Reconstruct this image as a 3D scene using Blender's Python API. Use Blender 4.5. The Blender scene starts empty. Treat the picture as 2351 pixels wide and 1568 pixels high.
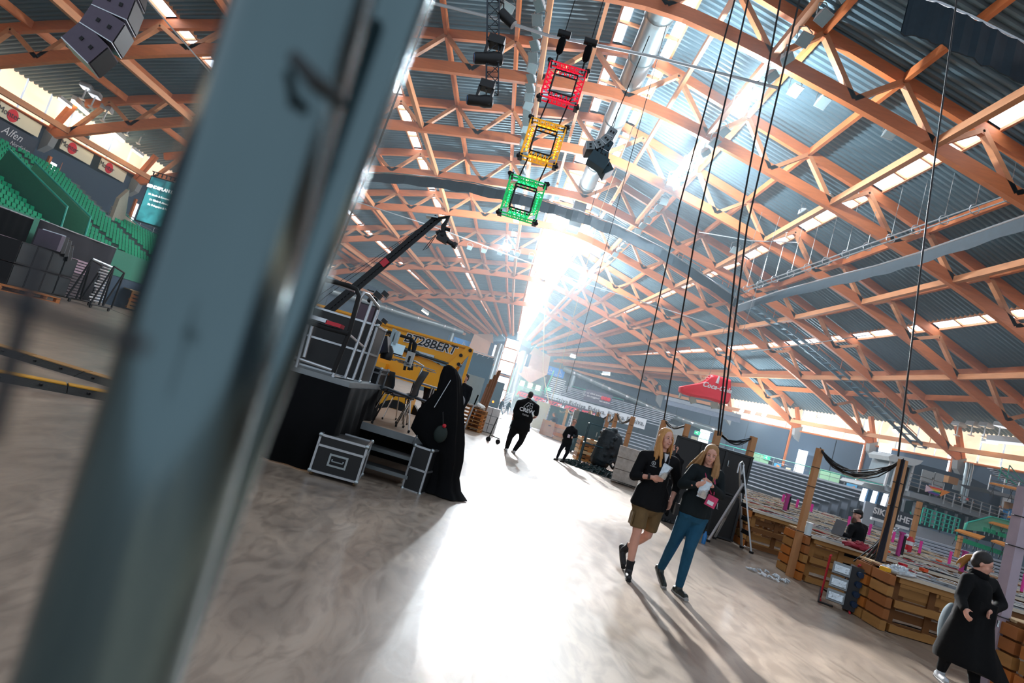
import bpy, bmesh, math, random
from mathutils import Vector, Matrix, Euler
random.seed(7)
V = Vector
sc = bpy.context.scene
COL = sc.collection
PI = math.pi

# ------------------------------------------------------------------ camera
F = 1350.0                      # focal length in pixels of the 2351 wide frame
ROLL = math.radians(16.7)
PITCH = math.atan(130 / F)
HC = 1.62
CX, CY = 1175.5, 784.0
cd = bpy.data.cameras.new('camera')
cam = bpy.data.objects.new('camera', cd)
COL.objects.link(cam)
cd.sensor_fit = 'HORIZONTAL'
cd.sensor_width = 36.0
cd.lens = 36.0 * F / 2351.0
cd.clip_start = 0.02
cd.clip_end = 500
_f = V((0, math.cos(PITCH), math.sin(PITCH)))
_z = V((0, -math.sin(PITCH), math.cos(PITCH)))
_x = V((1, 0, 0))
_r = math.cos(ROLL) * _x + math.sin(ROLL) * _z
_u = -math.sin(ROLL) * _x + math.cos(ROLL) * _z
mw = Matrix((( _r.x, _u.x, -_f.x, 0), (_r.y, _u.y, -_f.y, 0), (_r.z, _u.z, -_f.z, HC), (0, 0, 0, 1)))
cam.matrix_world = mw
cd.dof.use_dof = True
cd.dof.focus_distance = 11.0
cd.dof.aperture_fstop = cd.lens / 8.0
sc.camera = cam

# ------------------------------------------------------------------ view, sky, light
sc.view_settings.view_transform = 'Standard'
sc.view_settings.look = 'None'
sc.view_settings.gamma = 1.0
sc.view_settings.use_curve_mapping = False
sc.view_settings.exposure = 0.0
cy = sc.cycles
cy.max_bounces = 5
cy.diffuse_bounces = 3
cy.glossy_bounces = 3
cy.transmission_bounces = 4
cy.transparent_max_bounces = 8
cy.volume_bounces = 0
cy.caustics_reflective = False
cy.caustics_refractive = False
cy.sample_clamp_indirect = 4.0
cy.use_denoising = True
cy.use_light_tree = False
try:
    cy.denoiser = 'OPENIMAGEDENOISE'
except Exception:
    pass

w_ = bpy.data.worlds.new('sky')
sc.world = w_
w_.use_nodes = True
nt = w_.node_tree
bg = nt.nodes['Background']
bg.inputs[0].default_value = (0.72, 0.82, 0.95, 1)
bg.inputs[1].default_value = 0.85

def lamp(kind, name, loc, energy, color=(1, 1, 1), target=None, radius=0.3, spot=None, blend=0.3, vol=None):
    l = bpy.data.lights.new(name, kind)
    l.energy = energy
    l.color = color
    if kind in ('SPOT', 'POINT'):
        l.shadow_soft_size = radius
    if spot:
        l.spot_size = math.radians(spot)
        l.spot_blend = blend
    o = bpy.data.objects.new(name, l)
    COL.objects.link(o)
    o.location = loc
    if target is not None:
        o.rotation_euler = (V(target) - V(loc)).to_track_quat('-Z', 'Y').to_euler()
    return o

# low sun shining in through the glass ridge at the far end
sl = bpy.data.lights.new('sun', 'SUN'); sl.energy = 56.0; sl.color = (1.0, 0.93, 0.85); sl.angle = math.radians(1.6)
sun = bpy.data.objects.new('sun', sl); COL.objects.link(sun)
SUN_EL = math.radians(17.8); SUN_AZ = -0.022      # azimuth: x per metre of y towards the sun
sd_ = V((SUN_AZ, 1, math.tan(SUN_EL))).normalized()
sun.rotation_euler = sd_.to_track_quat('Z', 'Y').to_euler()

# ------------------------------------------------------------------ pixel <-> world (used to find real positions)
def ray(px, py):
    x = (px - CX) / F; y = -(py - CY) / F
    a = x * math.cos(ROLL) - y * math.sin(ROLL); b = x * math.sin(ROLL) + y * math.cos(ROLL)
    Y = math.cos(PITCH) - b * math.sin(PITCH); Z = math.sin(PITCH) + b * math.cos(PITCH)
    return (a / Y, 1.0, Z / Y)
def G(px, py, z=0.0):
    r = ray(px, py); t = (z - HC) / r[2]
    return V((r[0] * t, t, z))
def D(px, py, Y):
    r = ray(px, py)
    return V((r[0] * Y, Y, HC + r[2] * Y))

# ------------------------------------------------------------------ materials
def lin(h):
    h = h.lstrip('#')
    c = [int(h[i:i + 2], 16) / 255 for i in (0, 2, 4)]
    return tuple((x / 12.92 if x <= 0.04045 else ((x + 0.055) / 1.055) ** 2.4) for x in c)
MATS = {}
def mat(name, h, rough=0.6, metal=0.0, var=0.12, scale=6.0, bump=0.0, em=0.0, emc=None, alpha=1.0, trans=0.0, stretch=None, coat=0.0, coords='Object', spec=0.5):
    if name in MATS:
        return MATS[name]
    m = bpy.data.materials.new(name)
    m.use_nodes = True
    n = m.node_tree.nodes; l = m.node_tree.links
    b = n['Principled BSDF']
    c = lin(h) if isinstance(h, str) else h
    b.inputs['Roughness'].default_value = rough
    b.inputs['Metallic'].default_value = metal
    b.inputs['Specular IOR Level'].default_value = spec
    b.inputs['Coat Weight'].default_value = coat
    if trans: b.inputs['Transmission Weight'].default_value = trans
    if alpha < 1: b.inputs['Alpha'].default_value = alpha
    if em:
        b.inputs['Emission Color'].default_value = (*(lin(emc) if emc else c), 1)
        b.inputs['Emission Strength'].default_value = em
    if var > 0:
        tc = n.new('ShaderNodeTexCoord'); mp = n.new('ShaderNodeMapping'); nz = n.new('ShaderNodeTexNoise')
        if stretch: mp.inputs['Scale'].default_value = stretch
        nz.inputs['Scale'].default_value = scale; nz.inputs['Detail'].default_value = 3
        rp = n.new('ShaderNodeMapRange'); rp.inputs[3].default_value = 1 - var; rp.inputs[4].default_value = 1 + var
        mx = n.new('ShaderNodeVectorMath'); mx.operation = 'SCALE'
        mx.inputs[0].default_value = c
        l.new(tc.outputs[coords], mp.inputs[0]); l.new(mp.outputs[0], nz.inputs[0])
        l.new(nz.outputs[0], rp.inputs[0]); l.new(rp.outputs[0], mx.inputs['Scale']); l.new(mx.outputs[0], b.inputs['Base Color'])
        if bump:
            bp = n.new('ShaderNodeBump'); bp.inputs['Strength'].default_value = bump; bp.inputs['Distance'].default_value = 0.02
            l.new(nz.outputs[0], bp.inputs['Height']); l.new(bp.outputs[0], b.inputs['Normal'])
    else:
        b.inputs['Base Color'].default_value = (*c, 1)
    MATS[name] = m
    return m

# ------------------------------------------------------------------ mesh builder
class MB:
    def __init__(s): s.v = []; s.f = []; s.mi = []; s.m = 0
    def add(s, vs, fs):
        o = len(s.v); s.v += [tuple(v) for v in vs]
        for f in fs: s.f.append(tuple(i + o for i in f)); s.mi.append(s.m)
        return s
    def box(s, c, d, R=None):
        hx, hy, hz = d[0] / 2, d[1] / 2, d[2] / 2
        vs = [V((x, y, z)) for x in (-hx, hx) for y in (-hy, hy) for z in (-hz, hz)]
        if R is not None:
            if not isinstance(R, Matrix): R = Matrix.Rotation(R, 3, 'Z')
            vs = [R @ v for v in vs]
        c = V(c)
        return s.add([v + c for v in vs], [(0, 1, 3, 2), (4, 6, 7, 5), (0, 4, 5, 1), (2, 3, 7, 6), (0, 2, 6, 4), (1, 5, 7, 3)])
    def b2(s, a, b):
        return s.box([(a[i] + b[i]) / 2 for i in range(3)], [abs(b[i] - a[i]) for i in range(3)])
    def bar(s, p, q, w, h, up=(0, 0, 1)):
        p, q = V(p), V(q); d = (q - p); L = d.length
        if L < 1e-6: return s
        d /= L; up = V(up)
        if abs(d.dot(up)) > 0.98: up = V((1, 0, 0))
        r = d.cross(up).normalized(); u = r.cross(d)
        vs = [e + r * (sx * w / 2) + u * (sy * h / 2) for e in (p, q) for sx in (-1, 1) for sy in (-1, 1)]
        return s.add(vs, [(0, 1, 3, 2), (4, 6, 7, 5), (0, 4, 5, 1), (2, 3, 7, 6), (0, 2, 6, 4), (1, 5, 7, 3)])
    def chord(s, pts, w, h):
        """continuous beam through points, section upright"""
        pts = [V(p) for p in pts]; n = len(pts); vs = []
        for i, p in enumerate(pts):
            d = (pts[min(i + 1, n - 1)] - pts[max(i - 1, 0)]).normalized()
            r = d.cross(V((0, 0, 1)))
            r = r.normalized() if r.length > 1e-4 else V((1, 0, 0)); u = r.cross(d)
            vs += [p + r * (a * w / 2) + u * (b * h / 2) for a, b in ((-1, -1), (1, -1), (1, 1), (-1, 1))]
        fs = [(0, 3, 2, 1), tuple(4 * (n - 1) + k for k in range(4))]
        for i in range(n - 1):
            for k in range(4):
                a = 4 * i + k; b = 4 * i + (k + 1) % 4
                fs.append((a, b, b + 4, a + 4))
        return s.add(vs, fs)
    def path(s, pts, r, n=8, cap=True):
        pts = [V(p) for p in pts]; N = len(pts)
        rs = r if isinstance(r, (list, tuple)) else [r] * N
        vs = []; prev = None
        for i, p in enumerate(pts):
            d = (pts[min(i + 1, N - 1)] - pts[max(i - 1, 0)])
            d = d.normalized() if d.length > 1e-9 else V((0, 0, 1))
            if prev is None:
                a = V((0, 0, 1)) if abs(d.z) < 0.9 else V((1, 0, 0))
                e = d.cross(a).normalized()
            else:
                e = prev - d * prev.dot(d)
                e = e.normalized() if e.length > 1e-6 else d.orthogonal().normalized()
            prev = e; g = d.cross(e)
            for k in range(n):
                t = 2 * PI * k / n
                vs.append(p + (e * math.cos(t) + g * math.sin(t)) * rs[i])
        fs = []
        for i in range(N - 1):
            for k in range(n):
                a = i * n + k; b = i * n + (k + 1) % n
                fs.append((a, b, b + n, a + n))
        if cap:
            fs.append(tuple(range(n - 1, -1, -1))); fs.append(tuple((N - 1) * n + k for k in range(n)))
        return s.add(vs, fs)
    def tube(s, p, q, r, n=8): return s.path([p, q], r, n)
    def ball(s, c, r, n=10, m=6):
        r = (r, r, r) if not isinstance(r, (list, tuple)) else r
        vs = []; fs = []
        for j in range(1, m):
            for i in range(n):
                a = 2 * PI * i / n; b = PI * j / m
                vs.append((c[0] + r[0] * math.sin(b) * math.cos(a), c[1] + r[1] * math.sin(b) * math.sin(a), c[2] + r[2] * math.cos(b)))
        t = len(vs); vs += [(c[0], c[1], c[2] + r[2]), (c[0], c[1], c[2] - r[2])]
        for j in range(m - 2):
            for i in range(n):
                a = j * n + i; b = j * n + (i + 1) % n
                fs.append((a, a + n, b + n, b))
        for i in range(n):
            fs.append((t, i, (i + 1) % n)); fs.append((t + 1, (m - 2) * n + (i + 1) % n, (m - 2) * n + i))
        return s.add(vs, fs)
    def prism(s, poly, a, b, ax=1):
        """poly: 2D points (x,z) extruded along y from a to b (ax=1); ax=0: (y,z) along x; ax=2: (x,y) along z"""
        def P(p, t): return (p[0], t, p[1]) if ax == 1 else ((t, p[0], p[1]) if ax == 0 else (p[0], p[1], t))
        n = len(poly)
        vs = [P(p, a) for p in poly] + [P(p, b) for p in poly]
        fs = [tuple(range(n)), tuple(range(2 * n - 1, n - 1, -1))] + [(i, (i + 1) % n, (i + 1) % n + n, i + n) for i in range(n)]
        return s.add(vs, fs)
    def mesh(s, name, mats, smooth=False):
        me = bpy.data.meshes.new(name)
        me.from_pydata(s.v, [], s.f)
        for m in (mats if isinstance(mats, (list, tuple)) else [mats]): me.materials.append(m)
        if any(s.mi): me.polygons.foreach_set('material_index', s.mi)
        bm = bmesh.new(); bm.from_mesh(me); bmesh.ops.recalc_face_normals(bm, faces=bm.faces); bm.to_mesh(me); bm.free()
        if smooth:
            me.polygons.foreach_set('use_smooth', [True] * len(me.polygons))
            try: me.set_sharp_from_angle(angle=math.radians(40))
            except Exception: pass
        me.update()
        return me
    def build(s, name, mats, parent=None, smooth=False):
        return link(name, s.mesh(name, mats, smooth), parent)

def link(name, me, parent=None, loc=None, rz=0):
    o = bpy.data.objects.new(name, me); COL.objects.link(o)
    if parent is not None: o.parent = parent
    if loc is not None: o.location = loc
    if rz: o.rotation_euler = (0, 0, rz)
    return o
def tag(o, label=None, cat=None, group=None, kind=None):
    if label: o['label'] = label
    if cat: o['category'] = cat
    if group: o['group'] = group
    if kind: o['kind'] = kind
    return o
def thing(name, label, cat, loc=(0, 0, 0), rz=0, group=None, kind=None):
    o = bpy.data.objects.new(name, None); COL.objects.link(o)
    o.empty_display_size = 0.2
    o.location = loc; o.rotation_euler = (0, 0, rz)
    return tag(o, label, cat, group, kind)
def struct(name, mb, m, smooth=False):
    return tag(mb.build(name, m, None, smooth), kind='structure')
KIDS = {}
def copy_tree(o, parent=None):
    c = o.copy(); COL.objects.link(c)
    if parent is not None: c.parent = parent
    for ch in o.children: copy_tree(ch, c)
    return c
def dup(root, loc, rz=None, label=None, group=None, scale=None):
    c = copy_tree(root); c.location = loc
    if rz is not None: c.rotation_euler = (0, 0, rz)
    if label: c['label'] = label
    if group: c['group'] = group
    if scale: c.scale = scale if isinstance(scale, (tuple, list)) else (scale,) * 3
    return c
def text_mesh(body, size, m, depth=0.002, shear=0, bold=0.0, spacing=1.0, align='CENTER'):
    cu = bpy.data.curves.new('lettering', 'FONT')
    cu.body = body; cu.size = size; cu.extrude = depth; cu.shear = shear; cu.offset = bold; cu.space_character = spacing
    cu.align_x = align; cu.align_y = 'CENTER'; cu.resolution_u = 3
    o = bpy.data.objects.new('tmp', cu); COL.objects.link(o)
    dg = bpy.context.evaluated_depsgraph_get()
    me = bpy.data.meshes.new_from_object(o.evaluated_get(dg))
    bpy.data.objects.remove(o); me.materials.clear(); me.materials.append(m)
    return me
def put_text(body, size, m, parent, pos, xdir, up=(0, 0, 1), **k):
    """lettering whose reading direction is xdir and top is up, in the parent's frame"""
    me = text_mesh(body, size, m, **k)
    x = V(xdir).normalized(); u = V(up); u = (u - x * u.dot(x)).normalized(); nrm = x.cross(u)
    R = Matrix((x, u, nrm)).transposed().to_4x4()
    me.transform(Matrix.Translation(V(pos)) @ R)
    return link('lettering', me, parent)

# ------------------------------------------------------------------ palette
wood = mat('glulam_timber', '#c9733f', 0.55, var=0.22, scale=1.2, bump=0.1, stretch=(1, 1, 6))
wood_l = mat('glulam_timber_pale', '#cd8c5f', 0.6, var=0.2, scale=1.0, stretch=(1, 1, 6))
deck_m = mat('corrugated_steel_deck', '#66808c', 0.5, 0.35, var=0.15, scale=0.2)
wall_m = mat('blue_grey_wall_panel', '#35495c', 0.75, var=0.1, scale=0.3)
steel = mat('galvanised_steel', '#a9b3b5', 0.32, 0.9, var=0.15, scale=9)
alu = mat('aluminium', '#c3c8cc', 0.3, 0.9, var=0.08)
duct_m = mat('spiral_duct_metal', '#9fb0b6', 0.35, 0.7, var=0.1, scale=2, stretch=(1, 6, 1))
black = mat('black_metal', '#0d0f12', 0.45, 0.3, var=0.1)
blackcloth = mat('black_molton_cloth', '#0a0b0d', 0.95, var=0.35, scale=4, bump=0.25, spec=0.15)
blackplastic = mat('black_plastic', '#121417', 0.5, var=0.1)
rubber = mat('black_rubber', '#0b0b0c', 0.8, var=0.1)
white = mat('white_paint', '#dfe3e6', 0.5, var=0.04)
glow_sky = mat('daylight_panel', '#ffffff', 0.5, var=0, em=7.5, emc='#dfeeff')
glow_ridge = mat('ridge_glass_daylight', '#ffffff', 0.5, var=0, em=22.0, emc='#eef6ff')
green_seat = mat('green_seat_plastic', '#0c9267', 0.6, var=0.12, scale=1.5, spec=.2)
green_rail = mat('turquoise_rail_paint', '#27a894', 0.4, var=0.05)
concrete = mat('grey_concrete', '#8b8f90', 0.8, var=0.12, scale=0.8)
pine = mat('pine_plank', '#a8783f', 0.65, var=0.25, scale=3, stretch=(1, 1, 5))
pine2 = mat('pine_plank_dark', '#74491f', 0.7, var=0.25, scale=3, stretch=(1, 1, 5))
pine3 = mat('pine_plank_pale', '#c3a57c', 0.65, var=0.2, scale=3)
red_m = mat('red_plastic', '#c1142a', 0.35, var=0.06)

# =================================================================== SHELL
def interp(kn, q):
    q = abs(q)
    for (a, za), (b, zb) in zip(kn, kn[1:]):
        if q <= b: return za + (zb - za) * (q - a) / (b - a)
    return kn[-1][1]
ROOF = [(0, 26.3), (6, 25.0), (14, 23.0), (19, 21.7), (25, 19.6), (31.5, 17.2), (37, 15.2), (43, 12.3), (46, 11)]
LOWC = [(0, 22.9), (5.8, 22.0), (14.7, 20.2), (23.6, 17.9), (30.5, 15.3), (37, 12.4), (41.4, 10.2), (43, 9.3), (46, 8)]
def smoothk(kn):            # round the knots a little by sampling and averaging
    S = [(i * 0.5, sum(interp(kn, max(0, i * 0.5 + d)) for d in (-3, -1.5, 0, 1.5, 3)) / 5) for i in range(0, 93)]
    return S
ROOF_S = smoothk(ROOF); LOW_S = smoothk(LOWC)
ROOF_S = [(q, z + (interp(ROOF, 0) - ROOF_S[0][1]) * max(0, 1 - q / 6)) for q, z in ROOF_S]
Y0, LEN, ZE, HALF = 35.0, 66.0, 9.5, 43.0
def wf(Y):
    return 1.0 if Y < Y0 else math.sqrt(max(0.0025, 1 - ((Y - Y0) / LEN) ** 2))
def x0(Y): return 2.6 - 1.5 * min(1, max(0, (Y - 55) / 45))
def surf(kn, q, Y, dz=0.0):
    w = wf(Y); z = interp(kn, q)
    return V((x0(Y) + q * w, Y, ZE + (z - ZE) * w - 0.028 * q * w + (0.0003 * q * q * w if q < 0 else 0) + dz))
def roofp(q, Y, dz=0.0): return surf(ROOF_S, q, Y, dz)
def lowp(q, Y, dz=0.0): return surf(LOW_S, q, Y, dz)
def ring(t, r=0.0, z=0.0):
    """t in degrees from the far end (0) to the right side (90) or left (-90); beyond that straight towards the camera"""
    a = math.radians(max(-90, min(90, t)))
    Y = Y0 + (LEN - r) * math.cos(a)
    X = x0(min(Y, 100)) + (HALF - r) * math.sin(a)
    if abs(t) > 90: Y -= (abs(t) - 90) * 1.0
    return V((X, Y, z))

# floor -------------------------------------------------------------
fm = bpy.data.materials.new('polished_concrete_floor'); fm.use_nodes = True
n = fm.node_tree.nodes; l = fm.node_tree.links; b = n['Principled BSDF']
tc = n.new('ShaderNodeTexCoord'); mp = n.new('ShaderNodeMapping'); mp.inputs['Scale'].default_value = (1, 0.5, 1); mp.inputs['Rotation'].default_value = (0, 0, 0.5)
n1 = n.new('ShaderNodeTexNoise'); n1.inputs['Scale'].default_value = 0.9; n1.inputs['Detail'].default_value = 8; n1.inputs['Distortion'].default_value = 2.2
n2 = n.new('ShaderNodeTexNoise'); n2.inputs['Scale'].default_value = 7; n2.inputs['Detail'].default_value = 6; n2.inputs['Distortion'].default_value = 3
mp2 = n.new('ShaderNodeMapping'); mp2.inputs['Scale'].default_value = (.55, 0.22, 1); mp2.inputs['Rotation'].default_value = (0, 0, 0.9)
cr = n.new('ShaderNodeValToRGB'); cr.color_ramp.elements[0].position = 0.3; cr.color_ramp.elements[1].position = 0.72
cr.color_ramp.elements[0].color = (*lin('#776a5e'), 1); cr.color_ramp.elements[1].color = (*lin('#a08f7e'), 1)
mx = n.new('ShaderNodeMix'); mx.data_type = 'RGBA'; mx.blend_type = 'MULTIPLY'; mx.inputs[0].default_value = 0.42
rr = n.new('ShaderNodeMapRange'); rr.inputs[3].default_value = 0.24; rr.inputs[4].default_value = 0.46
cr2 = n.new('ShaderNodeValToRGB'); cr2.color_ramp.elements[0].position = 0.36; cr2.color_ramp.elements[1].position = 0.56
cr2.color_ramp.elements[0].color = (0.36, 0.35, 0.36, 1); cr2.color_ramp.elements[1].color = (1, 1, 1, 1)
bp = n.new('ShaderNodeBump'); bp.inputs['Strength'].default_value = 0.10; bp.inputs['Distance'].default_value = 0.01
l.new(tc.outputs['Object'], mp.inputs[0]); l.new(mp.outputs[0], n1.inputs[0]); l.new(tc.outputs['Object'], mp2.inputs[0]); l.new(mp2.outputs[0], n2.inputs[0])
l.new(n1.outputs[0], cr.inputs[0]); l.new(n2.outputs[0], cr2.inputs[0]); l.new(cr.outputs[0], mx.inputs[6]); l.new(cr2.outputs[0], mx.inputs[7]); l.new(mx.outputs[2], b.inputs['Base Color'])
l.new(n2.outputs[0], rr.inputs[0]); l.new(rr.outputs[0], b.inputs['Roughness']); l.new(n2.outputs[0], bp.inputs['Height']); l.new(bp.outputs[0], b.inputs['Normal'])
b.inputs['Specular IOR Level'].default_value = 0.6
mb = MB(); mb.b2((-60, -6, -0.3), (60, 112, 0)); struct('floor', mb, fm)

# roof deck, corrugated, with slots left for the skylights -----------
QS = [-43, -40, -37, -34, -30.2, -29.3, -26, -23, -20, -17.8, -16.9, -13.5, -10, -6, -3.2, -2.0, -1.3, 1.3, 2.0, 3.2, 6, 10, 13.5, 16.9, 17.8, 20, 23, 26, 29.3, 30.2, 34, 37, 40, 43]
SLOT = {(-30.2, -29.3), (-17.8, -16.9), (-2.0, 2.0), (16.9, 17.8), (29.3, 30.2)}
SKIP = SLOT | {(-2.0, -1.3), (1.3, 2.0)}
mb = MB(); YA, YB, PITCHY = 8.0, 100.6, 0.42
for (qa, qb) in zip(QS, QS[1:]):
    if (qa, qb) in SKIP: continue
    vs = []; Y = YA
    if (qa, qb) == (-1.3, 1.3): pass
    YE_ = 63.6 if (qa, qb) in ((-3.2, -2.0), (2.0, 3.2)) else (52.2 if (qa, qb) == (-1.3, 1.3) else YB)
    while Y < YE_:
        for dy, dz in ((0, 0), (0.14, 0), (0.21, 0.13), (0.35, 0.13)):
            yy = min(Y + dy, YB)
            vs += [roofp(qa, yy, dz), roofp(qb, yy, dz)]
        Y += PITCHY
    mb.add(vs, [(2 * i, 2 * i + 1, 2 * i + 3, 2 * i + 2) for i in range(len(vs) // 2 - 1)])
struct('ceiling', mb, deck_m)
# clear far end of the ridge glazing: lets the sun through, with the sky's brightness added as glow
ridge_glass = bpy.data.materials.new('ridge_glass'); ridge_glass.use_nodes = True
_n = ridge_glass.node_tree.nodes; _l = ridge_glass.node_tree.links; _n.clear()
_t = _n.new('ShaderNodeBsdfTransparent'); _e = _n.new('ShaderNodeEmission'); _a = _n.new('ShaderNodeAddShader'); _o = _n.new('ShaderNodeOutputMaterial')
_t.inputs[0].default_value = (.85, .9, .95, 1); _e.inputs[0].default_value = (.86, .94, 1, 1); _e.inputs[1].default_value = 6.5
_l.new(_t.outputs[0], _a.inputs[0]); _l.new(_e.outputs[0], _a.inputs[1]); _l.new(_a.outputs[0], _o.inputs['Surface'])
# skylight panes
TY = [18.7 + 9 * k for k in range(10)]   # truss lines 18.7 ... 99.7
for idx, (qa, qb) in enumerate(sorted(SLOT)):
    root = thing('trim_%d' % (idx + 1), None, None, kind='structure')
    big = qa == -2.0; qa0, qb0 = qa, qb
    for Yk in [9.7] + TY[:-1]:
        for h in range(4):
            ya = Yk + h * 2.25 + 0.08; yb = ya + 2.09
            if yb > 100.5: continue
            if big: qa, qb = (-3.2, 3.2) if ya > 63.5 else (qa0, qb0)  # far panes widened so the sun strip on the floor is broader
            for (qa, qb) in (((-2.0, -1.3), (1.3, 2.0)) if big and ya < 51.5 else ((qa, qb),)):
              m_ = MB()
              m_.add([roofp(qa + .05, ya, .12), roofp(qb - .05, ya, .12), roofp(qb - .05, yb, .12), roofp(qa + .05, yb, .12), roofp(qa + .05, ya, .2), roofp(qb - .05, ya, .2), roofp(qb - .05, yb, .2), roofp(qa + .05, yb, .2)],
                   [(0, 1, 2, 3), (7, 6, 5, 4), (0, 4, 5, 1), (1, 5, 6, 2), (2, 6, 7, 3), (3, 7, 4, 0)])
              m_.build('pane', ridge_glass if (big and ya > 63.5) else glow_sky, root)
    m_ = MB(); qa, qb = qa0, qb0
    for q in (qa, qb): m_.chord([roofp(q, Y, 0.1) for Y in range(9, 101, 3)], 0.14, 0.28)
    for Yk in [9.7] + TY[:-1]:
        for h in range(5):
            yy = Yk + h * 2.25
            if yy < 100.4: m_.bar(roofp(qa, yy, .1), roofp(qb, yy, .1), 0.14, 0.2)
    m_.build('frame', wood_l, root)

# trusses --------------------------------------------------------------
LN = [0] + [5.8 + 4.45 * k for k in range(9)]
BN = sorted([-q for q in LN if q > 0] + LN)
for k, Yt in enumerate(TY[:-1]):
    root = thing('trim_%d' % (k + 10), None, None, loc=(0, 0, 0), kind='structure')
    qq = [i * 1.0 for i in range(-43, 44)]
    lo = MB(); lo.chord([lowp(q, Yt) for q in qq[::2] + [43]], 0.34, 0.72); lo.build('bottom_chord', wood, root)
    up = MB(); up.chord([roofp(q, Yt, -0.45) for q in qq[2:-2:2]], 0.32, 0.62); up.build('top_chord', wood, root)
    for a, b_ in zip(BN, BN[1:]):
        t = (a + b_) / 2
        for e in (a, b_):
            p, q_ = lowp(e, Yt), roofp(t, Yt, -0.5)
            if (q_ - p).length < 1.0 or abs(t) > 40.5: continue
            w = MB(); w.bar(p, q_, 0.26, 0.34, (0, 1, 0)); w.build('web', wood_l, root)
    for sgn in (-1, 1):
        f = lowp(43 * sgn, Yt); e = roofp(40.5 * sgn, Yt, -0.4)
        w = MB(); w.bar(f, roofp(41.8 * sgn, Yt, -.3), 0.34, 0.5, (0, 1, 0)); w.build('web', wood, root)
        m_ = MB()   # concrete corbel under the foot
        d = V((-sgn, 0, 0)); c = f + V((0, 0, -.35))
        m_.prism([(c.x - sgn * .7, c.z + .3), (c.x + sgn * .2, c.z + .75), (c.x + sgn * 1.3, c.z + .7), (c.x + sgn * 1.3, c.z - 1.9), (c.x + sgn * .9, c.z - 2.0), (c.x - sgn * .6, c.z - .5)], Yt - .32, Yt + .32)
        m_.build('corbel', concrete, root)
# purlins
PR = [(q, 'low') for q in (-41.4, -32.5, -23.6, -14.7, -5.8, 5.8, 14.7, 23.6, 32.5, 41.4)] + [(q, 'top') for q in (-38, -34.7, -25.8, -21.3, -12.5, -8.0, 8.0, 12.5, 21.3, 25.8, 34.7, 38)] + [(q, 'rid') for q in (-2.9, 2.9)]
for i, (q, kd) in enumerate(PR):
    m_ = MB(); ys = [9.7] + TY
    ys = [min(y, 99.4) for y in ys]
    fn = (lambda y: lowp(q, y, 0.05)) if kd == 'low' else ((lambda y: roofp(q, y, -0.35)) if kd == 'top' else (lambda y: lowp(q, y, 0.9)))
    m_.chord([fn(y) for y in ys], 0.22 if kd != 'low' else 0.3, 0.5 if kd == 'top' else 0.42)
    struct('trim_%d' % (30 + i), m_, wood_l if kd != 'top' else wood)
# fan rafters converging on the prow of the far end
for i, q in enumerate((-36, -28, -20, -12, 12, 20, 28, 36)):
    m_ = MB(); m_.chord([roofp(q, 78, -.6), roofp(q, 84, -.6), roofp(q, 90, -.6), roofp(q, 95, -.6), roofp(q * .9, 99.6, -.7)], .22, .4)
    struct('trim_%d' % (70 + i), m_, wood)

# outer wall -------------------------------------------------------------
def wall_piece(name, t0, t1, z0, z1, m, r=0.0, thick=0.3, step=2.0):
    m_ = MB(); n_ = max(1, int(abs(t1 - t0) / step)); vs = []
    for i in range(n_ + 1):
        t = t0 + (t1 - t0) * i / n_
        for rr_ in (r, r - thick):
            for z in (z0, z1): vs.append(ring(t, rr_, z))
    fs = []
    for i in range(n_):
        a = 4 * i
        fs += [(a, a + 1, a + 5, a + 4), (a + 2, a + 6, a + 7, a + 3), (a + 1, a + 3, a + 7, a + 5), (a, a + 4, a + 6, a + 2)]
    fs += [(0, 2, 3, 1), (4 * n_, 4 * n_ + 1, 4 * n_ + 3, 4 * n_ + 2)]
    return m_.add(vs, fs)
def roof_z(t, r=0.0):
    p = ring(t, r); w = wf(p.y)
    q = (p.x - x0(p.y)) / w
    return roofp(max(-43, min(43, q)), min(p.y, 100.5)).z
for nm, a, b_ in (('wall_left', -130, -42), ('wall_far', -42, 42), ('wall_right', 42, 130)):
    vs = []; n_ = int(abs(b_ - a) / 2); 
    for i in range(n_ + 1):
        t = a + (b_ - a) * i / n_
        zt = 11.7 if t < -42 else (8.2 if t > 42 else 14.0)
        if abs(t) <= 42: zt = max(8.0, roof_z(t, .3) + .3)
        for rr_ in (0, -.3):
            for z in (0, zt): vs.append(ring(t, rr_, z))
    m_ = MB(); fs = []
    for i in range(n_):
        k = 4 * i; fs += [(k, k + 1, k + 5, k + 4), (k + 2, k + 6, k + 7, k + 3), (k + 1, k + 3, k + 7, k + 5)]
    m_.add(vs, fs); struct(nm, m_, wall_m)
# vertical joints of the wall cladding
m_ = MB()
for t in [x * 6 for x in range(-20, 21)]:
    if abs(t) < 9: continue
    p = ring(t, .02, 0); m_.box((p.x, p.y, 4), (.08, .08, 8))
struct('trim_80', m_, mat('joint_dark', '#1f2c3a', .8, var=0))
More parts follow.
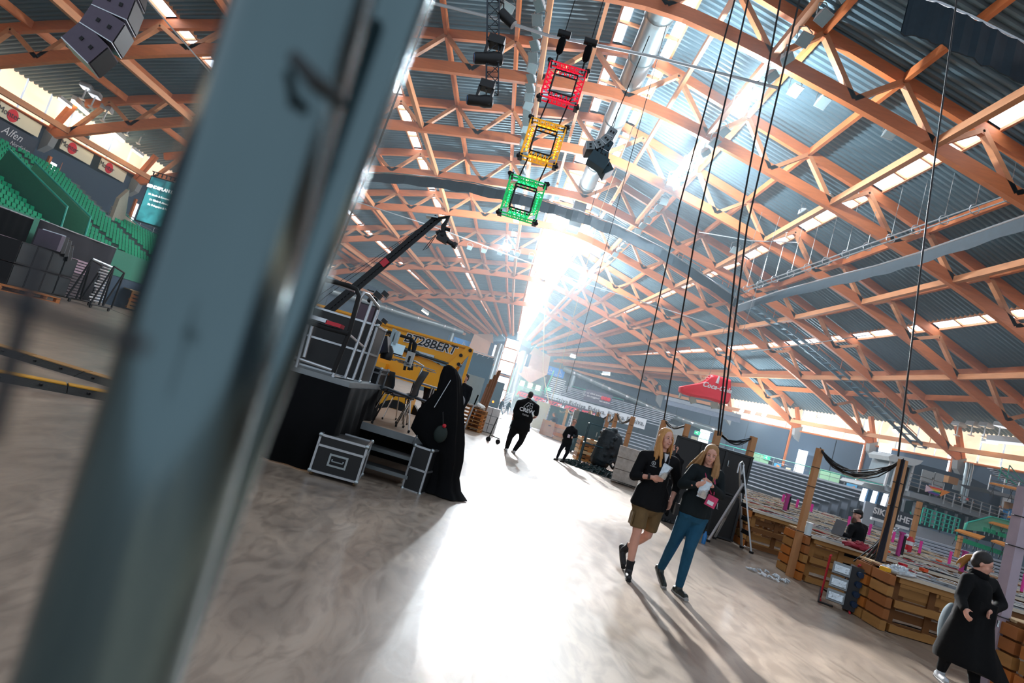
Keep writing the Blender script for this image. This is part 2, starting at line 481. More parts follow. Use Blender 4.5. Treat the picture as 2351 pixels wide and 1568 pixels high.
# translucent clerestory band above the side walls, pane by pane
win_m = mat('fibreglass_window', '#f3d9c0', .6, var=0.25, scale=.4, em=1.15, emc='#ffdcbc')
win_w = mat('bright_window', '#ffffff', .5, var=0, em=3.5, emc='#eaf3ff')
wi = 1
for sgn in (-1, 1):
    root = thing('window_%d' % wi, None, None, kind='structure'); wi += 1
    zb = 11.7 if sgn < 0 else 8.2
    tt = 42.0
    while tt < 122:
        ta, tb = tt + .12, tt + 1.75
        m_ = MB(); pa, pb = ring(sgn * ta, -.05), ring(sgn * tb, -.05)
        zt = (roofp(43 * sgn, min(pa.y, 100)).z + roofp(43 * sgn, min(pb.y, 100)).z) / 2 + .35
        m_.add([(pa.x, pa.y, zb), (pb.x, pb.y, zb), (pb.x, pb.y, zt), (pa.x, pa.y, zt), (pa.x + sgn * .1, pa.y, zb), (pb.x + sgn * .1, pb.y, zb), (pb.x + sgn * .1, pb.y, zt), (pa.x + sgn * .1, pa.y, zt)],
               [(0, 1, 2, 3), (7, 6, 5, 4), (0, 4, 5, 1), (1, 5, 6, 2), (2, 6, 7, 3), (3, 7, 4, 0)])
        m_.build('pane', win_m, root)
        tt += 1.87
    m_ = MB(); m_.path([ring(sgn * t, .1, zb) for t in range(42, 124, 3)], .1, 4); m_.build('frame', wood, root)
# narrow full-height windows at each truss foot
for k, Yt in enumerate(TY[1:7]):
    for sgn in (-1, 1):
        m_ = MB(); f = lowp(43 * sgn, Yt + .9)
        root = thing('window_%d' % wi, None, None, kind='structure'); wi += 1
        for j in range(4):
            z = 3.6 + j * 1.45
            q_ = MB(); q_.box((f.x + sgn * -.02, Yt + 1.5, z + .7), (.16, 1.0, 1.38)); q_.build('pane', win_w, root)
        for dy in (.85, 2.15): m_.box((f.x - sgn * .05, Yt + dy, 6.6), (.2, .25, 6.2))
        m_.build('frame', wood, root)
# prow window and timber hood at the far end -----------------------------
PW = 99.4
root = thing('window_%d' % wi, None, None, kind='structure'); wi += 1
for (z0_, z1_, xa, xb) in ((.9, 2.9, -.9, 1.4), (3.0, 5.0, -.9, 1.4), (5.6, 7.7, -.9, 1.4), (7.8, 9.9, -.9, 1.4), (7.9, 9.8, -2.6, -1.1), (7.9, 9.8, 1.7, 3.2), (10, 11.5, -.9, 1.4)):
    m_ = MB(); m_.b2((xa, PW, z0_), (xb, PW + .12, z1_)); m_.build('pane', win_w, root)
m_ = MB()
for x in (-1.0, 1.5): m_.b2((x - .1, PW - .15, .5), (x + .1, PW + .1, 11.5))
for z in (.8, 2.95, 5.3, 7.75, 9.95): m_.b2((-1.1, PW - .12, z - .1), (1.6, PW + .1, z + .1))
m_.build('frame', wood_l, root)
hood = mat('birch_plywood_hood', '#c9a48c', .6, var=.1, scale=1)
for sgn in (-1, 1):
    r2 = thing('trim_%d' % (90 + sgn), None, None, loc=(.25, PW, 0), kind='structure')
    O = [(3.6, 11.2), (6.6, 10.4), (6.9, 7.4), (4.6, 5.2), (2.0, 6.3)]
    I = [(3.2, 10.0), (3.6, 10.0), (3.6, 7.8), (3.2, 7.8), (2.0, 7.8)]
    O = [(sgn * x, z) for x, z in O]; I = [(sgn * x, z) for x, z in I]
    for i in range(4):
        m_ = MB(); a, b_, c, d = O[i], O[i + 1], I[i + 1], I[i]
        m_.add([(a[0], -2.2, a[1]), (b_[0], -2.2, b_[1]), (c[0], 0, c[1]), (d[0], 0, d[1]), (a[0], -2.0, a[1]), (b_[0], -2.0, b_[1]), (c[0], .15, c[1]), (d[0], .15, d[1])],
               [(0, 1, 2, 3), (7, 6, 5, 4), (0, 4, 5, 1), (1, 5, 6, 2), (2, 6, 7, 3), (3, 7, 4, 0)])
        m_.build('panel', hood, r2)
# haze -------------------------------------------------------------------
hm = bpy.data.materials.new('theatrical_haze'); hm.use_nodes = True
hm.node_tree.nodes.clear()
pv = hm.node_tree.nodes.new('ShaderNodeVolumeScatter'); ho = hm.node_tree.nodes.new('ShaderNodeOutputMaterial')
pv.inputs['Color'].default_value = (0.75, 0.9, 1.0, 1); pv.inputs['Density'].default_value = 0.0040; pv.inputs['Anisotropy'].default_value = 0.3
hm.node_tree.links.new(pv.outputs[0], ho.inputs['Volume'])
m_ = MB(); m_.b2((-50, 24, 0.02), (55, 101, 26.9)); hz = m_.build('haze', hm); tag(hz, 'thin blue stage haze filling the hall', 'haze', kind='stuff')

# =================================================================== OVERHEAD EQUIPMENT
# ventilation duct under the ridge
dt = thing('ventilation_duct', 'long silver spiral duct hung under the glazed roof ridge', 'duct')
yy = 14.0
while yy < 56:
    m_ = MB(); m_.path([lowp(0, yy + .1, 1.2), lowp(0, yy + 3.9, 1.2)], .78, 18); m_.build('duct_section', duct_m, dt, True)
    m_ = MB(); m_.path([lowp(0, yy + 3.85, 1.2), lowp(0, yy + 4.15, 1.2)], .84, 18); m_.build('coupling', steel, dt, True)
    yy += 4.0
m_ = MB(); m_.b2((2.0, 55.9, 19.6), (3.2, 58.3, 24.0)); m_.build('plenum_box', mat('dark_duct_lining', '#2b3a45', .6), dt)

# floodlights -----------------------------------------------------------
lens_off = mat('floodlight_glass', '#a9c6cf', .15, .2, var=.1)
lens_on = mat('floodlight_lit', '#ffffff', .5, var=0, em=90, emc='#e8f4ff')
case_w = mat('floodlight_case', '#c9cfd3', .45, .2, var=.06)
def flood(label, group, lit=False, size=.62, tilt=.9, refl=True):
    t = thing('floodlight', label, 'floodlight', group=group)
    R = Matrix.Rotation(tilt, 3, 'X'); s_ = size
    b_ = MB()
    vs = [R @ V(p) for p in [(-s_ / 2, 0, -s_ / 2), (s_ / 2, 0, -s_ / 2), (s_ / 2, 0, s_ / 2), (-s_ / 2, 0, s_ / 2), (-s_ * .26, s_ * .55, -s_ * .2), (s_ * .26, s_ * .55, -s_ * .2), (s_ * .26, s_ * .55, s_ * .2), (-s_ * .26, s_ * .55, s_ * .2)]]
    b_.add([v + V((0, 0, -.75)) for v in vs], [(0, 1, 5, 4), (1, 2, 6, 5), (2, 3, 7, 6), (3, 0, 4, 7), (4, 5, 6, 7), (0, 3, 2, 1)]); b_.build('housing', case_w, t)
    g_ = MB(); g_.box(R @ V((0, -.02, 0)) + V((0, 0, -.75)), (s_ * .9, .03, s_ * .9), R); g_.build('lens', lens_on if lit else lens_off, t)
    y_ = MB(); y_.path([(-s_ * .56, .1, -.75), (-s_ * .56, .1, -.2), (0, .1, 0), (s_ * .56, .1, -.2), (s_ * .56, .1, -.75)], .025, 5); y_.build('bracket', steel, t)
    return t
FL = flood('square white floodlight, unlit, clamped to the beam left of the roof ridge', 'unlit floodlights on the beam left of the ridge')
FLIT = flood('brightly lit square floodlight under the roof', None, True)
def place_flood(src, used, p, rz, label, group, scale=1):
    if not used: used.append(1); c = src; c.location = p; c.rotation_euler = (0, 0, rz)
    else: c = dup(src, p, rz)
    c['label'] = label
    if group: c['group'] = group
    elif 'group' in c: del c['group']
    if scale != 1: c.scale = (scale,) * 3
    return c
U0, U1 = [], []
yy = 19.0
while yy < 74:
    p = lowp(-5.8, yy, -.2)
    if abs(yy - 63) > .8:
        place_flood(FL, U0, p + V((-.4, 0, 0)), random.uniform(-.9, .3), 'square white floodlight, unlit, in the close row along the beam left of the roof ridge', 'unlit floodlights left of the ridge')
    yy += 1.15 if yy < 45 else 2.0
for yy in [18.5 + i * 1.55 for i in range(30)]:
    if any(abs(yy - q) < .9 for q in (31.6, 41.4, 44.6)): continue
    p = lowp(5.8, yy, -.2)
    place_flood(FL, U0, p + V((.3, 0, 0)), random.uniform(-.2, 1.2), 'square white floodlight, unlit, in the row along the beam right of the roof ridge', 'unlit floodlights right of the ridge')
for (px, py, Y) in ((1830, 195, 31), (1893, 222, 31), (2048, 292, 31), (1905, 445, 40), (1848, 480, 42), (1690, 566, 50), (2195, 285, 31), (2290, 225, 29), (1168, 8, 30)):
    p = D(px, py, Y); place_flood(FL, U0, p + V((0, 0, .5)), random.uniform(-.5, .8), 'small white floodlight, unlit, hung singly below a roof truss away from the ridge', 'single unlit floodlights among the trusses', 1.15)
for (px, py, Y, lab) in ((1702, 240, 30.8, 'dazzling lit floodlight highest on the beam right of the ridge'), (1583, 374, 39.6, 'bright lit floodlight, upper one of the close pair right of the ridge'), (1548, 410, 42.6, 'bright lit floodlight, lower one of the close pair right of the ridge'),
                         (1262, 558, 57, 'dazzling lit floodlight right under the glazed ridge'), (1165, 562, 60, 'bright lit floodlight on the beam left of the ridge'), (1338, 643, 70, 'small lit floodlight on the white cable near the right beam')):
    p = D(px, py, Y); place_flood(FLIT, U1, p + V((0, 0, .7)), 0, lab, None, 1.25)
    lamp('POINT', 'floodlight_glow', p + V((0, -.9, -.3)), 6500, (.82, .93, 1.0), radius=.35)
# small floodlights along the white cable near the far end
for (px, py) in ((1078, 568), (1111, 575), (1148, 580), (1188, 583), (1220, 590), (1290, 613), (1386, 664)):
    p = D(px, py, 66); place_flood(FL, U0, p + V((0, 0, .6)), .2, 'tiny white floodlight, unlit, hanging from the thin cable across the far end', 'small floodlights on the far cable', .9)
# lit floodlights and lamp battens along the right eaves
for i, (px, py, lab) in enumerate(((1702, 946, 'first lit floodlight of the three together on the right eaves beam'), (1729, 950, 'middle lit floodlight of the three together on the right eaves beam'), (1754, 955, 'last lit floodlight of the three together on the right eaves beam'), (1878, 966, 'single lit floodlight on the right eaves beam'))):
    p = D(px, py, 72 - i); place_flood(FLIT, U1, p + V((0, 0, .7)), 0, lab, None, .75)
lamp('POINT', 'floodlight_glow', D(1729, 955, 71) + V((0, -1.5, 0)), 4000, (.85, .94, 1.0), radius=.4)
battn = mat('white_lamp_batten', '#eef4f8', .4, var=0, em=.9, emc='#e6f2ff')
tube_on = mat('lit_tube_lamp', '#ffffff', .5, var=0, em=16, emc='#fff0c8')
def stand_flood(px, py, Y, rz, label, lit=False):
    t = thing('standing_floodlight', label, 'floodlight', D(px, py, Y), rz, 'upright floodlights along the eaves')
    a = MB(); a.path([(0, 0, 0), (0, .05, .9)], .06, 6); a.build('post', case_w, t)
    a = MB(); a.prism([(-.55, .9), (.55, .9), (.4, 1.25), (-.4, 1.25)], -.35, .35); a.build('housing', case_w, t)
    a = MB(); a.box((0, 0, .88), (.95, .6, .05)); a.build('lens', battn if lit else lens_off, t)
    a = MB(); a.box((0, 0, .02), (.5, .3, .08)); a.build('foot', case_w, t)
for i, (px, py, Y, lit) in enumerate(((2196, 1000, 53, 0), (2229, 1000, 52, 0), (2259, 1003, 51, 0), (2293, 1003, 50, 1), (2333, 1010, 49, 1))):
    stand_flood(px, py, Y, .3, 'white upright floodlight, number %s of five standing in a row on the right eaves beam' % ('one', 'two', 'three', 'four', 'five')[i], lit)
for i, (px, py, Y, lit) in enumerate(((112, 192, 45, 0), (148, 208, 46, 0), (188, 228, 44, 1), (208, 246, 44.5, 1), (235, 278, 46, 0), (290, 310, 50, 1), (317, 330, 52, 0))):
    stand_flood(px, py, Y, -1.2, 'white upright floodlight on the left eaves beam, %s counting away from the speaker' % ('first', 'second', 'third', 'fourth', 'fifth', 'sixth', 'seventh')[i], lit)
def batten(a, b_, label, m, r=.1):
    t = thing('lamp_batten', label, 'lamp', a)
    d = V(b_) - V(a); q = MB(); q.bar((0, 0, 0), d, r * 1.6, r * 2); q.build('tray', case_w, t)
    q = MB(); q.bar(V((0, 0, -r * 1.3)), d + V((0, 0, -r * 1.3)), r * 1.2, r * 1.2); q.build('tube', m, t)
batten(D(170, 225, 45), D(208, 258, 48), 'bright white lamp batten, upper one on the left eaves beam', tube_on, .2)
batten(D(252, 290, 49), D(285, 318, 51.5), 'bright white lamp batten, lower one on the left eaves beam', tube_on, .2)
batten(D(137, 222, 43), D(164, 242, 44.5), 'short yellow tube lamp on the nearer left truss', tube_on, .12)
batten(D(306, 340, 50), D(328, 356, 52), 'short yellow tube lamp on the farther left truss', tube_on, .12)
batten(D(2050, 983, 62), D(2085, 986, 61), 'short tube lamp on the right eaves beam', tube_on, .12)
batten(D(2255, 1010, 51), D(2291, 1015, 50), 'short tube lamp under the upright floodlights', tube_on, .12)
batten(D(2265, 1004, 50), D(2370, 1014, 48), 'long white batten tray carrying the upright floodlights', battn, .22)
batten(D(1310, 814, 82), D(1323, 818, 82), 'short white tube lamp on the far dark wall, nearer the prow', tube_on, .16)
batten(D(1383, 855, 80), D(1401, 857, 80), 'short white tube lamp on the far dark wall, under the truss feet', tube_on, .16)
batten(D(970, 709, 82), D(984, 719, 82), 'short yellow tube lamp above the yellow lift', tube_on, .16)

# curtain track with black valance sweeping round the hall ------------------------
def hang_strip(name, label, cat, px, z, h, m, thick=.06, top=None):
    P = []
    for (a, b_) in px:
        r = ray(a, b_); s_ = (z - HC) / r[2]; P.append(V((r[0] * s_, s_, z)))
    t = thing(name, label, cat, P[0])
    q = MB(); n_ = len(P)
    Q = []
    for i in range(n_ - 1):
        for k in range(6): Q.append(P[i].lerp(P[i + 1], k / 6))
    Q.append(P[-1]); vs = []
    for i, p in enumerate(Q):
        w = .05 * math.sin(i * 2.1)
        for dy in (0, thick):
            for dz in (0, -h - .05 * math.sin(i * 1.3)): vs.append(p - P[0] + V((0, dy + w, dz)))
    fs = []
    for i in range(len(Q) - 1):
        a = 4 * i; fs += [(a, a + 4, a + 5, a + 1), (a + 2, a + 3, a + 7, a + 6), (a, a + 2, a + 6, a + 4), (a + 1, a + 5, a + 7, a + 3)]
    q.add(vs, fs); q.build('valance_cloth', m, t)
    q = MB(); q.path([p - P[0] + V((0, 0, .06)) for p in P], .05, 5); q.build('track', alu, t)
    return P
dkc = mat('dark_teal_valance', '#1c2f3a', .7, var=.3, scale=3)
P1 = hang_strip('curtain_track', 'long dark valance on a curved track across the middle of the hall', 'curtain track', [(800, 396), (900, 399), (1000, 409), (1085, 421), (1170, 440), (1250, 462), (1330, 486), (1420, 520), (1520, 570), (1600, 622), (1692, 686)], 16.0, .75, dkc)
P2 = hang_strip('curtain_track', 'dark valance on the track running off to the right under the trusses', 'curtain track', [(1692, 702), (1780, 672), (1900, 640), (2010, 612), (2100, 585), (2230, 540), (2400, 480)], 16.0, .7, dkc)
hang_strip('curtain_track', 'wide black valance high in the top right corner of the roof', 'curtain track', [(2090, -10), (2160, 10), (2230, 40), (2300, 75), (2400, 125)], 19, 1.4, dkc)
# double pipe with hoops beside the second valance
tp = thing('pipe_truss', 'twin aluminium pipes with round hoops running right above the valance', 'pipe truss')
A, B_ = D(1712, 668, 48), D(2400, 430, 27)
for dz in (0, .32):
    q = MB(); q.tube(A + V((0, 0, dz)), B_ + V((0, 0, dz)), .045, 6); q.build('pipe', alu, tp)
for i in range(14):
    p = A.lerp(B_, i / 13); q = MB()
    q.path([p + V((.28 * math.cos(a * PI / 5), 0, .16 + .28 * math.sin(a * PI / 5))) for a in range(11)], .03, 4); q.build('hoop', alu, tp)
    q = MB(); q.tube(p + V((0, 0, .4)), p + V((0, 0, 4.2)), .018, 4); q.build('hanger_wire', steel, tp)
# thin cables and pipes
def line(name, label, cat, pts, r, m, n_=5):
    return tag(mbp(pts, r, n_).build(name, m, None, True), label, cat)
def mbp(pts, r, n_=5): q = MB(); q.path(pts, r, n_); return q
wirem = mat('pale_steel_wire', '#cfd8dc', .4, .5, var=0)
line('suspension_pipe', 'pale pipe crossing above the red square truss from left to right', 'pipe', [D(900, -15, 20), D(1130, 40, 20), D(1260, 82, 20), D(1500, 130, 20.5), D(1790, 203, 21)], .06, wirem)
line('suspension_wire', 'bright thin cable crossing the hall behind the crane camera', 'cable', [D(640, 405, 60), D(1000, 522, 60), D(1340, 650, 62), D(1690, 762, 64)], .05, wirem)
line('suspension_wire', 'bright thin cable above the red skate, lower right roof', 'cable', [D(1725, 808, 55), D(2060, 760, 52), D(2400, 715, 50)], .045, wirem)
line('suspension_wire', 'thin cable slanting down to the left stand beside the hanging speaker', 'cable', [D(330, -10, 30), D(520, 210, 34)], .04, wirem)
line('suspension_wire', 'short white rod hanging level below the roof beside the catwalk', 'cable', [D(1605, 533, 45), D(1725, 553, 45), D(1830, 557, 45)], .04, wirem)
blk = mat('black_cable', '#06070a', .5, var=0)
CAB = [((1692, -20, 14), (1560, 470, 16), (1455, 955, 27.5), 'feeding the last far post'),
       ((1722, -20, 13), (1600, 520, 15), (1524, 965, 19), 'dropping behind the man in shorts'),
       ((1795, -20, 12), (1700, 500, 13.5), (1648, 1000, 14), 'thicker one dropping behind the woman in jeans'),
       ((1840, -20, 12), (1715, 520, 13.5), (1653, 1000, 14), 'thinner one dropping behind the woman in jeans'),
       ((2199, -20, 9.5), (2128, 500, 9.6), (2062, 1048, 9.7), 'dropping to the tall post by the power box')]
for a, b_, c, lab in CAB:
    line('hanging_cable', 'black power cable from the roof, ' + lab, 'cable', [D(*a), D(*b_), D(*c)], .016 if a[2] < 12 else .022, blk)
line('hanging_cable', 'black cable running down beside the metal pole to the railed riser', 'cable', [D(1000, -20, 6.5), D(870, 330, 7), D(722, 705, 7.6)], .013, blk)
for (a, b_, lab) in (((1390, 0, 22), (1140, 900, 40), 'pale rope hanging in the middle of the hall, nearest the prow'), ((1330, 330, 30), (1260, 930, 45), 'second pale rope hanging in front of the far stand')):
    pass
rope = mat('pale_rope', '#b9a78a', .8, var=0)
line('hanging_rope', 'pale rope hanging down onto the far banners, left of two', 'rope', [D(1253, 640, 60), D(1246, 850, 60), D(1262, 935, 58)], .04, rope)
line('hanging_rope', 'pale rope hanging down onto the far banners, right of two', 'rope', [D(1500, 170, 40), D(1380, 480, 50), D(1265, 925, 60)], .03, rope)
for i, (a, b_) in enumerate((((1530, 60, 25), (1300, 900, 44)), ((1420, 250, 30), (1352, 500, 38)))):
    line('hanging_rope', 'very thin dark rigging line in the middle of the hall, %s one' % ('longer', 'shorter')[i], 'rope', [D(*a), D(*b_)], .02, blk)

# ladder-like catwalk climbing the roof on the right --------------------------------
cw = thing('roof_catwalk', 'grey blue stair catwalk with orange rails climbing the right roof slope', 'catwalk')
cwm = mat('catwalk_steel', '#5b7787', .5, .4)
YC = 57.6
qs = [12 + .9 * i for i in range(34)]
for dy in (-.55, .55):
    q = MB(); q.chord([lowp(a, YC + dy, -.15) for a in qs], .1, .28); q.build('stringer', cwm, cw)
    q = MB(); q.path([lowp(a, YC + dy * 1.3, 1.0) for a in qs], .05, 5); q.build('handrail', mat('orange_rail', '#b8683c', .5), cw)
for a in qs:
    q = MB(); p = lowp(a, YC, -.15); q.box(p, (.35, 1.1, .06)); q.build('tread', cwm, cw)
for a in qs[::3]:
    for dy in (-.7, .7):
        q = MB(); q.tube(lowp(a, YC + dy, -.1), lowp(a, YC + dy, 1.0), .035, 4); q.build('stanchion', mat('orange_rail', '#b8683c', .5), cw)

# three coloured square trusses one under another -------------------------------------
def sq_truss(px, Y, name, label, col, emc, em):
    C = [D(a, b_, Y) for a, b_ in px]          # TL TR BR BL
    cen = (C[0] + C[1] + C[2] + C[3]) / 4
    W = ((C[1] - C[0]).length + (C[2] - C[3]).length) / 2; H = ((C[3] - C[0]).length + (C[2] - C[1]).length) / 2
    ry = math.atan2((C[1] - C[0]).z, (C[1] - C[0]).x)
    t = thing('square_truss', label, 'light truss', cen, 0)
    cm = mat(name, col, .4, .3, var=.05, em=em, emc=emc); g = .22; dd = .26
    led = mat(name + '_lamp', col, .4, var=0, em=em * 5, emc=emc)
    def P(x, z, y): return V((x, y, z))
    for (ins, lab) in ((0, 'outer'), (g, 'inner')):
        w, h = W / 2 - ins, H / 2 - ins
        for y in (-dd / 2, dd / 2):
            cs = [(-w, h), (w, h), (w, -h), (-w, -h)]
            for i in range(4):
                q = MB(); q.tube(P(*cs[i], y), P(*cs[(i + 1) % 4], y), .024, 6); q.build('chord_tube', black if ins else cm, t)
    for side in range(4):
        q = MB(); L = W if side % 2 == 0 else H; o = (H if side % 2 == 0 else W) / 2
        nn = 9
        for i in range(nn):
            a = -L / 2 + g + (L - 2 * g) * i / nn; b_ = -L / 2 + g + (L - 2 * g) * (i + 1) / nn
            for y in (-dd / 2, dd / 2):
                pa = (a, o) if i % 2 else (a, o - g); pb = (b_, o - g) if i % 2 else (b_, o)
                if side in (1, 3): pa = pa[::-1]; pb = pb[::-1]
                s_ = -1 if side >= 2 else 1
                q.tube(P(pa[0] * s_, pa[1] * s_, y), P(pb[0] * s_, pb[1] * s_, y), .014, 4)
            pa = (a, o) if side % 2 == 0 else (o, a); s_ = -1 if side >= 2 else 1
            q.tube(P(pa[0] * s_, pa[1] * s_, -dd / 2), P(pa[0] * s_, pa[1] * s_, dd / 2), .014, 4)
        q.build('lacing', cm, t)
        q = MB(); s_ = -1 if side >= 2 else 1; L2 = L - 2.2 * g
        if side % 2 == 0: q.box(P(0, (o - g / 2) * s_, .02), (L2, .03, g * .22))
        else: q.box(P((o - g / 2) * s_, 0, .02), (g * .22, .03, L2))
        q.build('led_strip', led, t)
    for sx in (-1, 1):
        for sz in (-1, 1):
            q = MB(); q.box(P(sx * W / 2, sz * H / 2, 0), (.13, .3, .13)); q.ball(P(sx * (W / 2 + .05), sz * (H / 2 + .03), -.1), .07, 7, 5)
            q.build('corner_lamp', black, t)
    q = MB()
    for k in range(10):
        x = -W / 2 + W * k / 10
        q.path([P(x, H / 2 + .02, .1), P(x + W / 20, H / 2 + .07 * random.random() - .03, .12), P(x + W / 10, H / 2 + .02, .1)], .012, 4)
    q.build('looped_cable', blk, t)
    return cen, W, H
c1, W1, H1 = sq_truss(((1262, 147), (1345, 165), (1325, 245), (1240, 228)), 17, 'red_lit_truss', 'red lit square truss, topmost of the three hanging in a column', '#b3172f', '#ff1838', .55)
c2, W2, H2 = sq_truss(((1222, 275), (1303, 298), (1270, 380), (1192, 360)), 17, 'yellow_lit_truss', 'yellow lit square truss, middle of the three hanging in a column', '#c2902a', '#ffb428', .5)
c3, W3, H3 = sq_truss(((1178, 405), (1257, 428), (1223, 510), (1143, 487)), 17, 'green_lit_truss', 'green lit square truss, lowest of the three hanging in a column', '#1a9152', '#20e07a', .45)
for (p, q_, lab) in ((c1, c2, 'red and yellow'), (c2, c3, 'yellow and green')):
    for sx, sd in ((-.3, 'left'), (.3, 'right')):
        line('connecting_rod', 'black rod on the %s joining the %s square trusses' % (sd, lab), 'rod', [p + V((sx, 0, -H1 / 2)), q_ + V((sx, 0, H2 / 2))], .022, black)
for sx, sd in ((-.42, 'left'), (.42, 'right')):
    t = thing('chain_hoist', 'black chain hoist on the %s above the red square truss' % sd, 'hoist', c1 + V((sx, 0, H1 / 2)))
    q = MB(); q.tube((0, 0, 0), (0, 0, .35), .03, 6); q.build('chain', black, t)
    q = MB(); q.path([(0, 0, .35), (0, 0, .42), (0, 0, .8), (0, 0, .88)], [.06, .11, .12, .08], 8); q.build('chain_bag', blackcloth, t, True)
    q = MB(); q.path([(-.2, 0, 1.0), (.2, 0, 1.0)], .12, 10); q.box((0, 0, .92), (.12, .12, .18)); q.build('motor', black, t, True)
    q = MB(); q.tube((0, 0, 1.0), (0, 0, 8), .012, 4); q.build('hoist_chain', black, t)

# vertical black truss with moving heads ------------------------------------------------
def tower(top, bot, w, name, label, cat, m, seg, r=.025):
    top, bot = V(top), V(bot); t = thing(name, label, cat, bot)
    d = top - bot; L = d.length; n_ = max(2, int(L / seg))
    z = d.normalized(); x = V((1, 0, 0)); x = (x - z * x.dot(z)).normalized(); y = z.cross(x)
    cs = [(x * a + y * b_) * w / 2 for a, b_ in ((-1, -1), (1, -1), (1, 1), (-1, 1))]
    for c in cs: q = MB(); q.tube(c, c + d, r, 6); q.build('chord_tube', m, t)
    q = MB()
    for i in range(n_):
        for k in range(4):
            a = cs[k] + d * (i / n_); b_ = cs[(k + 1) % 4] + d * ((i + 1) / n_)
            q.tube(a, b_, r * .55, 4); q.tube(cs[k] + d * (i / n_), cs[(k + 1) % 4] + d * (i / n_), r * .5, 4)
    tag(q.build('lacing', m, t), kind='stuff')
    return t
tt_, tb_ = D(1133, -30, 14), D(1130, 212, 14)
tower(tt_, tb_, .3, 'lighting_tower_truss', 'black vertical truss hanging from the roof with moving lights', 'truss', mat('dark_truss', '#39424a', .4, .5), .28, .02)
def moving_head(loc, tiltdir, label, s_=1.0):
    t = thing('moving_head_light', label, 'stage light', loc)
    q = MB(); q.box((0, 0, .1 * s_), (.42 * s_, .34 * s_, .22 * s_)); q.build('base', blackplastic, t)
    q = MB()
    for sx in (-1, 1): q.box((sx * .2 * s_, 0, -.22 * s_), (.07 * s_, .2 * s_, .5 * s_))
    q.build('yoke', blackplastic, t)
    d = V(tiltdir).normalized(); c = V((0, 0, -.38 * s_))
    q = MB(); q.path([c + d * (a * s_) for a in (-.3, -.26, -.05, .1, .42, .45)], [.1 * s_, .17 * s_, .19 * s_, .15 * s_, .15 * s_, .13 * s_], 12); q.build('head', blackplastic, t, True)
    q = MB(); q.path([c + d * (.455 * s_), c + d * (.47 * s_)], .12 * s_, 12); q.build('lens', mat('blue_glass_lens', '#2b5a86', .1, .3, var=0), t, True)
    return t
moving_head(D(1138, 105, 13.9), (-1, -.2, -.38), 'larger black moving light, middle of the hanging vertical truss', .95)
moving_head(D(1117, 205, 13.9), (-1, -.2, -.3), 'black moving light at the foot of the hanging vertical truss', .85)
t = thing('par_light', 'small black can light near the top of the hanging vertical truss', 'stage light', D(1158, 40, 13.9))
q = MB(); q.path([(-.12, 0, .1), (.28, 0, -.12)], [.13, .12], 10); q.build('can', blackplastic, t, True)
q = MB(); q.path([(-.05, 0, .06), (-.12, 0, .35), (-.3, 0, .38)], .02, 5); q.build('clamp', black, t)

# loudspeaker line arrays -------------------------------------------------------------------
def line_array(P, width, label, m, deep=.55, side=None, facing=(0, -1)):
    """P: centres of the cabinets; each cabinet a wedge across X"""
    t = thing('line_array_speaker', label, 'loudspeaker', P[0][0])
    for p, ang in P:
        R = Matrix.Rotation(ang, 3, 'X'); q = MB()
        hh = .3
        vs = [R @ V(a) for a in [(-width / 2, -.1, -hh / 2), (width / 2, -.1, -hh / 2), (width / 2, -.1, hh / 2), (-width / 2, -.1, hh / 2), (-width / 2, deep, -hh * .38), (width / 2, deep, -hh * .38), (width / 2, deep, hh * .38), (-width / 2, deep, hh * .38)]]
        q.add([v + V(p) - V(P[0][0]) for v in vs], [(0, 1, 2, 3), (7, 6, 5, 4), (0, 4, 5, 1), (1, 5, 6, 2), (2, 6, 7, 3), (3, 7, 4, 0)])
        c = q.build('cabinet', m, t)
        q = MB()
        for sx in (-1, 1):
            q.box(V(p) - V(P[0][0]) + R @ V((sx * (width / 2 + .005), .3, 0)), (.02, .12, .1), R)
        q.build('rigging_plate', black, t)
        q = MB(); q.box(V(p) - V(P[0][0]) + R @ V((0, -.115, 0)), (width * .9, .02, hh * .8), R); q.build('grille', black, t)
    return t

# =================================================================== PEOPLE
def capsule(mb, p, q, r1, r2, n=12):
    p, q = V(p), V(q); d = q - p
    if d.length < 1e-5: mb.ball(p, r1, n, 8); return
    d.normalize(); pts = []; rs = []
    for a in (-90, -60, -30): pts.append(p + d * r1 * math.sin(math.radians(a))); rs.append(max(.0005, r1 * math.cos(math.radians(a))))
    pts.append(p); rs.append(r1); pts.append(q); rs.append(r2)
    for a in (30, 60, 90): pts.append(q + d * r2 * math.sin(math.radians(a))); rs.append(max(.0005, r2 * math.cos(math.radians(a))))
    mb.path(pts, rs, n)
def ell(mb, c, r, fr=None, n=14, m=10):
    k = MB(); k.ball((0, 0, 0), r, n, m)
    if fr is None: fr = Matrix.Identity(3)
    mb.add([fr @ V(v) + V(c) for v in k.v], k.f)
def blob(name, mb, m, parent, voxel=.01, smooth=4, bumpy=0):
    me = mb.mesh('raw', m); o = bpy.data.objects.new('tmp', me); COL.objects.link(o)
    r = o.modifiers.new('r', 'REMESH'); r.mode = 'VOXEL'; r.voxel_size = voxel; r.use_smooth_shade = True
    if smooth:
        s_ = o.modifiers.new('s', 'SMOOTH'); s_.iterations = smooth; s_.factor = .5
    dg = bpy.context.evaluated_depsgraph_get()
    me2 = bpy.data.meshes.new_from_object(o.evaluated_get(dg)); bpy.data.objects.remove(o); bpy.data.meshes.remove(me)
    me2.name = name; me2.materials.clear(); me2.materials.append(m)
    me2.polygons.foreach_set('use_smooth', [True] * len(me2.polygons))
    return link(name, me2, parent)
skin = mat('skin_fair', '#d09a86', .5, var=.06, scale=20)
skin.node_tree.nodes['Principled BSDF'].inputs['Subsurface Weight'].default_value = 0.0
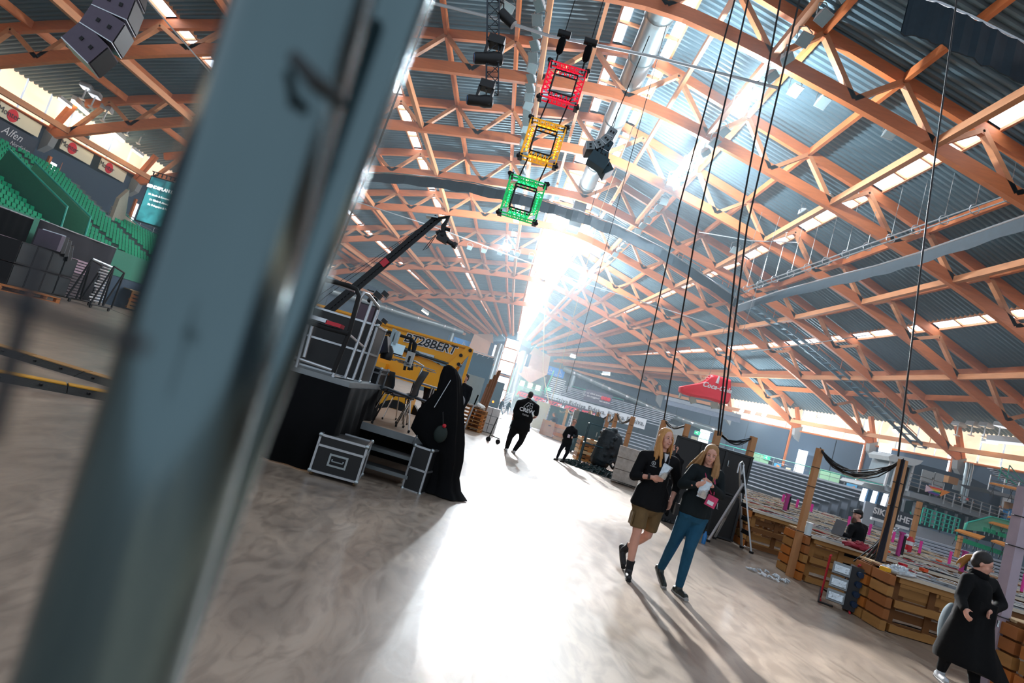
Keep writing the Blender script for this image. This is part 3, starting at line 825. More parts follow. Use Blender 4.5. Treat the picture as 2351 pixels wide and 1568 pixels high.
eye_w = mat('eye_white', '#a89c96', .3, var=0); eye_d = mat('eye_dark', '#1f2a33', .2, var=0); lip = mat('lips', '#b0564f', .4, var=0)
def frame_of(f, up=(0, 0, 1)):
    f = V(f).normalized(); u = V(up); u = (u - f * u.dot(f)).normalized(); r = f.cross(u)
    return Matrix((r, f, u)).transposed()     # columns: right(x), forward(y), up(z)
def hand(mb, w, d, nrm, s_=1.0, curl=.5, thumb=1, det=True):
    """w wrist, d pointing direction, nrm palm normal (side fingers curl to), thumb = side of the thumb"""
    d = V(d).normalized(); nrm = V(nrm); nrm = (nrm - d * nrm.dot(d)).normalized(); sd = d.cross(nrm) * thumb
    fr = Matrix((sd, d, nrm)).transposed(); w = V(w)
    ell(mb, w + d * .048 * s_, (.042 * s_, .052 * s_, .017 * s_), fr)
    capsule(mb, w - d * .03 * s_, w + d * .02 * s_, .027 * s_, .025 * s_, 8)
    if not det:
        ell(mb, w + d * .1 * s_ + nrm * .02 * s_, (.036 * s_, .04 * s_, .016 * s_), fr); return
    for i, L in enumerate((.070, .078, .072, .056)):
        b_ = w + d * .09 * s_ + sd * (.030 - .0205 * i) * s_
        p = b_ - d * .02 * s_; a = 0; q = b_
        capsule(mb, p, q, .0095 * s_, .0095 * s_, 7)
        for k, (fr_, rr_) in enumerate(((.45, .0088), (.32, .008), (.23, .007))):
            a += curl * (.55 + .25 * k)
            dd = d * math.cos(a) + nrm * math.sin(a); q2 = q + dd * L * fr_ * s_
            capsule(mb, q, q2, rr_ * s_, rr_ * s_ * .95, 7); q = q2
    p = w + d * .02 * s_ + sd * .028 * s_
    q = p + (d * .6 + sd * .6 + nrm * .35).normalized() * .042 * s_; capsule(mb, p, q, .0125 * s_, .011 * s_, 7)
    r_ = q + (d * .8 + sd * .05 + nrm * .6).normalized() * .034 * s_; capsule(mb, q, r_, .0105 * s_, .0085 * s_, 7)
def human(name, label, J, face, top, bottom, shoe, group=None, s_=1.0, voxel=.012, sleeve='long', shorts=False, wide=1.0, skinm=None, det=False, hands=None, hem=.06, headup=(0, 0, 1), neckw=1, topm=None, sleeve_end=1.0, coat=None, pants_wide=1.0, mouth_open=False):
    B = J['an_l'].lerp(J['an_r'], .5); base = V((J['pelvis'].x, J['pelvis'].y, 0))
    t = thing(name, label, 'person', base, 0, group)
    K = {k: v - base for k, v in J.items()}
    skm = skinm or skin
    W = wide
    f = V(face).normalized(); Hf = frame_of(f, headup); hc = K['head']
    # --- skin body, one surface
    b_ = MB()
    ell(b_, hc + Hf @ V((0, -.012, .03)) * s_, (.074 * s_, .093 * s_, .092 * s_), Hf)
    ell(b_, hc + Hf @ V((0, .018, -.045)) * s_, (.056 * s_, .066 * s_, .075 * s_), Hf)
    ell(b_, hc + Hf @ V((0, .052, -.098)) * s_, (.026 * s_, .024 * s_, .02 * s_), Hf)
    capsule(b_, hc + Hf @ V((0, .083, .012)) * s_, hc + Hf @ V((0, .102, -.022)) * s_, .008 * s_, .0145 * s_, 8)
    for sx in (-1, 1):
        ell(b_, hc + Hf @ V((sx * .076, -.008, -.008)) * s_, (.010 * s_, .019 * s_, .031 * s_), Hf)
        ell(b_, hc + Hf @ V((sx * .034, .052, -.028)) * s_, (.024 * s_, .022 * s_, .026 * s_), Hf)
    capsule(b_, hc + Hf @ V((0, -.02, -.06)) * s_, K['neck'], .052 * s_ * neckw, .060 * s_ * neckw)
    ch = K['neck'].lerp(K['pelvis'], .28)
    capsule(b_, K['neck'], ch, .06 * s_, .11 * s_)
    capsule(b_, ch, K['pelvis'], .115 * s_ * W, .12 * s_ * W)
    for sd in ('l', 'r'):
        capsule(b_, K['neck'] + V((0, 0, -.03)), K['sh_' + sd], .05 * s_, .05 * s_)
        capsule(b_, K['sh_' + sd], K['el_' + sd], .046 * s_, .037 * s_); capsule(b_, K['el_' + sd], K['wr_' + sd], .038 * s_, .026 * s_)
        hp = K['pelvis'] + (K['kn_' + sd] - K['pelvis']) * .12
        hx = (K['hip_' + sd])
        capsule(b_, hx, K['kn_' + sd], .083 * s_, .056 * s_)
        kn, an = K['kn_' + sd], K['an_' + sd]; cf = kn.lerp(an, .3) - f * .012
        capsule(b_, kn, cf, .053 * s_, .058 * s_); capsule(b_, cf, an, .056 * s_, .036 * s_)
        h = (hands or {}).get(sd)
        hd = (K['wr_' + sd] - K['el_' + sd]).normalized()
        if h: hand(b_, K['wr_' + sd], h.get('d', hd), h.get('n', f), s_, h.get('curl', .5), h.get('th', 1), det)
        else: hand(b_, K['wr_' + sd], hd, f, s_, .45, 1 if sd == 'l' else -1, det)
    blob('body', b_, skm, t, voxel, 3)
    # --- face
    if det or voxel < .014:
        for sx in (-1, 1):
            q = MB(); ell(q, hc + Hf @ V((sx * .030, .079, .008)) * s_, (.0125 * s_, .006 * s_, .0055 * s_), Hf, 8, 6); q.build('eye', eye_w, t, True)
            q = MB(); ell(q, hc + Hf @ V((sx * .030, .0855, .008)) * s_, (.006 * s_, .003 * s_, .0052 * s_), Hf, 8, 6); q.build('iris', eye_d, t, True)
            q = MB(); q.path([hc + Hf @ V((sx * a, .087 - .2 * abs(a - .03), .027 + z)) * s_ for a, z in ((.015, 0), (.03, .004), (.046, -.002))], .0032 * s_, 5); q.build('eyebrow', mat('brow', '#8a6238', .8, var=0), t, True)
        q = MB(); q.path([hc + Hf @ V((a, .083 - 1.2 * a * a, -.056 + .9 * a * a * 4)) * s_ for a in (-.024, -.012, 0, .012, .024)], [.003 * s_, .006 * s_, .0065 * s_, .006 * s_, .003 * s_], 6); q.build('mouth', lip, t, True)
        if mouth_open:
            q = MB(); q.path([hc + Hf @ V((a, .089 - 1.2 * a * a, -.055 + 3.6 * a * a)) * s_ for a in (-.015, 0, .015)], [.002 * s_, .0045 * s_, .002 * s_], 6); q.build('teeth', eye_w, t, True)
    # --- top garment
    topm = topm or mat('cloth_' + top, '#' + top, .85, var=.2, scale=12, bump=.3, spec=.2)
    q = MB()
    capsule(q, K['neck'] + V((0, 0, -.035)), ch, .085 * s_, .135 * s_ * W)
    pv = K['pelvis'] + V((0, 0, hem))
    capsule(q, ch, pv, .145 * s_ * W, .15 * s_ * W)
    if W > 1.2: ell(q, ch.lerp(pv, .6) + f * .03, (.2 * s_ * W, .17 * s_ * W, .24 * s_), None)
    q.path([pv.lerp(ch, .15), pv + V((0, 0, -.05)), pv + V((0, 0, -.14)), pv + V((0, 0, -.16))], [.15 * s_ * W, .158 * s_ * W, .160 * s_ * W, .145 * s_ * W], 18)
    for sd in ('l', 'r'):
        hq = V((K['hip_' + sd].x, K['hip_' + sd].y, pv.z)); q.path([hq + V((0, 0, .16)), hq + V((0, 0, .08)), hq + V((0, 0, -.12)), hq + V((0, 0, -.15))], [.05 * s_ * W, .10 * s_ * W, .125 * s_ * W, .115 * s_ * W], 14)
        sh, el, wr = K['sh_' + sd], K['el_' + sd], K['wr_' + sd]
        capsule(q, K['neck'] + V((0, 0, -.04)), sh, .068 * s_, .074 * s_); capsule(q, ch, sh, .13 * s_, .078 * s_)
        if sleeve == 'long':
            capsule(q, sh, el, .076 * s_, .062 * s_); capsule(q, el, el.lerp(wr, sleeve_end), .062 * s_, .046 * s_)
        else:
            capsule(q, sh, sh.lerp(el, .72), .08 * s_, .078 * s_)
    q2 = blob('top', q, topm, t, voxel * 1.15, 5)
    # --- bottoms
    bm_ = mat('cloth_' + bottom, '#' + bottom, .85, var=.22, scale=14, bump=.3, spec=.2)
    q = MB(); PW_ = pants_wide
    capsule(q, K['pelvis'] + V((0, 0, .06)), K['pelvis'] + V((0, 0, -.03)), .135 * s_ * W, .145 * s_ * W)
    for sd in ('l', 'r'):
        hx, kn, an = K['hip_' + sd], K['kn_' + sd], K['an_' + sd]
        capsule(q, K['pelvis'], hx, .14 * s_ * W, .11 * s_ * W)
        if shorts:
            q.path([hx + V((0, 0, .03)), hx.lerp(kn, .2), hx.lerp(kn, .8), hx.lerp(kn, .84)], [.112 * s_ * PW_, .108 * s_ * PW_, .098 * s_ * PW_, .09 * s_ * PW_], 16)
        else:
            capsule(q, hx, kn, .105 * s_ * (W if W < 1.2 else W * .75) * PW_, .070 * s_ * PW_); cf = kn.lerp(an, .3) - f * .012
            capsule(q, kn, cf, .070 * s_ * PW_, .068 * s_ * PW_); capsule(q, cf, kn.lerp(an, .96), .068 * s_ * PW_, .05 * s_ * PW_)
    blob('shorts' if shorts else 'trousers', q, bm_, t, voxel * 1.15, 4)
    # --- shoes
    sm = mat('shoe_' + shoe, '#' + shoe, .5, var=.1)
    for sd in ('l', 'r'):
        an = K['an_' + sd]; to = K['toe_' + sd]; d = (to - an)
        dh = V((d.x, d.y, 0)); dh = dh.normalized() if dh.length > .02 else f
        if abs(d.z) < .16: toe = V((an.x, an.y, to.z)) + dh * .17 * s_; heel = V((an.x, an.y, to.z)) - dh * .055 * s_
        else: toe = to; heel = an + (an - K['kn_' + sd]).normalized() * .06 * s_ - dh * .05 * s_
        z = .045 * s_
        q = MB(); u = V((0, 0, z))
        capsule(q, heel + u, toe + u * .9, .042 * s_, .036 * s_); capsule(q, an, heel.lerp(toe, .35) + u, .045 * s_, .045 * s_)
        o_ = blob('shoe', q, sm, t, voxel, 2)
        q = MB(); q.path([heel + V((0, 0, .012)) - (toe - heel).normalized() * .045 * s_, heel.lerp(toe, .6) + V((0, 0, .01)), toe + V((0, 0, .014)) + (toe - heel).normalized() * .038 * s_], [.03 * s_, .036 * s_, .03 * s_], 8)
        k = q.build('sole', mat('sole_pale', '#9a9a98', .6) if shoe != '15181a' else rubber, o_, True)
    return t, K, Hf, hc, f
def hair_short(t, hc, Hf, s_, m, voxel=.012, k=1.0):
    q = MB(); ell(q, hc + Hf @ V((0, -.028, .052)) * s_, (.083 * s_ * k, .092 * s_ * k, .085 * s_ * k), Hf)
    ell(q, hc + Hf @ V((0, -.05, .0)) * s_, (.078 * s_ * k, .068 * s_ * k, .075 * s_ * k), Hf)
    blob('hair', q, m, t, voxel, 3)
def hair_long(t, hc, Hf, s_, m, length=.36, seed=1, spread=1.0, front=.5, voxel=.009, side_bias=0):
    rnd = random.Random(seed); q = MB()
    ell(q, hc + Hf @ V((0, -.026, .055)) * s_, (.086 * s_, .091 * s_, .081 * s_), Hf)
    ell(q, hc + Hf @ V((0, -.055, -.03)) * s_, (.084 * s_, .06 * s_, .10 * s_), Hf)
    for i in range(46):
        a = rnd.uniform(-1, 1) * 2.15          # angle round the back of the head from the rear
        x = math.sin(a) * .082; y = -math.cos(a) * .082 - .005
        L = length * rnd.uniform(.75, 1.05) * (1 if abs(a) < 1.4 else front * 2 if front < .5 else 1)
        wv = rnd.uniform(-.012, .012)
        p0 = hc + Hf @ V((x * .75, y * .8 + .0, .075)) * s_; p1 = hc + Hf @ V((x * 1.1, y * 1.05, .0)) * s_
        p2 = hc + Hf @ V((x * (1.15 + .25 * spread), y * 1.1 + .01, -L * .5)) * s_ ; p3 = hc + Hf @ V((x * (1.2 + .45 * spread) + wv + side_bias * .05, y * 1.0 + .02 + wv, -L)) * s_
        q.path([p0, p1, p2, p3], [.012 * s_, .014 * s_, .013 * s_, .004 * s_], 6)
    blob('hair', q, m, t, voxel, 1)
def W3(px, py, Y, dy=0): return D(px, py, Y + dy)
blond = mat('blond_hair', '#c08a4e', .55, var=.35, scale=30, stretch=(6, 6, 1), bump=.4)
dkhair = mat('dark_hair', '#15110f', .6, var=.2); brhair = mat('brown_hair', '#4a3020', .6, var=.2)

# man in black sweatshirt and khaki shorts --------------------------------------------
Y = 7.23
J = dict(head=W3(1529, 1007, Y), neck=W3(1518, 1040, Y, .03), pelvis=W3(1489, 1150, Y, .03),
         sh_l=W3(1480, 1047, Y, .02), sh_r=W3(1547, 1062, Y, .05), el_l=W3(1456, 1092, Y, -.02), wr_l=W3(1498, 1096, Y, -.22), el_r=W3(1556, 1110, Y, .12), wr_r=W3(1541, 1148, Y, .02),
         hip_l=W3(1473, 1156, Y, -.02), hip_r=W3(1506, 1163, Y, .07), kn_l=W3(1462, 1222, Y, -.05), kn_r=W3(1487, 1228, Y, .12), an_l=W3(1449, 1290, Y, -.02), an_r=W3(1434, 1262, Y, .48),
         toe_l=G(1440, 1326), toe_r=W3(1430, 1300, Y, .36))
J['toe_l'] = V((J['an_l'].x - .03, J['an_l'].y - .18, 0)); J['an_l'].z = .1
m1, K, Hf, hc, f = human('person', 'walking man in black sweatshirt and khaki shorts with long blond hair and silver pouch', J, (.38, -1, .02), '0b0c0f', '6a563a', '15181a', voxel=.007, det=True, shorts=True, sleeve='long', sleeve_end=.42, wide=1.12, hem=.07, pants_wide=.96, mouth_open=True,
    hands={'l': dict(d=(1, -.15, .1), n=(.2, .6, .2), curl=.75, th=-1), 'r': dict(curl=.7, n=(-1, -.3, 0), d=(-.1, -.1, -1))})
hair_long(m1, hc, Hf, 1.0, blond, .30, 3, .2, .9)
def strands(t, pts, r, m, n_=6, name='hair_lock', jit=.014, seed=2):
    rnd = random.Random(seed); q = MB()
    for i in range(n_):
        o = V((rnd.uniform(-jit, jit), rnd.uniform(-jit, jit), rnd.uniform(-jit, jit) * .5))
        q.path([V(p) + o * (1 + .6 * k) for k, p in enumerate(pts)], [r * (.9 if k else .6) if k < len(pts) - 1 else r * .25 for k in range(len(pts))], 6)
    return blob(name, q, m, t, .009, 1)
strands(m1, [hc + Hf @ V(p) for p in ((.07, .0, .03), (.085, .035, -.08), (.075, .075, -.2), (.06, .10, -.36))], .014, blond, 7)
strands(m1, [hc + Hf @ V(p) for p in ((-.07, .0, .03), (-.09, .02, -.08), (-.10, .02, -.2))], .014, blond, 7, seed=5)
q = MB(); q.prism([(-.03, 0), (.03, 0), (.004, -.10), (-.004, -.10)], -.006, .006)
vv = q.mesh('shirt_front', mat('white_tshirt', '#c9c9cd', .8)); c = K['neck'] + V((.03, -.13, .01)); vv.transform(Matrix.Translation(c) @ Matrix.Rotation(.36, 4, 'Z') @ Matrix.Rotation(-.12, 4, 'X')); link('undershirt', vv, m1)
q = MB()
for sx in (-1, 1): q.path([K['neck'] + V((sx * .075 + .01, -.02, .03)), K['neck'] + V((sx * .055 + .03, -.12, -.06)), K['neck'] + V((sx * .01 + .06, -.175, -.26))], .007, 5)
q.build('lanyard', mat('lanyard_grey', '#4a4d55', .6), m1)
def logo_ring(t, c, x, u, r, m):
    q = MB(); x = V(x).normalized(); u = V(u)
    q.path([V(c) + (x * math.cos(a) + u * math.sin(a)) * r for a in [i * PI / 6 for i in range(13)]], r * .12, 5)
    for k in range(3):
        a = k * 2 * PI / 3 + .5; q.tube(V(c) + (x * math.cos(a) + u * math.sin(a)) * r * .35, V(c) + (x * math.cos(a + 2.1) + u * math.sin(a + 2.1)) * r * .35, r * .12, 5)
    return q.build('chest_logo', m, t)
wt = mat('print_white', '#d9dcdf', .6, var=0)
logo_ring(m1, V(K['neck']) + V((-.10, -.155, -.14)), (1, -.3, 0), (0, 0, 1), .022, wt)
put_text('GATHERING', .013, wt, m1, K['neck'] + V((-.10, -.165, -.178)), (1, -.28, 0), spacing=1.1)
q = MB(); w = K['wr_l']; q.path([w + V((-.055, .005, 0)), w + V((-.03, .0, .003))], .036, 10); q.build('wristband', rubber, m1, True)
for sd in ('l', 'r'):
    q = MB(); a = K['an_' + sd]; k_ = K['kn_' + sd]; q.path([a.lerp(k_, -.02), a.lerp(k_, .12), a.lerp(k_, .24)], [.045, .045, .053], 12); q.build('sock', mat('sock_black', '#14161a', .9), m1, True)
q = MB(); hp = K['hip_l'].lerp(K['kn_l'], .55); q.box(hp + V((-.098, -.01, 0)), (.02, .12, .15)); q.build('cargo_pocket', mat('cloth_6a563a', '#6a563a'), m1)
foil = mat('silver_foil', '#b9c0c4', .22, .95, var=.35, scale=14, bump=.8)
def pouch(label, loc, h=.17, w=.11, rz=0, ry=0):
    t = thing('foil_pouch', label, 'pouch', loc, rz); q = MB(); n_ = 8; vs = []
    for j in range(n_ + 1):
        z = h * (j / n_ - .5); wd = w / 2 * (.8 + .25 * j / n_); th = .022 * math.sin(PI * min(.95, (j / n_) * .9 + .05))
        for a in range(10):
            an = 2 * PI * a / 10; vs.append((wd * math.cos(an) + .004 * math.sin(j * 3 + a * 2), max(.002, th) * math.sin(an), z))
    fs = [(j * 10 + a, j * 10 + (a + 1) % 10, (j + 1) * 10 + (a + 1) % 10, (j + 1) * 10 + a) for j in range(n_) for a in range(10)] + [tuple(range(9, -1, -1)), tuple(n_ * 10 + a for a in range(10))]
    q.add(vs, fs); me = q.mesh('bag', foil, True); me.transform(Matrix.Rotation(ry, 4, 'Y')); link('bag', me, t)
    q = MB(); q.box((0, -.004, h * .47), (w * 1.02, .006, .012)); me = q.mesh('zip_seal', foil); me.transform(Matrix.Rotation(ry, 4, 'Y')); link('zip_seal', me, t)
    return t
pouch('crumpled silver foil pouch held by the man in shorts', D(1527, 1083, 6.93), .17, .12, .2, .25)

# woman in dark grey sweatshirt and jeans ------------------------------------------------
Y = 7.12
J = dict(head=W3(1632, 1045, Y), neck=W3(1624, 1076, Y, .04), pelvis=W3(1592, 1176, Y, .06),
         sh_l=W3(1597, 1078, Y, .0), sh_r=W3(1650, 1092, Y, .10), el_l=W3(1566, 1112, Y, -.03), wr_l=W3(1597, 1113, Y, -.22), el_r=W3(1654, 1138, Y, .05), wr_r=W3(1634, 1116, Y, -.2),
         hip_l=W3(1578, 1180, Y, .02), hip_r=W3(1606, 1187, Y, .08), kn_l=W3(1549, 1243, Y, .12), kn_r=W3(1583, 1258, Y, -.05), an_l=W3(1517, 1305, Y, .3), an_r=W3(1561, 1338, Y, .0),
         toe_l=V((0, 0, 0)), toe_r=V((0, 0, 0)))
J['an_l'].z = max(.09, J['an_l'].z); J['an_r'].z = .09
J['toe_l'] = V((J['an_l'].x + .02, J['an_l'].y - .2, 0)); J['toe_r'] = V((J['an_r'].x + .05, J['an_r'].y - .2, 0))
w1, K, Hf, hc, f = human('person', 'woman in dark sweatshirt and blue jeans with long wavy hair, opening a silver pouch', J, (-.25, -1, -.22), '141c1f', '1d4a63', '1b2422', voxel=.007, det=True, s_=.97, wide=1.05, hem=.12, sleeve_end=.9,
    hands={'l': dict(d=(.8, -.3, .35), n=(.5, .5, .4), curl=.9, th=-1), 'r': dict(d=(-.8, -.3, .3), n=(-.5, .5, .4), curl=.9, th=1)}, headup=(.02, 0, 1), mouth_open=True)
dblond = mat('dark_blond_hair', '#9c7448', .55, var=.35, scale=30, stretch=(6, 6, 1), bump=.4)
hair_long(w1, hc, Hf, .99, dblond, .38, 9, .75, .9)
strands(w1, [hc + Hf @ V(p) for p in ((-.07, .0, .03), (-.10, .05, -.08), (-.11, .07, -.2), (-.07, .10, -.34))], .017, dblond, 9, jit=.02)
strands(w1, [hc + Hf @ V(p) for p in ((.07, .0, .03), (.11, .03, -.08), (.15, .02, -.18), (.18, .03, -.27))], .017, dblond, 9, seed=6, jit=.02)
q = MB(); c = K['pelvis'] + V((.08, -.24, .2)); q.box(c, (.13, .012, .13), Matrix.Rotation(.2, 3, 'Y')); q.build('badge', mat('pink_badge', '#c2305f', .4), w1)
q = MB(); q.box(c + V((-.01, -.008, -.02)), (.075, .006, .045), Matrix.Rotation(.2, 3, 'Y')); q.build('badge_card', white, w1)
q = MB(); q.path([K['neck'] + V((.07, -.04, 0)), K['neck'] + V((.07, -.17, -.15)), c + V((.01, 0, .08))], .007, 5); q.path([K['neck'] + V((-.06, -.04, 0)), K['neck'] + V((-.02, -.17, -.15)), c + V((-.02, 0, .08))], .007, 5); q.build('lanyard', mat('pink_lanyard', '#b02a58', .6), w1)
q = MB(); q.box(K['hip_l'] + V((-.14, 0, .02)), (.05, .06, .14)); q.tube(K['hip_l'] + V((-.15, 0, .08)), K['hip_l'] + V((-.15, 0, .2)), .008, 5); q.build('belt_radio', black, w1)
pouch('silver foil pouch held in both hands by the woman in jeans', D(1616, 1124, 6.88), .2, .13, -.1, .1)
for tt0 in (m1, w1):
    for sh in [c_ for c_ in tt0.children if c_.name.startswith('shoe')]:
        pass

# crew man seen from behind --------------------------------------------------------------
Y = 19.4
J = dict(head=W3(1217, 908, Y), neck=W3(1214, 916, Y), pelvis=W3(1195, 978, Y), sh_l=W3(1191, 924, Y), sh_r=W3(1233, 934, Y), el_l=W3(1180, 952, Y), wr_l=W3(1175, 968, Y), el_r=W3(1230, 957, Y), wr_r=W3(1217, 963, Y, .3),
         hip_l=W3(1184, 981, Y), hip_r=W3(1203, 984, Y), kn_l=W3(1171, 1003, Y), kn_r=W3(1198, 1009, Y, .1), an_l=W3(1164, 1026, Y), an_r=W3(1181, 1034, Y), toe_l=V((0, 0, 0)), toe_r=V((0, 0, 0)))
for k in ('l', 'r'): J['an_' + k].z = .1; J['toe_' + k] = V((J['an_' + k].x - .05, J['an_' + k].y + .2, 0))
cm_, K, Hf, hc, f = human('person', 'heavy man walking away in black crew T-shirt, black trousers and white trainers', J, (-.3, 1, .15), '07080b', '0e1013', 'd5d6d8', voxel=.015, s_=1.08, sleeve='short', wide=1.6, pants_wide=1.35, hem=.04)
hair_short(cm_, hc, Hf, 1.08, dkhair, .015)
def logo_crew(t, c, x, u, s_):
    x = V(x).normalized(); u = V(u).normalized(); q = MB()
    for a, b_ in (((-.5, -.3), (-.1, .3)), ((-.1, .3), (.15, .3)), ((-.2, -.3), (.1, .1)), ((.1, .1), (-.05, -.3)), ((.2, .3), (.5, .3)), ((.2, .3), (.25, -.3)), ((.25, -.3), (.55, -.3)), ((.5, .3), (.5, .15)), ((.55, -.3), (.52, 0)), ((.52, 0), (.38, 0)), ((-.5, -.3), (-.35, -.3))):
        q.bar(c + x * a[0] * s_ + u * a[1] * s_, c + x * b_[0] * s_ + u * b_[1] * s_, .01, s_ * .09, x.cross(u))
    return q.build('back_logo', wt, t)
bk = K['neck'].lerp(K['pelvis'], .36) + V((0, -.33, 0))
logo_crew(cm_, bk + V((.03, 0, .13)), (1, 0, 0), (0, 0, 1), .27)
put_text('CREW', .17, wt, cm_, bk + V((.03, 0, -.05)), (1, 0, 0), bold=.006)
put_text('TikTok', .075, wt, cm_, bk + V((.03, 0, -.2)), (1, 0, 0))
t = thing('water_bottle', 'clear bottle in the left hand of the crew man', 'bottle', D(1173, 975, 19.35)); q = MB(); q.path([(0, 0, -.13), (0, 0, -.12), (0, 0, .06), (0, 0, .1), (0, 0, .14)], [.03, .036, .036, .015, .015], 10); q.build('bottle_body', mat('clear_plastic', '#c5d3d8', .1, 0, var=0), t, True)
q = MB(); q.tube((0, 0, .14), (0, 0, .16), .018, 8); q.build('cap', white, t)

# small man in glasses standing ---------------------------------------------------------------
Y = 21.8
J = dict(head=W3(1319, 969, Y), neck=W3(1314, 979, Y), pelvis=W3(1302, 1013, Y), sh_l=W3(1304, 984, Y), sh_r=W3(1322, 989, Y), el_l=W3(1295, 998, Y), wr_l=W3(1296, 1008, Y), el_r=W3(1323, 1002, Y, -.05), wr_r=W3(1315, 1004, Y, -.25),
         hip_l=W3(1298, 1014, Y), hip_r=W3(1306, 1016, Y), kn_l=W3(1286, 1034, Y), kn_r=W3(1302, 1040, Y), an_l=W3(1278, 1054, Y), an_r=W3(1292, 1059, Y), toe_l=V((0, 0, 0)), toe_r=V((0, 0, 0)))
for k in ('l', 'r'): J['an_' + k].z = .09; J['toe_' + k] = V((J['an_' + k].x - .1, J['an_' + k].y - .15, 0))
p_, K, Hf, hc, f = human('person', 'slim man in glasses and black hooded top standing on the bright floor, badge on lanyard', J, (-.1, -1, -.1), '0d1014', '10141c', '15181a', voxel=.0135, s_=.98)
hair_short(p_, hc, Hf, .98, brhair, .014)
q = MB()
for sx in (-1, 1): q.path([hc + Hf @ V((sx * .033 + .028 * math.cos(a), .094, .008 + .022 * math.sin(a))) for a in [i * PI / 5 for i in range(11)]], .004, 4)
q.tube(hc + Hf @ V((-.01, .098, .01)), hc + Hf @ V((.01, .098, .01)), .004, 4); q.build('glasses', black, p_)
q = MB(); q.box(K['pelvis'] + V((-.02, -.2, .2)), (.09, .01, .12)); q.build('badge', mat('pale_badge', '#d8c9d4', .5), p_)
q = MB(); q.ball(K['wr_l'] + V((-.02, -.02, -.06)), (.06, .05, .09), 8, 6); q.build('glove', rubber, p_, True)

def simple_person(label, Y, P, face, top, bottom, shoe='15181a', hairm=dkhair, ground=True, voxel=.022, s_=1.0, wide=1.0, **k):
    J = {a: W3(b_[0], b_[1], Y, b_[2] if len(b_) > 2 else 0) for a, b_ in P.items()}
    for a in ('l', 'r'):
        if ground: J['an_' + a].z = .09
        J['toe_' + a] = V((J['an_' + a].x + face[0] * .18, J['an_' + a].y + face[1] * .18, J['an_' + a].z - .09))
    t, K, Hf, hc, f = human('person', label, J, face, top, bottom, shoe, voxel=voxel, s_=s_, wide=wide, **k)
    if hairm: hair_short(t, hc, Hf, s_, hairm, voxel * .8)
    return t, K, Hf, hc, f
# pair walking far away by the white steps
simple_person('tiny far walker in teal jacket and blue jeans striding left', 58, dict(head=(1155, 918), neck=(1154, 921), pelvis=(1149, 934), sh_l=(1152, 922), sh_r=(1156, 923, .3), el_l=(1149, 927), wr_l=(1147, 931), el_r=(1156, 929), wr_r=(1156, 934), hip_l=(1148, 935), hip_r=(1150, 935), kn_l=(1146, 941), kn_r=(1151, 942), an_l=(1140, 946), an_r=(1154, 951)), (-1, -.1, 0), '16323c', '335a6b')
simple_person('tiny far walker in teal jacket and grey trousers, following the other', 58, dict(head=(1172, 921), neck=(1171, 924), pelvis=(1165, 937), sh_l=(1169, 925), sh_r=(1172, 926, .3), el_l=(1165, 930), wr_l=(1162, 934), el_r=(1172, 932), wr_r=(1172, 937), hip_l=(1164, 938), hip_r=(1166, 938), kn_l=(1161, 943), kn_r=(1166, 946), an_l=(1155, 949), an_r=(1166, 956)), (-1, -.1, 0), '16323c', '7c8a90', 'd5d6d8')
# man bending over cardboard box
simple_person('man in dark T-shirt and brown trousers bending over a cardboard box', 40, dict(head=(1271, 952, -.1), neck=(1273, 957), pelvis=(1276, 979), sh_l=(1270, 960, -.1), sh_r=(1279, 961, .1), el_l=(1265, 966, -.3), wr_l=(1261, 971, -.4), el_r=(1278, 969), wr_r=(1272, 973, -.2), hip_l=(1273, 981), hip_r=(1279, 982), kn_l=(1265, 990), kn_r=(1273, 994), an_l=(1261, 1000), an_r=(1270, 1005)), (-1, -.5, -.4), '10232e', '8a6a45', hairm=brhair, sleeve='short')
# people behind the riser by the yellow lift
simple_person('man with dark hair behind the riser, seen from behind by the yellow lift', 15, dict(head=(1004, 846), neck=(1000, 858), pelvis=(983, 920), sh_l=(985, 864), sh_r=(1016, 872), el_l=(978, 895), wr_l=(975, 920), el_r=(1010, 905), wr_r=(1003, 930), hip_l=(978, 922), hip_r=(990, 925), kn_l=(966, 965), kn_r=(980, 968), an_l=(955, 1005), an_r=(968, 1010)), (.5, 1, 0), '0b0c0f', '15181d', hairm=brhair, voxel=.016)
t_, K, Hf, hc, f = simple_person('bearded man in dark jacket and jeans standing beside the draped stand', 15.5, dict(head=(1068, 868), neck=(1065, 881), pelvis=(1052, 934), sh_l=(1053, 886), sh_r=(1079, 893), el_l=(1048, 912), wr_l=(1060, 922, -.2), el_r=(1074, 915), wr_r=(1064, 935), hip_l=(1048, 936), hip_r=(1057, 938), kn_l=(1042, 968), kn_r=(1052, 972), an_l=(1034, 1000), an_r=(1044, 1004)), (-.6, -1, -.1), '0b1118', '1b2e44', voxel=.0139)
q = MB(); ell(q, hc + Hf @ V((0, .045, -.085)), (.052, .05, .042), Hf); blob('beard', q, dkhair, t_, .012, 2)
# person sitting behind the couple
simple_person('person in black with short dark hair half hidden behind the couple', 13.6, dict(head=(1552, 1030), neck=(1554, 1043), pelvis=(1548, 1112), sh_l=(1540, 1050), sh_r=(1569, 1058), el_l=(1535, 1080), wr_l=(1535, 1105), el_r=(1567, 1086), wr_r=(1558, 1110), hip_l=(1543, 1114), hip_r=(1553, 1118), kn_l=(1530, 1145, -.2), kn_r=(1545, 1150, -.1), an_l=(1533, 1178), an_r=(1545, 1185)), (-.6, -.8, -.2), '0b0c0f', '0e1013', hairm=dkhair, voxel=.016)
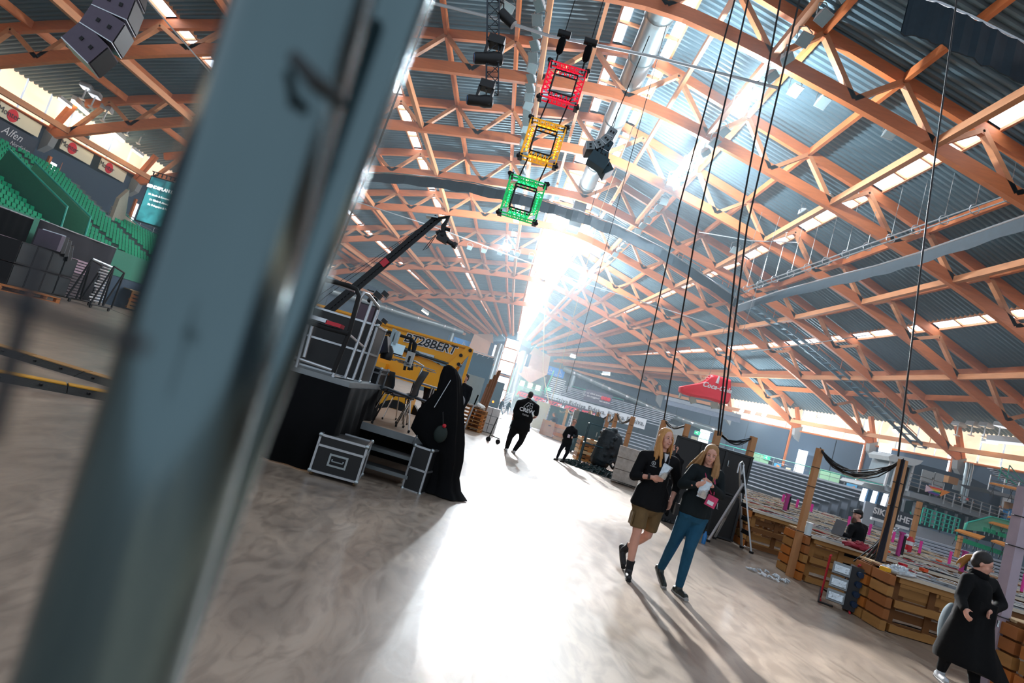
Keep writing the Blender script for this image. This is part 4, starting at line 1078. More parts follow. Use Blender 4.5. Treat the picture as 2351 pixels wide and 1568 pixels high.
# man with cap among the tables
t_, K, Hf, hc, f = simple_person('bearded man in black coat and cap holding up a laptop among the tables', 12.3, dict(head=(1968, 1183), neck=(1970, 1200), pelvis=(1956, 1268), sh_l=(1955, 1211, -.1), sh_r=(1984, 1212, .15), el_l=(1946, 1232, -.2), wr_l=(1931, 1224, -.3), el_r=(1976, 1245), wr_r=(1955, 1240, -.2), hip_l=(1950, 1270), hip_r=(1962, 1272), kn_l=(1944, 1310), kn_r=(1954, 1314), an_l=(1935, 1350), an_r=(1945, 1352)), (-1, -.25, -.1), '0a0b0e', '121418', hairm=dkhair, voxel=.0139, wide=1.15)
q = MB(); ell(q, hc + Hf @ V((0, -.01, .07)), (.092, .105, .06), Hf); ell(q, hc + Hf @ V((0, .13, .055)), (.06, .06, .008), Hf); blob('cap', q, black, t_, .012, 2)
q = MB(); ell(q, hc + Hf @ V((0, .06, -.13)), (.05, .05, .10), Hf); blob('beard', q, brhair, t_, .012, 2)
t = thing('laptop', 'open laptop held up by the man in the cap', 'laptop', D(1927, 1211, 11.95), .4)
q = MB(); q.box((0, 0, 0), (.02, .24, .30), Matrix.Rotation(.25, 3, 'Y')); q.build('screen', mat('laptop_grey', '#6b7278', .3, .4), t); q = MB(); q.box((.1, 0, -.16), (.22, .26, .015)); q.build('keyboard', mat('laptop_grey', '#6b7278'), t)

# woman in long coat on the right edge -----------------------------------------------------------
Y = 6.5
J = dict(head=W3(2258, 1296, Y), neck=W3(2247, 1322, Y, .03), pelvis=W3(2222, 1432, Y), sh_l=W3(2222, 1330, Y, -.02), sh_r=W3(2276, 1340, Y, .1), el_l=W3(2205, 1372, Y, -.1), wr_l=W3(2215, 1400, Y, -.25), el_r=W3(2300, 1388, Y, .05), wr_r=W3(2275, 1404, Y, -.12),
         hip_l=W3(2210, 1436, Y), hip_r=W3(2236, 1440, Y), kn_l=W3(2183, 1494, Y, -.05), kn_r=W3(2240, 1520, Y), an_l=W3(2160, 1538, Y, .1), an_r=W3(2232, 1600, Y), toe_l=V((0, 0, 0)), toe_r=V((0, 0, 0)))
dz_ = J['an_l'].z
J['an_r'].z = max(.1, J['an_r'].z)
J['toe_l'] = V((J['an_l'].x - .06, J['an_l'].y - .17, J['an_l'].z - .1)); J['toe_r'] = V((J['an_r'].x - .05, J['an_r'].y - .18, 0))
t_, K, Hf, hc, f = human('person', 'woman in long black coat and white trainers walking past the pallet counters, hair tied back', J, (.75, -.8, -.25), '07080a', '0b0c10', 'c6cdd2', voxel=.0105, det=True, s_=.95, wide=1.1, sleeve_end=.95)
hair_short(t_, hc, Hf, .97, dkhair, .011, 1.06)
strands(t_, [hc + Hf @ V(p) for p in ((-.02, -.09, .05), (-.06, -.14, .0), (-.1, -.17, -.08), (-.13, -.18, -.16))], .02, mat('gold_lit_hair', '#a5753a', .5, var=.3, scale=20), 6, 'ponytail')  # gold highlight on the dark hair put into the ponytail's colour
q = MB(); P_ = K['pelvis']
ring_ = lambda z, rx, ry, ox=0, oy=0: [(P_.x + ox + rx * math.cos(a), P_.y + oy + ry * math.sin(a) * (1 + .12 * math.sin(5 * a)), z) for a in [2 * PI * i / 24 for i in range(24)]]
L_ = [ring_(P_.z + .28, .185, .15, .06), ring_(P_.z + .05, .2, .17, .04), ring_(P_.z - .15, .25, .2, .03), ring_(P_.z - .36, .31, .25, .05), ring_(P_.z - .42, .30, .24, .05)]
for l_ in L_[3:]:
    for i in range(24):
        x, y, z = l_[i]; l_[i] = (x + (.14 if math.cos(2 * PI * i / 24) > .8 else 0), y, z - .10 * max(0, math.cos(2 * PI * i / 24)))
vs = [p for l_ in L_ for p in l_]; q.add(vs, [(24 * j + i, 24 * j + (i + 1) % 24, 24 * (j + 1) + (i + 1) % 24, 24 * (j + 1) + i) for j in range(4) for i in range(24)] + [tuple(range(24)), tuple(range(119, 95, -1))])
q.build('coat_skirt', mat('cloth_07080a', '#07080a'), t_, True)
q = MB(); ell(q, K['neck'] + V((0, 0, .01)), (.1, .095, .07)); blob('scarf', q, blackcloth, t_, .012, 3)
q = MB(); q.box(K['pelvis'] + V((.14, -.2, .12)), (.02, .01, .07)); q.build('coat_buckle', foil, t_)
q = MB()
for sx in (-1, 1): q.path([hc + Hf @ V((sx * .033 + .028 * math.cos(a), .094, .008 + .022 * math.sin(a))) for a in [i * PI / 5 for i in range(11)]], .003, 4)
q.build('glasses', steel, t_)
t = thing('grey_bag', 'grey cloth bag hanging at the near side of the woman in the long coat', 'bag', D(2180, 1420, 6.7)); q = MB(); ell(q, (0, 0, -.08), (.07, .12, .26)); blob('bag_body', q, mat('grey_cloth', '#5f6f78', .8, var=.2), t, .015, 3)

# =================================================================== LEFT SIDE
def XP(px, py, X):
    r = ray(px, py); t = X / r[0]; return V((X, t, HC + r[2] * t))
# hanging array in the upper left
def arr_pts(ctr, n_, r, a0, a1):
    return [(V((ctr[0], ctr[1] + r * math.cos(a), ctr[2] + r * math.sin(a))), a) for a in [a0 + (a1 - a0) * i / (n_ - 1) for i in range(n_)]]
purp = mat('purple_grey_speaker', '#5a5060', .6, var=.12, scale=8)
dks = mat('dark_speaker_grey', '#20262c', .6, var=.1)
def array_along(pts, width, depth, label, m, gm, rz=0):
    """a curved hanging column of cabinets; pts = centre line top to bottom in local x-z, depth along local x"""
    t = thing('line_array_speaker', label, 'loudspeaker', pts[0], rz)
    o = V(pts[0]); Rz = Matrix.Rotation(-rz, 3, 'Z')
    for a, b_ in zip(pts, pts[1:]):
        a = Rz @ (V(a) - o); b_ = Rz @ (V(b_) - o); d = b_ - a; c = (a + b_) / 2; h = d.length * .97; d.normalize()
        yv = V((0, 1, 0)); xv = yv.cross(d).normalized()   # outwards
        q = MB(); R = Matrix((xv, yv, d)).transposed()
        q.box(c, (depth, width, h), R); q.build('cabinet', m, t)
        q = MB(); q.box(c - xv * (depth / 2 + .01), (.03, width * .94, h * .9), R); q.build('grille', gm, t)
        q = MB()
        for sy in (-1, 1):
            for k in (-.22, .12):
                q.box(c + V((0, sy * (width / 2 + .01), 0)) + xv * (k * depth), (.07, .03, .09), R)
        tag(q.build('handle_recess', black, t), kind='stuff')
        q = MB(); q.box(c + d * (h / 2), (depth * 1.0, width * 1.01, .025), R); q.build('silver_edge', alu, t)
    return t
array_along([D(292, -60, 14), D(282, 0, 14), D(262, 50, 14), D(232, 95, 14), D(185, 135, 14)], .9, .75, 'dark curved hanging loudspeaker column at the top left corner', purp, black, .35)
array_along([D(1405, 305, 24), D(1395, 322, 24), D(1380, 335, 24), D(1362, 343, 24), D(1342, 343, 24)], .9, .35, 'pale grey upper curved loudspeaker hanging beside the duct', mat('grey_speaker', '#8d9da3', .6), dks)
array_along([D(1395, 330, 24), D(1382, 352, 24), D(1380, 375, 24), D(1395, 403, 24)], .8, .42, 'dark lower curved loudspeaker hanging beside the duct', mat('slate_speaker', '#2c4a56', .6), dks)
t = thing('box_loudspeaker', 'dark square box speaker hanging under the curved loudspeakers', 'loudspeaker', D(1372, 372, 23.6)); q = MB(); q.box((0, 0, 0), (.8, .6, .5), Matrix.Rotation(.3, 3, 'Y')); q.build('cabinet', mat('slate_speaker', '#2c4a56'), t); q = MB(); q.tube((0, 0, .2), (.6, 0, 6), .02, 4); q.build('hanger', black, t)

# stand: concrete steps
stand_m = mat('stand_concrete', '#74807f', .8, var=.15, scale=.6)
NR = 18
def row(k): return -27.3 - .56 * k, 3.3 + .283 * k       # X of seat row, Z of its step
root = thing('left_stand', 'long concrete stand of steps carrying the green seats on the left', 'stand', (0, 0, 0))
YE = [64 - 1.05 * k if k < 11 else 46.0 for k in range(NR)]
for k in range(NR):
    X, z = row(k); q = MB(); q.b2((X - .3, 20, z - .5), (X + .28, YE[k] + .5, z)); q.build('step', stand_m, root)
q = MB(); q.b2((-27.0, 20, 2.0), (-26.85, 64, 3.7)); q.build('front_wall', mat('stand_front_green', '#2d7f66', .6), root)
q = MB(); q.b2((-27.0, 20, 0), (-26.9, 64, 2.0)); q.build('base_wall', wall_m, root)
# slanted concrete cheek and gallery
q = MB(); q.prism([(46.3, 8.0), (46.3, 5.6), (52, 5.1), (66, 3.6), (66, 3.9), (52, 6.2), (47.6, 7.0), (47.0, 9.0)], -33.4, -33.1, 0); q.build('cheek_wall', mat('cheek_concrete', '#b3a998', .8), root)
q = MB(); q.path([(-33.2, 47, 9.05), (-33.2, 47.7, 7.1), (-33.2, 52, 6.3), (-33.2, 66, 4.0)], .05, 5); q.build('handrail', green_rail, root)
q = MB(); q.b2((-40, 46.6, 6.0), (-33.4, 66, 6.25)); q.build('gallery_floor', stand_m, root)
for z in (6.6, 6.95, 7.3): q = MB(); q.tube((-34, 47, z), (-34, 57, z), .03, 4); q.build('gallery_rail', alu, root)
for y in range(47, 58, 2): q = MB(); q.tube((-34, y, 6.2), (-34, y, 7.3), .03, 4); q.build('gallery_post', alu, root)
# green entrance walls (vomitory)
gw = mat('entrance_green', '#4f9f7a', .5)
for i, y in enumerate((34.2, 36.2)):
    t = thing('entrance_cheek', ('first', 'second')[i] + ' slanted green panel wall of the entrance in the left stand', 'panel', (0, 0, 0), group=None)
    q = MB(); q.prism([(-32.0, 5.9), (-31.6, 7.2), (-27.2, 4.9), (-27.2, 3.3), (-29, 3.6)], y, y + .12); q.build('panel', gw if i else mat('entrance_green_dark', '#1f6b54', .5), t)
    q = MB(); q.path([(-31.7, y + .06, 7.3), (-27.2, y + .06, 5.0), (-27.1, y + .06, 3.4)], .06, 6); q.build('edge_rail', green_rail, t)
# seats
seat_me = MB(); seat_me.prism([(-.02, .40), (.36, .44), (.40, .42), (.38, .38), (0, .34)], -.21, .21, 1); SEAT = seat_me.mesh('seat', green_seat)
b_ = MB(); b_.prism([(-.02, .38), (-.10, .78), (-.06, .80), (.03, .40)], -.21, .21, 1); BACK = b_.mesh('backrest', green_seat)
l_ = MB(); l_.b2((-.04, -.02, 0), (.02, .02, .4)); LEGM = l_.mesh('leg', steel)
pos = []
for k in range(NR):
    X, z = row(k); y = 27.0
    while y < YE[k]:
        if not (33.6 < y < 36.9 and k < 9) and not (44.6 < y < 45.6) and not (44.6 < y < 47.2 and k >= 10) and not (39.6 < y < 40.5):
            pos.append((X, y, z))
        y += .36
def vis(p):
    x, y, z = p; fw = y
    px, py = (x / y), (z - HC) / y
    # inside the frame and not behind the pole
    X_ = px * math.cos(ROLL) + py * math.sin(ROLL)
    return -.90 < X_ < -.60
pv = sorted([p for p in pos if vis(p)], key=lambda p: p[1])
first = pv[:290]; _f = set(first); rest = [p for p in pos if p not in _f]
st = None
for (x, y, z) in first:
    t = thing('stadium_seat', 'green plastic tip-up seat in the rows of the left stand', 'seat', (x, y, z), 0, 'green seats in the left stand')
    rk = round((-27.3 - x) / .56); t['label'] = 'green plastic tip-up seat in the %s row from the front of the left stand' % ('first', 'second', 'third', 'fourth', 'fifth', 'sixth', 'seventh', 'eighth', 'ninth', 'tenth', 'eleventh', 'twelfth', 'thirteenth', 'fourteenth', 'fifteenth', 'sixteenth', 'seventeenth', 'top')[rk]; t['group'] = 'green seats in row %d of the left stand' % (rk + 1)
    link('seat', SEAT, t); link('backrest', BACK, t); t.scale = (.66,) * 3
q = MB()
for (x, y, z) in rest:
    q.b2((x, y - .14, z + .24), (x + .25, y + .14, z + .285)); q.bar((x, y, z + .25), (x - .05, y, z + .53), .28, .03, (1, 0, 0))
tag(q.build('far_stadium_seats', green_seat), 'green seats filling the farther rows of the left stand', 'seats', 'green seats in the left stand', 'stuff')

# wall banners
cream = mat('cream_banner', '#e3dcc0', .6, var=.03); inkm = mat('dark_ink', '#2a2d33', .6, var=0); redp = mat('red_print', '#d8142c', .6, var=0)
for (y0_, y1_, lab) in ((40.9, 44.7, 'cream wall banner with red blob, nearest of three on the left wall'), (46.3, 49.8, 'cream wall banner with red blob, middle of three on the left wall'), (50.1, 53.5, 'cream wall banner with red blob, farthest of three on the left wall')):
    t = thing('wall_banner', lab, 'banner', (2.6 - 43 * wf((y0_ + y1_) / 2) + .5, (y0_ + y1_) / 2, 11.0), 0)
    L = y1_ - y0_; q = MB(); q.box((0, 0, 0), (.08, L, 1.0)); q.build('board', cream, t)
    q = MB(); q.path([(.05, -L * .18, 0), (.07, -L * .18, 0)], .47, 20); q.build('red_disc', redp, t)
    put_text('Monter', .62, inkm, t, (.09, -L * .27, 0), (0, 1, 0), depth=.004)
t = thing('wall_sign', 'white script lettering sign on the dark wall under the nearest cream banner', 'sign', (-39.7, 43.2, 9.6))
q = MB(); q.box((0, 0, 0), (.06, 3.6, 1.5)); q.build('board', mat('slate_board', '#37414f', .7), t)
put_text('Alfen', .85, wt, t, (.06, -.5, .2), (0, 1, 0), shear=.4); put_text('Nordisken', .42, wt, t, (.06, .5, -.4), (0, 1, 0), shear=.3)
t = thing('wall_heater', 'small framed fan heater on the wall beside the middle cream banner', 'heater', (-38.8, 47.8, 12.2)); q = MB(); q.box((0, 0, 0), (.3, .9, .7)); q.build('case', mat('teal_case', '#2f6a6a'), t); q = MB(); q.box((.17, 0, 0), (.02, .7, .5)); q.build('front', black, t)

# led screen
A = D(352, 405, 48); Bp = D(432, 440, 48)
t = thing('led_screen', 'tall bright led screen with white schedule text beyond the left stand', 'screen', D(372, 467, 48), 0)
q = MB(); q.box((0, .15, 0), (3.3, .25, 4.0)); q.build('frame', mat('screen_frame', '#22303a'), t)
sm_ = bpy.data.materials.new('led_picture'); sm_.use_nodes = True; nn_ = sm_.node_tree.nodes; ll_ = sm_.node_tree.links
tcx = nn_.new('ShaderNodeTexCoord'); nz_ = nn_.new('ShaderNodeTexNoise'); nz_.inputs['Scale'].default_value = .55; nz_.inputs['Distortion'].default_value = 1.5; rp_ = nn_.new('ShaderNodeValToRGB')
rp_.color_ramp.elements[0].color = (*lin('#1c6f7c'), 1); rp_.color_ramp.elements[0].position = .38; rp_.color_ramp.elements[1].color = (*lin('#57d3dc'), 1); rp_.color_ramp.elements[1].position = .6
ll_.new(tcx.outputs['Object'], nz_.inputs[0]); ll_.new(nz_.outputs[0], rp_.inputs[0]); b = nn_['Principled BSDF']; ll_.new(rp_.outputs[0], b.inputs['Emission Color']); b.inputs['Emission Strength'].default_value = .75; b.inputs['Base Color'].default_value = (.02, .05, .06, 1)
q = MB(); q.box((0, 0, 0), (3.1, .06, 3.8)); q.build('display', sm_, t)
lt = mat('screen_text', '#ffffff', .5, var=0, em=1.6)
put_text('SENDEPLAN LIVE 2', .36, lt, t, (-.15, -.05, 1.1), (1, 0, 0), bold=.02)
for i, s in enumerate(('20: Media & Kommunikasjon', '21: Effekt & Almenning', '22: Delegasjon & Pause')): put_text(s, .21, lt, t, (-.1, -.05, .45 - i * .42), (1, 0, 0), bold=.008)
q = MB()
for i in range(9): q.box((-1.5 + i * .37, 0, 2.2), (.06, .1, .3))
q.box((0, 0, 2.35), (3.3, .1, .06)); tag(q.build('hanging_bar', black, t), kind='stuff')

# exit signs etc on walls
exit_m = mat('exit_sign_green', '#15a878', .5, var=0, em=.9, emc='#35c89a')
def onring(px, py, r=0.0):
    x, _, z = ray(px, py); a = HALF - r; b_ = LEN - r; X0 = 1.4
    A_ = x * x / a / a + 1 / b_ / b_; B_ = -2 * x * X0 / a / a - 2 * Y0 / b_ / b_; C_ = X0 * X0 / a / a + Y0 * Y0 / b_ / b_ - 1
    s_ = (-B_ + math.sqrt(B_ * B_ - 4 * A_ * C_)) / 2 / A_
    p = V((x * s_, s_, HC + z * s_)); tx = V((p.x - X0) / a / a for _ in (0,)) if False else V(((p.x - X0) / a / a, (s_ - Y0) / b_ / b_, 0)).normalized()
    tang = V((tx.y, -tx.x, 0))      # runs left to right seen from inside
    return p, tang, -tx
def wall_thing(name, label, cat, px, py, r, group=None):
    p, tg, nin = onring(px, py, r)
    t = thing(name, label, cat, p, math.atan2(tg.y, tg.x), group)      # local x = along wall to the right, local -y = towards the hall
    return t
EX = [(1160, 842, 'exit sign over the glazed green doors near the prow window'), (1258, 893, 'exit sign above the left end of the white banner'), (1100 + 104, 842, None), (1405, 985, 'wide exit sign over the posts in front of the far stand'), (1601, 994, 'exit sign above the wall pictures behind the man in shorts'), (1761, 1051, 'exit sign over the first green double doors'), (1868, 1086, 'exit sign over the second green double doors'), (1227, 0, None)]
for e in EX:
    if e[2] is None: continue
    t = wall_thing('exit_sign', 'small green lit ' + e[2], 'sign', e[0], e[1], .6)
    wd = 2.4 if e[0] == 1405 else .95
    q = MB(); q.box((0, 0, 0), (wd, .12, .55)); q.build('lamp_box', exit_m, t)
    q = MB(); q.bar((-.1, -.08, .05), (.12, -.08, -.15), .06, .02); q.bar((-.1, -.08, .05), (.1, -.08, .15), .06, .02); q.ball((.14, -.08, .2), .05, 6, 5); q.bar((-.3, -.08, 0), (-.18, -.08, 0), .06, .02); tag(q.build('pictogram', lt, t), kind='stuff')
t = thing('exit_sign', 'small green lit exit sign below the led screen', 'sign', D(349, 548, 55)); q = MB(); q.box((0, 0, 0), (.7, .12, .4)); q.build('lamp_box', exit_m, t)

# left floor: drapes, stacks, cart, pallets ---------------------------------------------
def drape(name, label, pts, h, m, amp=.06, top=None, z0=0.02, pole=True, folds=9):
    t = thing(name, label, 'drape', pts[0]); o = V(pts[0]); vs = []; n_ = 0
    P = []
    for a, b_ in zip(pts, pts[1:]):
        a, b_ = V(a), V(b_); k = max(2, int((b_ - a).length * folds))
        nrm = (b_ - a).cross(V((0, 0, 1))).normalized()
        for i in range(k): P.append(a.lerp(b_, i / k) + nrm * amp * math.sin(len(P) * 1.35) * (.5 + .5 * random.random()))
    P.append(V(pts[-1])); 
    for p in P:
        for f_ in (0, .33, .66, 1.0): vs.append(p - o + V((math.sin(f_ * 3 + p.y) * amp * .3, 0, z0 - o.z + h * f_ if o.z < 5 else h * f_)))
    fs = [(4 * i + j, 4 * i + 4 + j, 4 * i + 5 + j, 4 * i + 1 + j) for i in range(len(P) - 1) for j in range(3)]
    q = MB(); q.add(vs, fs); c = q.build('cloth', m, t, True)
    s_ = c.modifiers.new('thick', 'SOLIDIFY'); s_.thickness = .012
    if pole: q = MB(); q.path([V(p) - o + V((0, 0, z0 + h + .02)) for p in pts], .035, 6); q.build('drape_pole', alu, t)
    return t
drape('black_drape', 'tall black drape behind the stage tables in front of the left stand', [(-25.6, 19.5, 0), (-25.6, 30.5, 0)], 3.45, blackcloth, .03)
drape('black_drape', 'short charcoal drape with open folds hanging at the end of the stage', [(-25.4, 30.6, 0), (-25.0, 36.2, 0)], 3.55, mat('charcoal_cloth', '#26242a', .9, var=.25, scale=2, bump=.3), .12, folds=2)
# stack of long boards, pinkish above and dark below
t = thing('stacked_deck_boards', 'long stack of pinkish stage boards behind the loudspeakers', 'stack', (-24.6, 27, 0))
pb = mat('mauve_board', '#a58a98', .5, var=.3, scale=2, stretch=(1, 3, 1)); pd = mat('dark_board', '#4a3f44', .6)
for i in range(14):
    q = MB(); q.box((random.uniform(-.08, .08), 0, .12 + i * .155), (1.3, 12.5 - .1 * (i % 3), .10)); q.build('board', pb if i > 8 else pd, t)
# subwoofer wall
t = thing('subwoofer_stack', 'black loudspeaker stack two cabinets high beside the orange pallet', 'loudspeaker', (-21.7, 26.6, 0), .25)
for i in range(4):
    for j in range(2):
        q = MB(); q.box((0, -1.95 + i * 1.3, .66 + j * .98), (1.2, 1.26, .93)); q.build('cabinet', black, t)
        q = MB(); q.box((.61, -1.95 + i * 1.3, .66 + j * .98), (.02, 1.15, .82)); q.build('grille', mat('speaker_grille', '#1b2328', .5), t)
t = thing('loudspeaker_cabinet', 'dark purple loudspeaker lying on top of the black speaker stack', 'loudspeaker', (-21.6, 27.3, 2.1), .25)
for i in range(4):
    R = Matrix.Rotation(.12 * i, 3, 'X'); q = MB(); q.box((0, -.55 + i * .38, .45 - .03 * i * i), (.95, .33, .75), R); q.build('cabinet', purp if i == 0 else blackplastic, t)
    q = MB(); q.box((0, -.37 + i * .38, .5 - .03 * i * i), (.96, .02, .76), R); q.build('silver_edge', alu, t)
# rolling truss cart
t = thing('rolling_cart', 'black wheeled cart with diagonal struts and a stack of silver tubes', 'cart', (-21.4, 30.6, 0), .15)
for sx in (-.55, .55):
    for (y0_, z0_, y1_, z1_) in ((-1.1, .2, -.2, 2.35), (-1.1, .2, 1.0, .2), (-.2, 2.35, 1.0, 2.2), (1.0, .2, 1.0, 2.2), (-.2, 2.35, .1, .2), (.1, .2, 1.0, 2.2), (-.3, .2, -.2, 2.35)):
        q = MB(); q.tube((sx, y0_, z0_), (sx, y1_, z1_), .045, 6); q.build('strut', black, t)
for z in [.35 + .15 * i for i in range(13)]: q = MB(); q.tube((.3 * math.sin(z * 9) * .3, -.2 - .0 + (-.5 if z < 1 else 0) * 0, z), (0, .95, z), .05, 6); q.build('tube', alu, t)
for sx in (-.5, .5):
    for y in (-.9, .9): q = MB(); q.path([(sx - .03, y, .1), (sx + .03, y, .1)], .1, 12); q.build('wheel', rubber, t)
q = MB(); q.tube((-.55, -.2, 2.4), (-.1, 1.0, 2.3), .07, 8); q.build('top_tube', alu, t)
# pallets -----------------------------------------------------------------------------
def pallet_parts(t, M4, mats, L=1.2, Wd=.8):
    """flat pallet, length along x, centred, standing on z=0, transformed by M4"""
    def put(name, c, d, m):
        q = MB(); q.box(c, d); me = q.mesh(name, m); me.transform(M4); link(name, me, t)
    rnd = random
    for i in range(5): put('plank', (0, -Wd / 2 + .06 + i * (Wd - .12) / 4, .133), (L, .118, .022), rnd.choice(mats))
    for i in range(3): put('plank', (-L / 2 + .05 + i * (L - .1) / 2, 0, .112), (.1, Wd, .02), rnd.choice(mats))
    for i in range(3):
        for j in range(3): put('block', (-L / 2 + .06 + i * (L - .12) / 2, -Wd / 2 + .05 + j * (Wd - .1) / 2, .062), (.12, .1, .078), rnd.choice(mats))
    for j in range(3): put('plank', (0, -Wd / 2 + .05 + j * (Wd - .1) / 2, .011), (L, .1, .022), rnd.choice(mats))
PM = [pine, pine, pine2, pine3]
orange_w = mat('orange_pine', '#b56a28', .6, var=.2, scale=3)
t = thing('wooden_pallet', 'orange wooden pallet lying on the floor before the black speaker stack', 'pallet', (-20.3, 24.6, 0), 1.45)
pallet_parts(t, Matrix.Scale(1.6, 4), [orange_w, orange_w, pine2], 1.8, .9)
t = thing('pallet_counter', 'sunlit counter of orange pallets stood on edge beyond the drape, beside the pole', 'counter', (-25.6, 41.5, 0), .95)
for i in range(3):
    pallet_parts(t, Matrix.Translation((i * 1.9, 0, .1)) @ Matrix.Rotation(PI / 2, 4, 'X') @ Matrix.Translation((0, .65, 0)) @ Matrix.Scale(1.55, 4), [orange_w, pine])
q = MB(); q.box((1.9, .5, 1.4), (6, 1.4, .06)); q.build('counter_top', pine3, t)
def heap(label, loc, r, h, m, n_=40, name='wrapped_bundle', cat='bundle', seed=1, sz=.12):
    t = thing(name, label, cat, loc); rnd = random.Random(seed); q = MB()
    ell(q, (0, 0, h * .35), (r[0], r[1], h * .5))
    for i in range(n_):
        a = rnd.uniform(0, 2 * PI); rr_ = rnd.random() ** .5; s_ = sz * rnd.uniform(.5, 1.2)
        q.box((r[0] * rr_ * math.cos(a), r[1] * rr_ * math.sin(a), h * (1 - rr_ * rr_) * .8 + .02), (s_ * 2, s_, s_ * .8), Euler((rnd.uniform(-.4, .4), rnd.uniform(-.4, .4), rnd.uniform(0, 3))).to_matrix())
    tag(q.build('wrapping', m, t), kind='stuff'); return t
film = mat('clear_stretch_film', '#c3ccd2', .2, .1, var=.3, scale=9, bump=.6)
heap('silvery wrapped goods on the sunlit pallet counter by the left stand', (-24.6, 43.2, 1.5), (1.2, .8), 1.3, film, 50, seed=4, sz=.25)
# floor cable protectors in the left foreground
yel = mat('yellow_cable_cover', '#d99a1e', .5, var=.15, scale=6)
def ramp(label, a, b_, wd, m_top, seed):
    a, b_ = V(a), V(b_); d = b_ - a; L = d.length; t = thing('cable_ramp', label, 'cable protector', (a.x, a.y, 0), math.atan2(d.y, d.x)); n_ = max(1, round(L / .95))
    for i in range(n_):
        q = MB(); x0_, x1_ = i * L / n_, (i + 1) * L / n_ - .01
        q.prism([(-wd / 2, 0), (-wd * .2, .085), (wd * .2, .085), (wd / 2, 0)], x0_, x1_, 0); q.build('channel_body', mat('black_rubber_cover', '#23231f', .7, var=.3, scale=30, bump=.3), t)
        q = MB(); q.b2((x0_ + .01, -wd * .19, .086), (x1_ - .01, wd * .19, .1)); q.build('lid', m_top, t)
        for k in (.25, .7):
            q = MB(); q.path([(x0_ + (x1_ - x0_) * k, -wd * .36, .04), (x0_ + (x1_ - x0_) * k, -wd * .36, .062)], .022, 8); q.build('hole', black, t)
ramp('black rubber cable protector with dull orange lid, farther of two on the floor', G(-60, 788), G(330, 905), .62, mat('orange_cable_lid', '#b0824a', .6, var=.2), 1)
ramp('black rubber cable protector with yellow lid, nearer of two on the floor', G(-60, 858), G(330, 930), .52, yel, 2)
line('floor_cable', 'thin black cable lying on the floor beyond the cable protectors', 'cable', [G(190, 695), G(240, 705), G(310, 732), G(380, 765)], .015, blk)

# =================================================================== FOREGROUND POLE
# galvanised fence post and its thin wire mesh, close to the lens
def VP(px, py, Y): return D(px, py, Y)
ft = thing('fence_post', 'big blurred galvanised steel post of a fence right before the camera', 'fence post', (0, 0, 0))
galv = mat('galvanised_post', '#62767a', .16, .92, var=.45, scale=9, stretch=(1, 1, .2))  # stretched tone noise puts streaky highlights into the steel colour
a, b_ = D(728, -80, .30), D(185, 1700, .30)
q = MB(); q.path([a, b_], .0345, 48); q.build('tube', galv, ft, True)
a2, b2_ = D(952, -80, .345), D(290, 1700, .345)
q = MB(); q.path([a2, b2_], .0165, 32); q.build('side_tube', galv, ft, True)
q = MB(); c0 = D(690, 145, .27); q.path([D(672, 128, .262), D(725, 190, .262), D(790, 240, .275)], [.003, .0045, .003], 8); q.build('wire_end', mat('dark_wire', '#161c1e', .5), ft, True)
dkw = mat('dark_mesh_wire', '#2a2c30', .5, .4)
t = thing('fence_mesh', 'thin blurred dark mesh wires of the fence left of the post', 'fence wire', (0, 0, 0))
q = MB(); q.tube(D(100, 560, .17), D(-25, 1020, .17), .0026, 6); q.build('wire', dkw, t)
q = MB(); q.tube(D(-40, 672, .17), D(330, 796, .17), .0026, 6); q.build('wire', dkw, t)

# =================================================================== RISER AND CONTROL POSITION
skirt = blackcloth
t = thing('stage_riser', 'tall black-skirted riser carrying the flight case rack and tube railings', 'riser', (-1.88, 7.8, 0), 0)
q = MB(); q.b2((-2.0, 0, 1.16), (0, 2.2, 1.24)); q.build('deck', mat('grey_deck_edge', '#868c8e', .5, .4), t)
vs = []; n_ = 40
out = [(-2.0, -.02), (0.02, -.02), (0.02, 2.2)]
def skirt_mesh(out, zt, m, t, amp=.02):
    P = []
    for a, b_ in zip(out, out[1:]):
        a, b_ = V((*a, 0)), V((*b_, 0)); k = int((b_ - a).length * 14); nr = (b_ - a).cross(V((0, 0, 1))).normalized()
        for i in range(k): P.append((a.lerp(b_, i / k), nr))
    P.append((V((*out[-1], 0)), nr)); vs = []
    for i, (p, nr) in enumerate(P):
        w = math.sin(i * 1.1) * amp + math.sin(i * .37) * amp
        vs += [p + nr * (.01 + w * .2) + V((0, 0, zt)), p + nr * (.02 + w) + V((0, 0, zt * .5)), p + nr * (.03 + w * 1.6) + V((0, 0, .015))]
    q = MB(); q.add(vs, [(3 * i + j, 3 * i + 3 + j, 3 * i + 4 + j, 3 * i + 1 + j) for i in range(len(P) - 1) for j in range(2)])
    c = q.build('skirt', m, t, True); s_ = c.modifiers.new('thick', 'SOLIDIFY'); s_.thickness = .01
skirt_mesh(out, 1.17, skirt, t, .022)
for x in (-1.95, -.05):
    for y in (.05, 2.1): q = MB(); q.tube((x, y, 0), (x, y, 1.16), .025, 8); q.build('leg', alu, t)
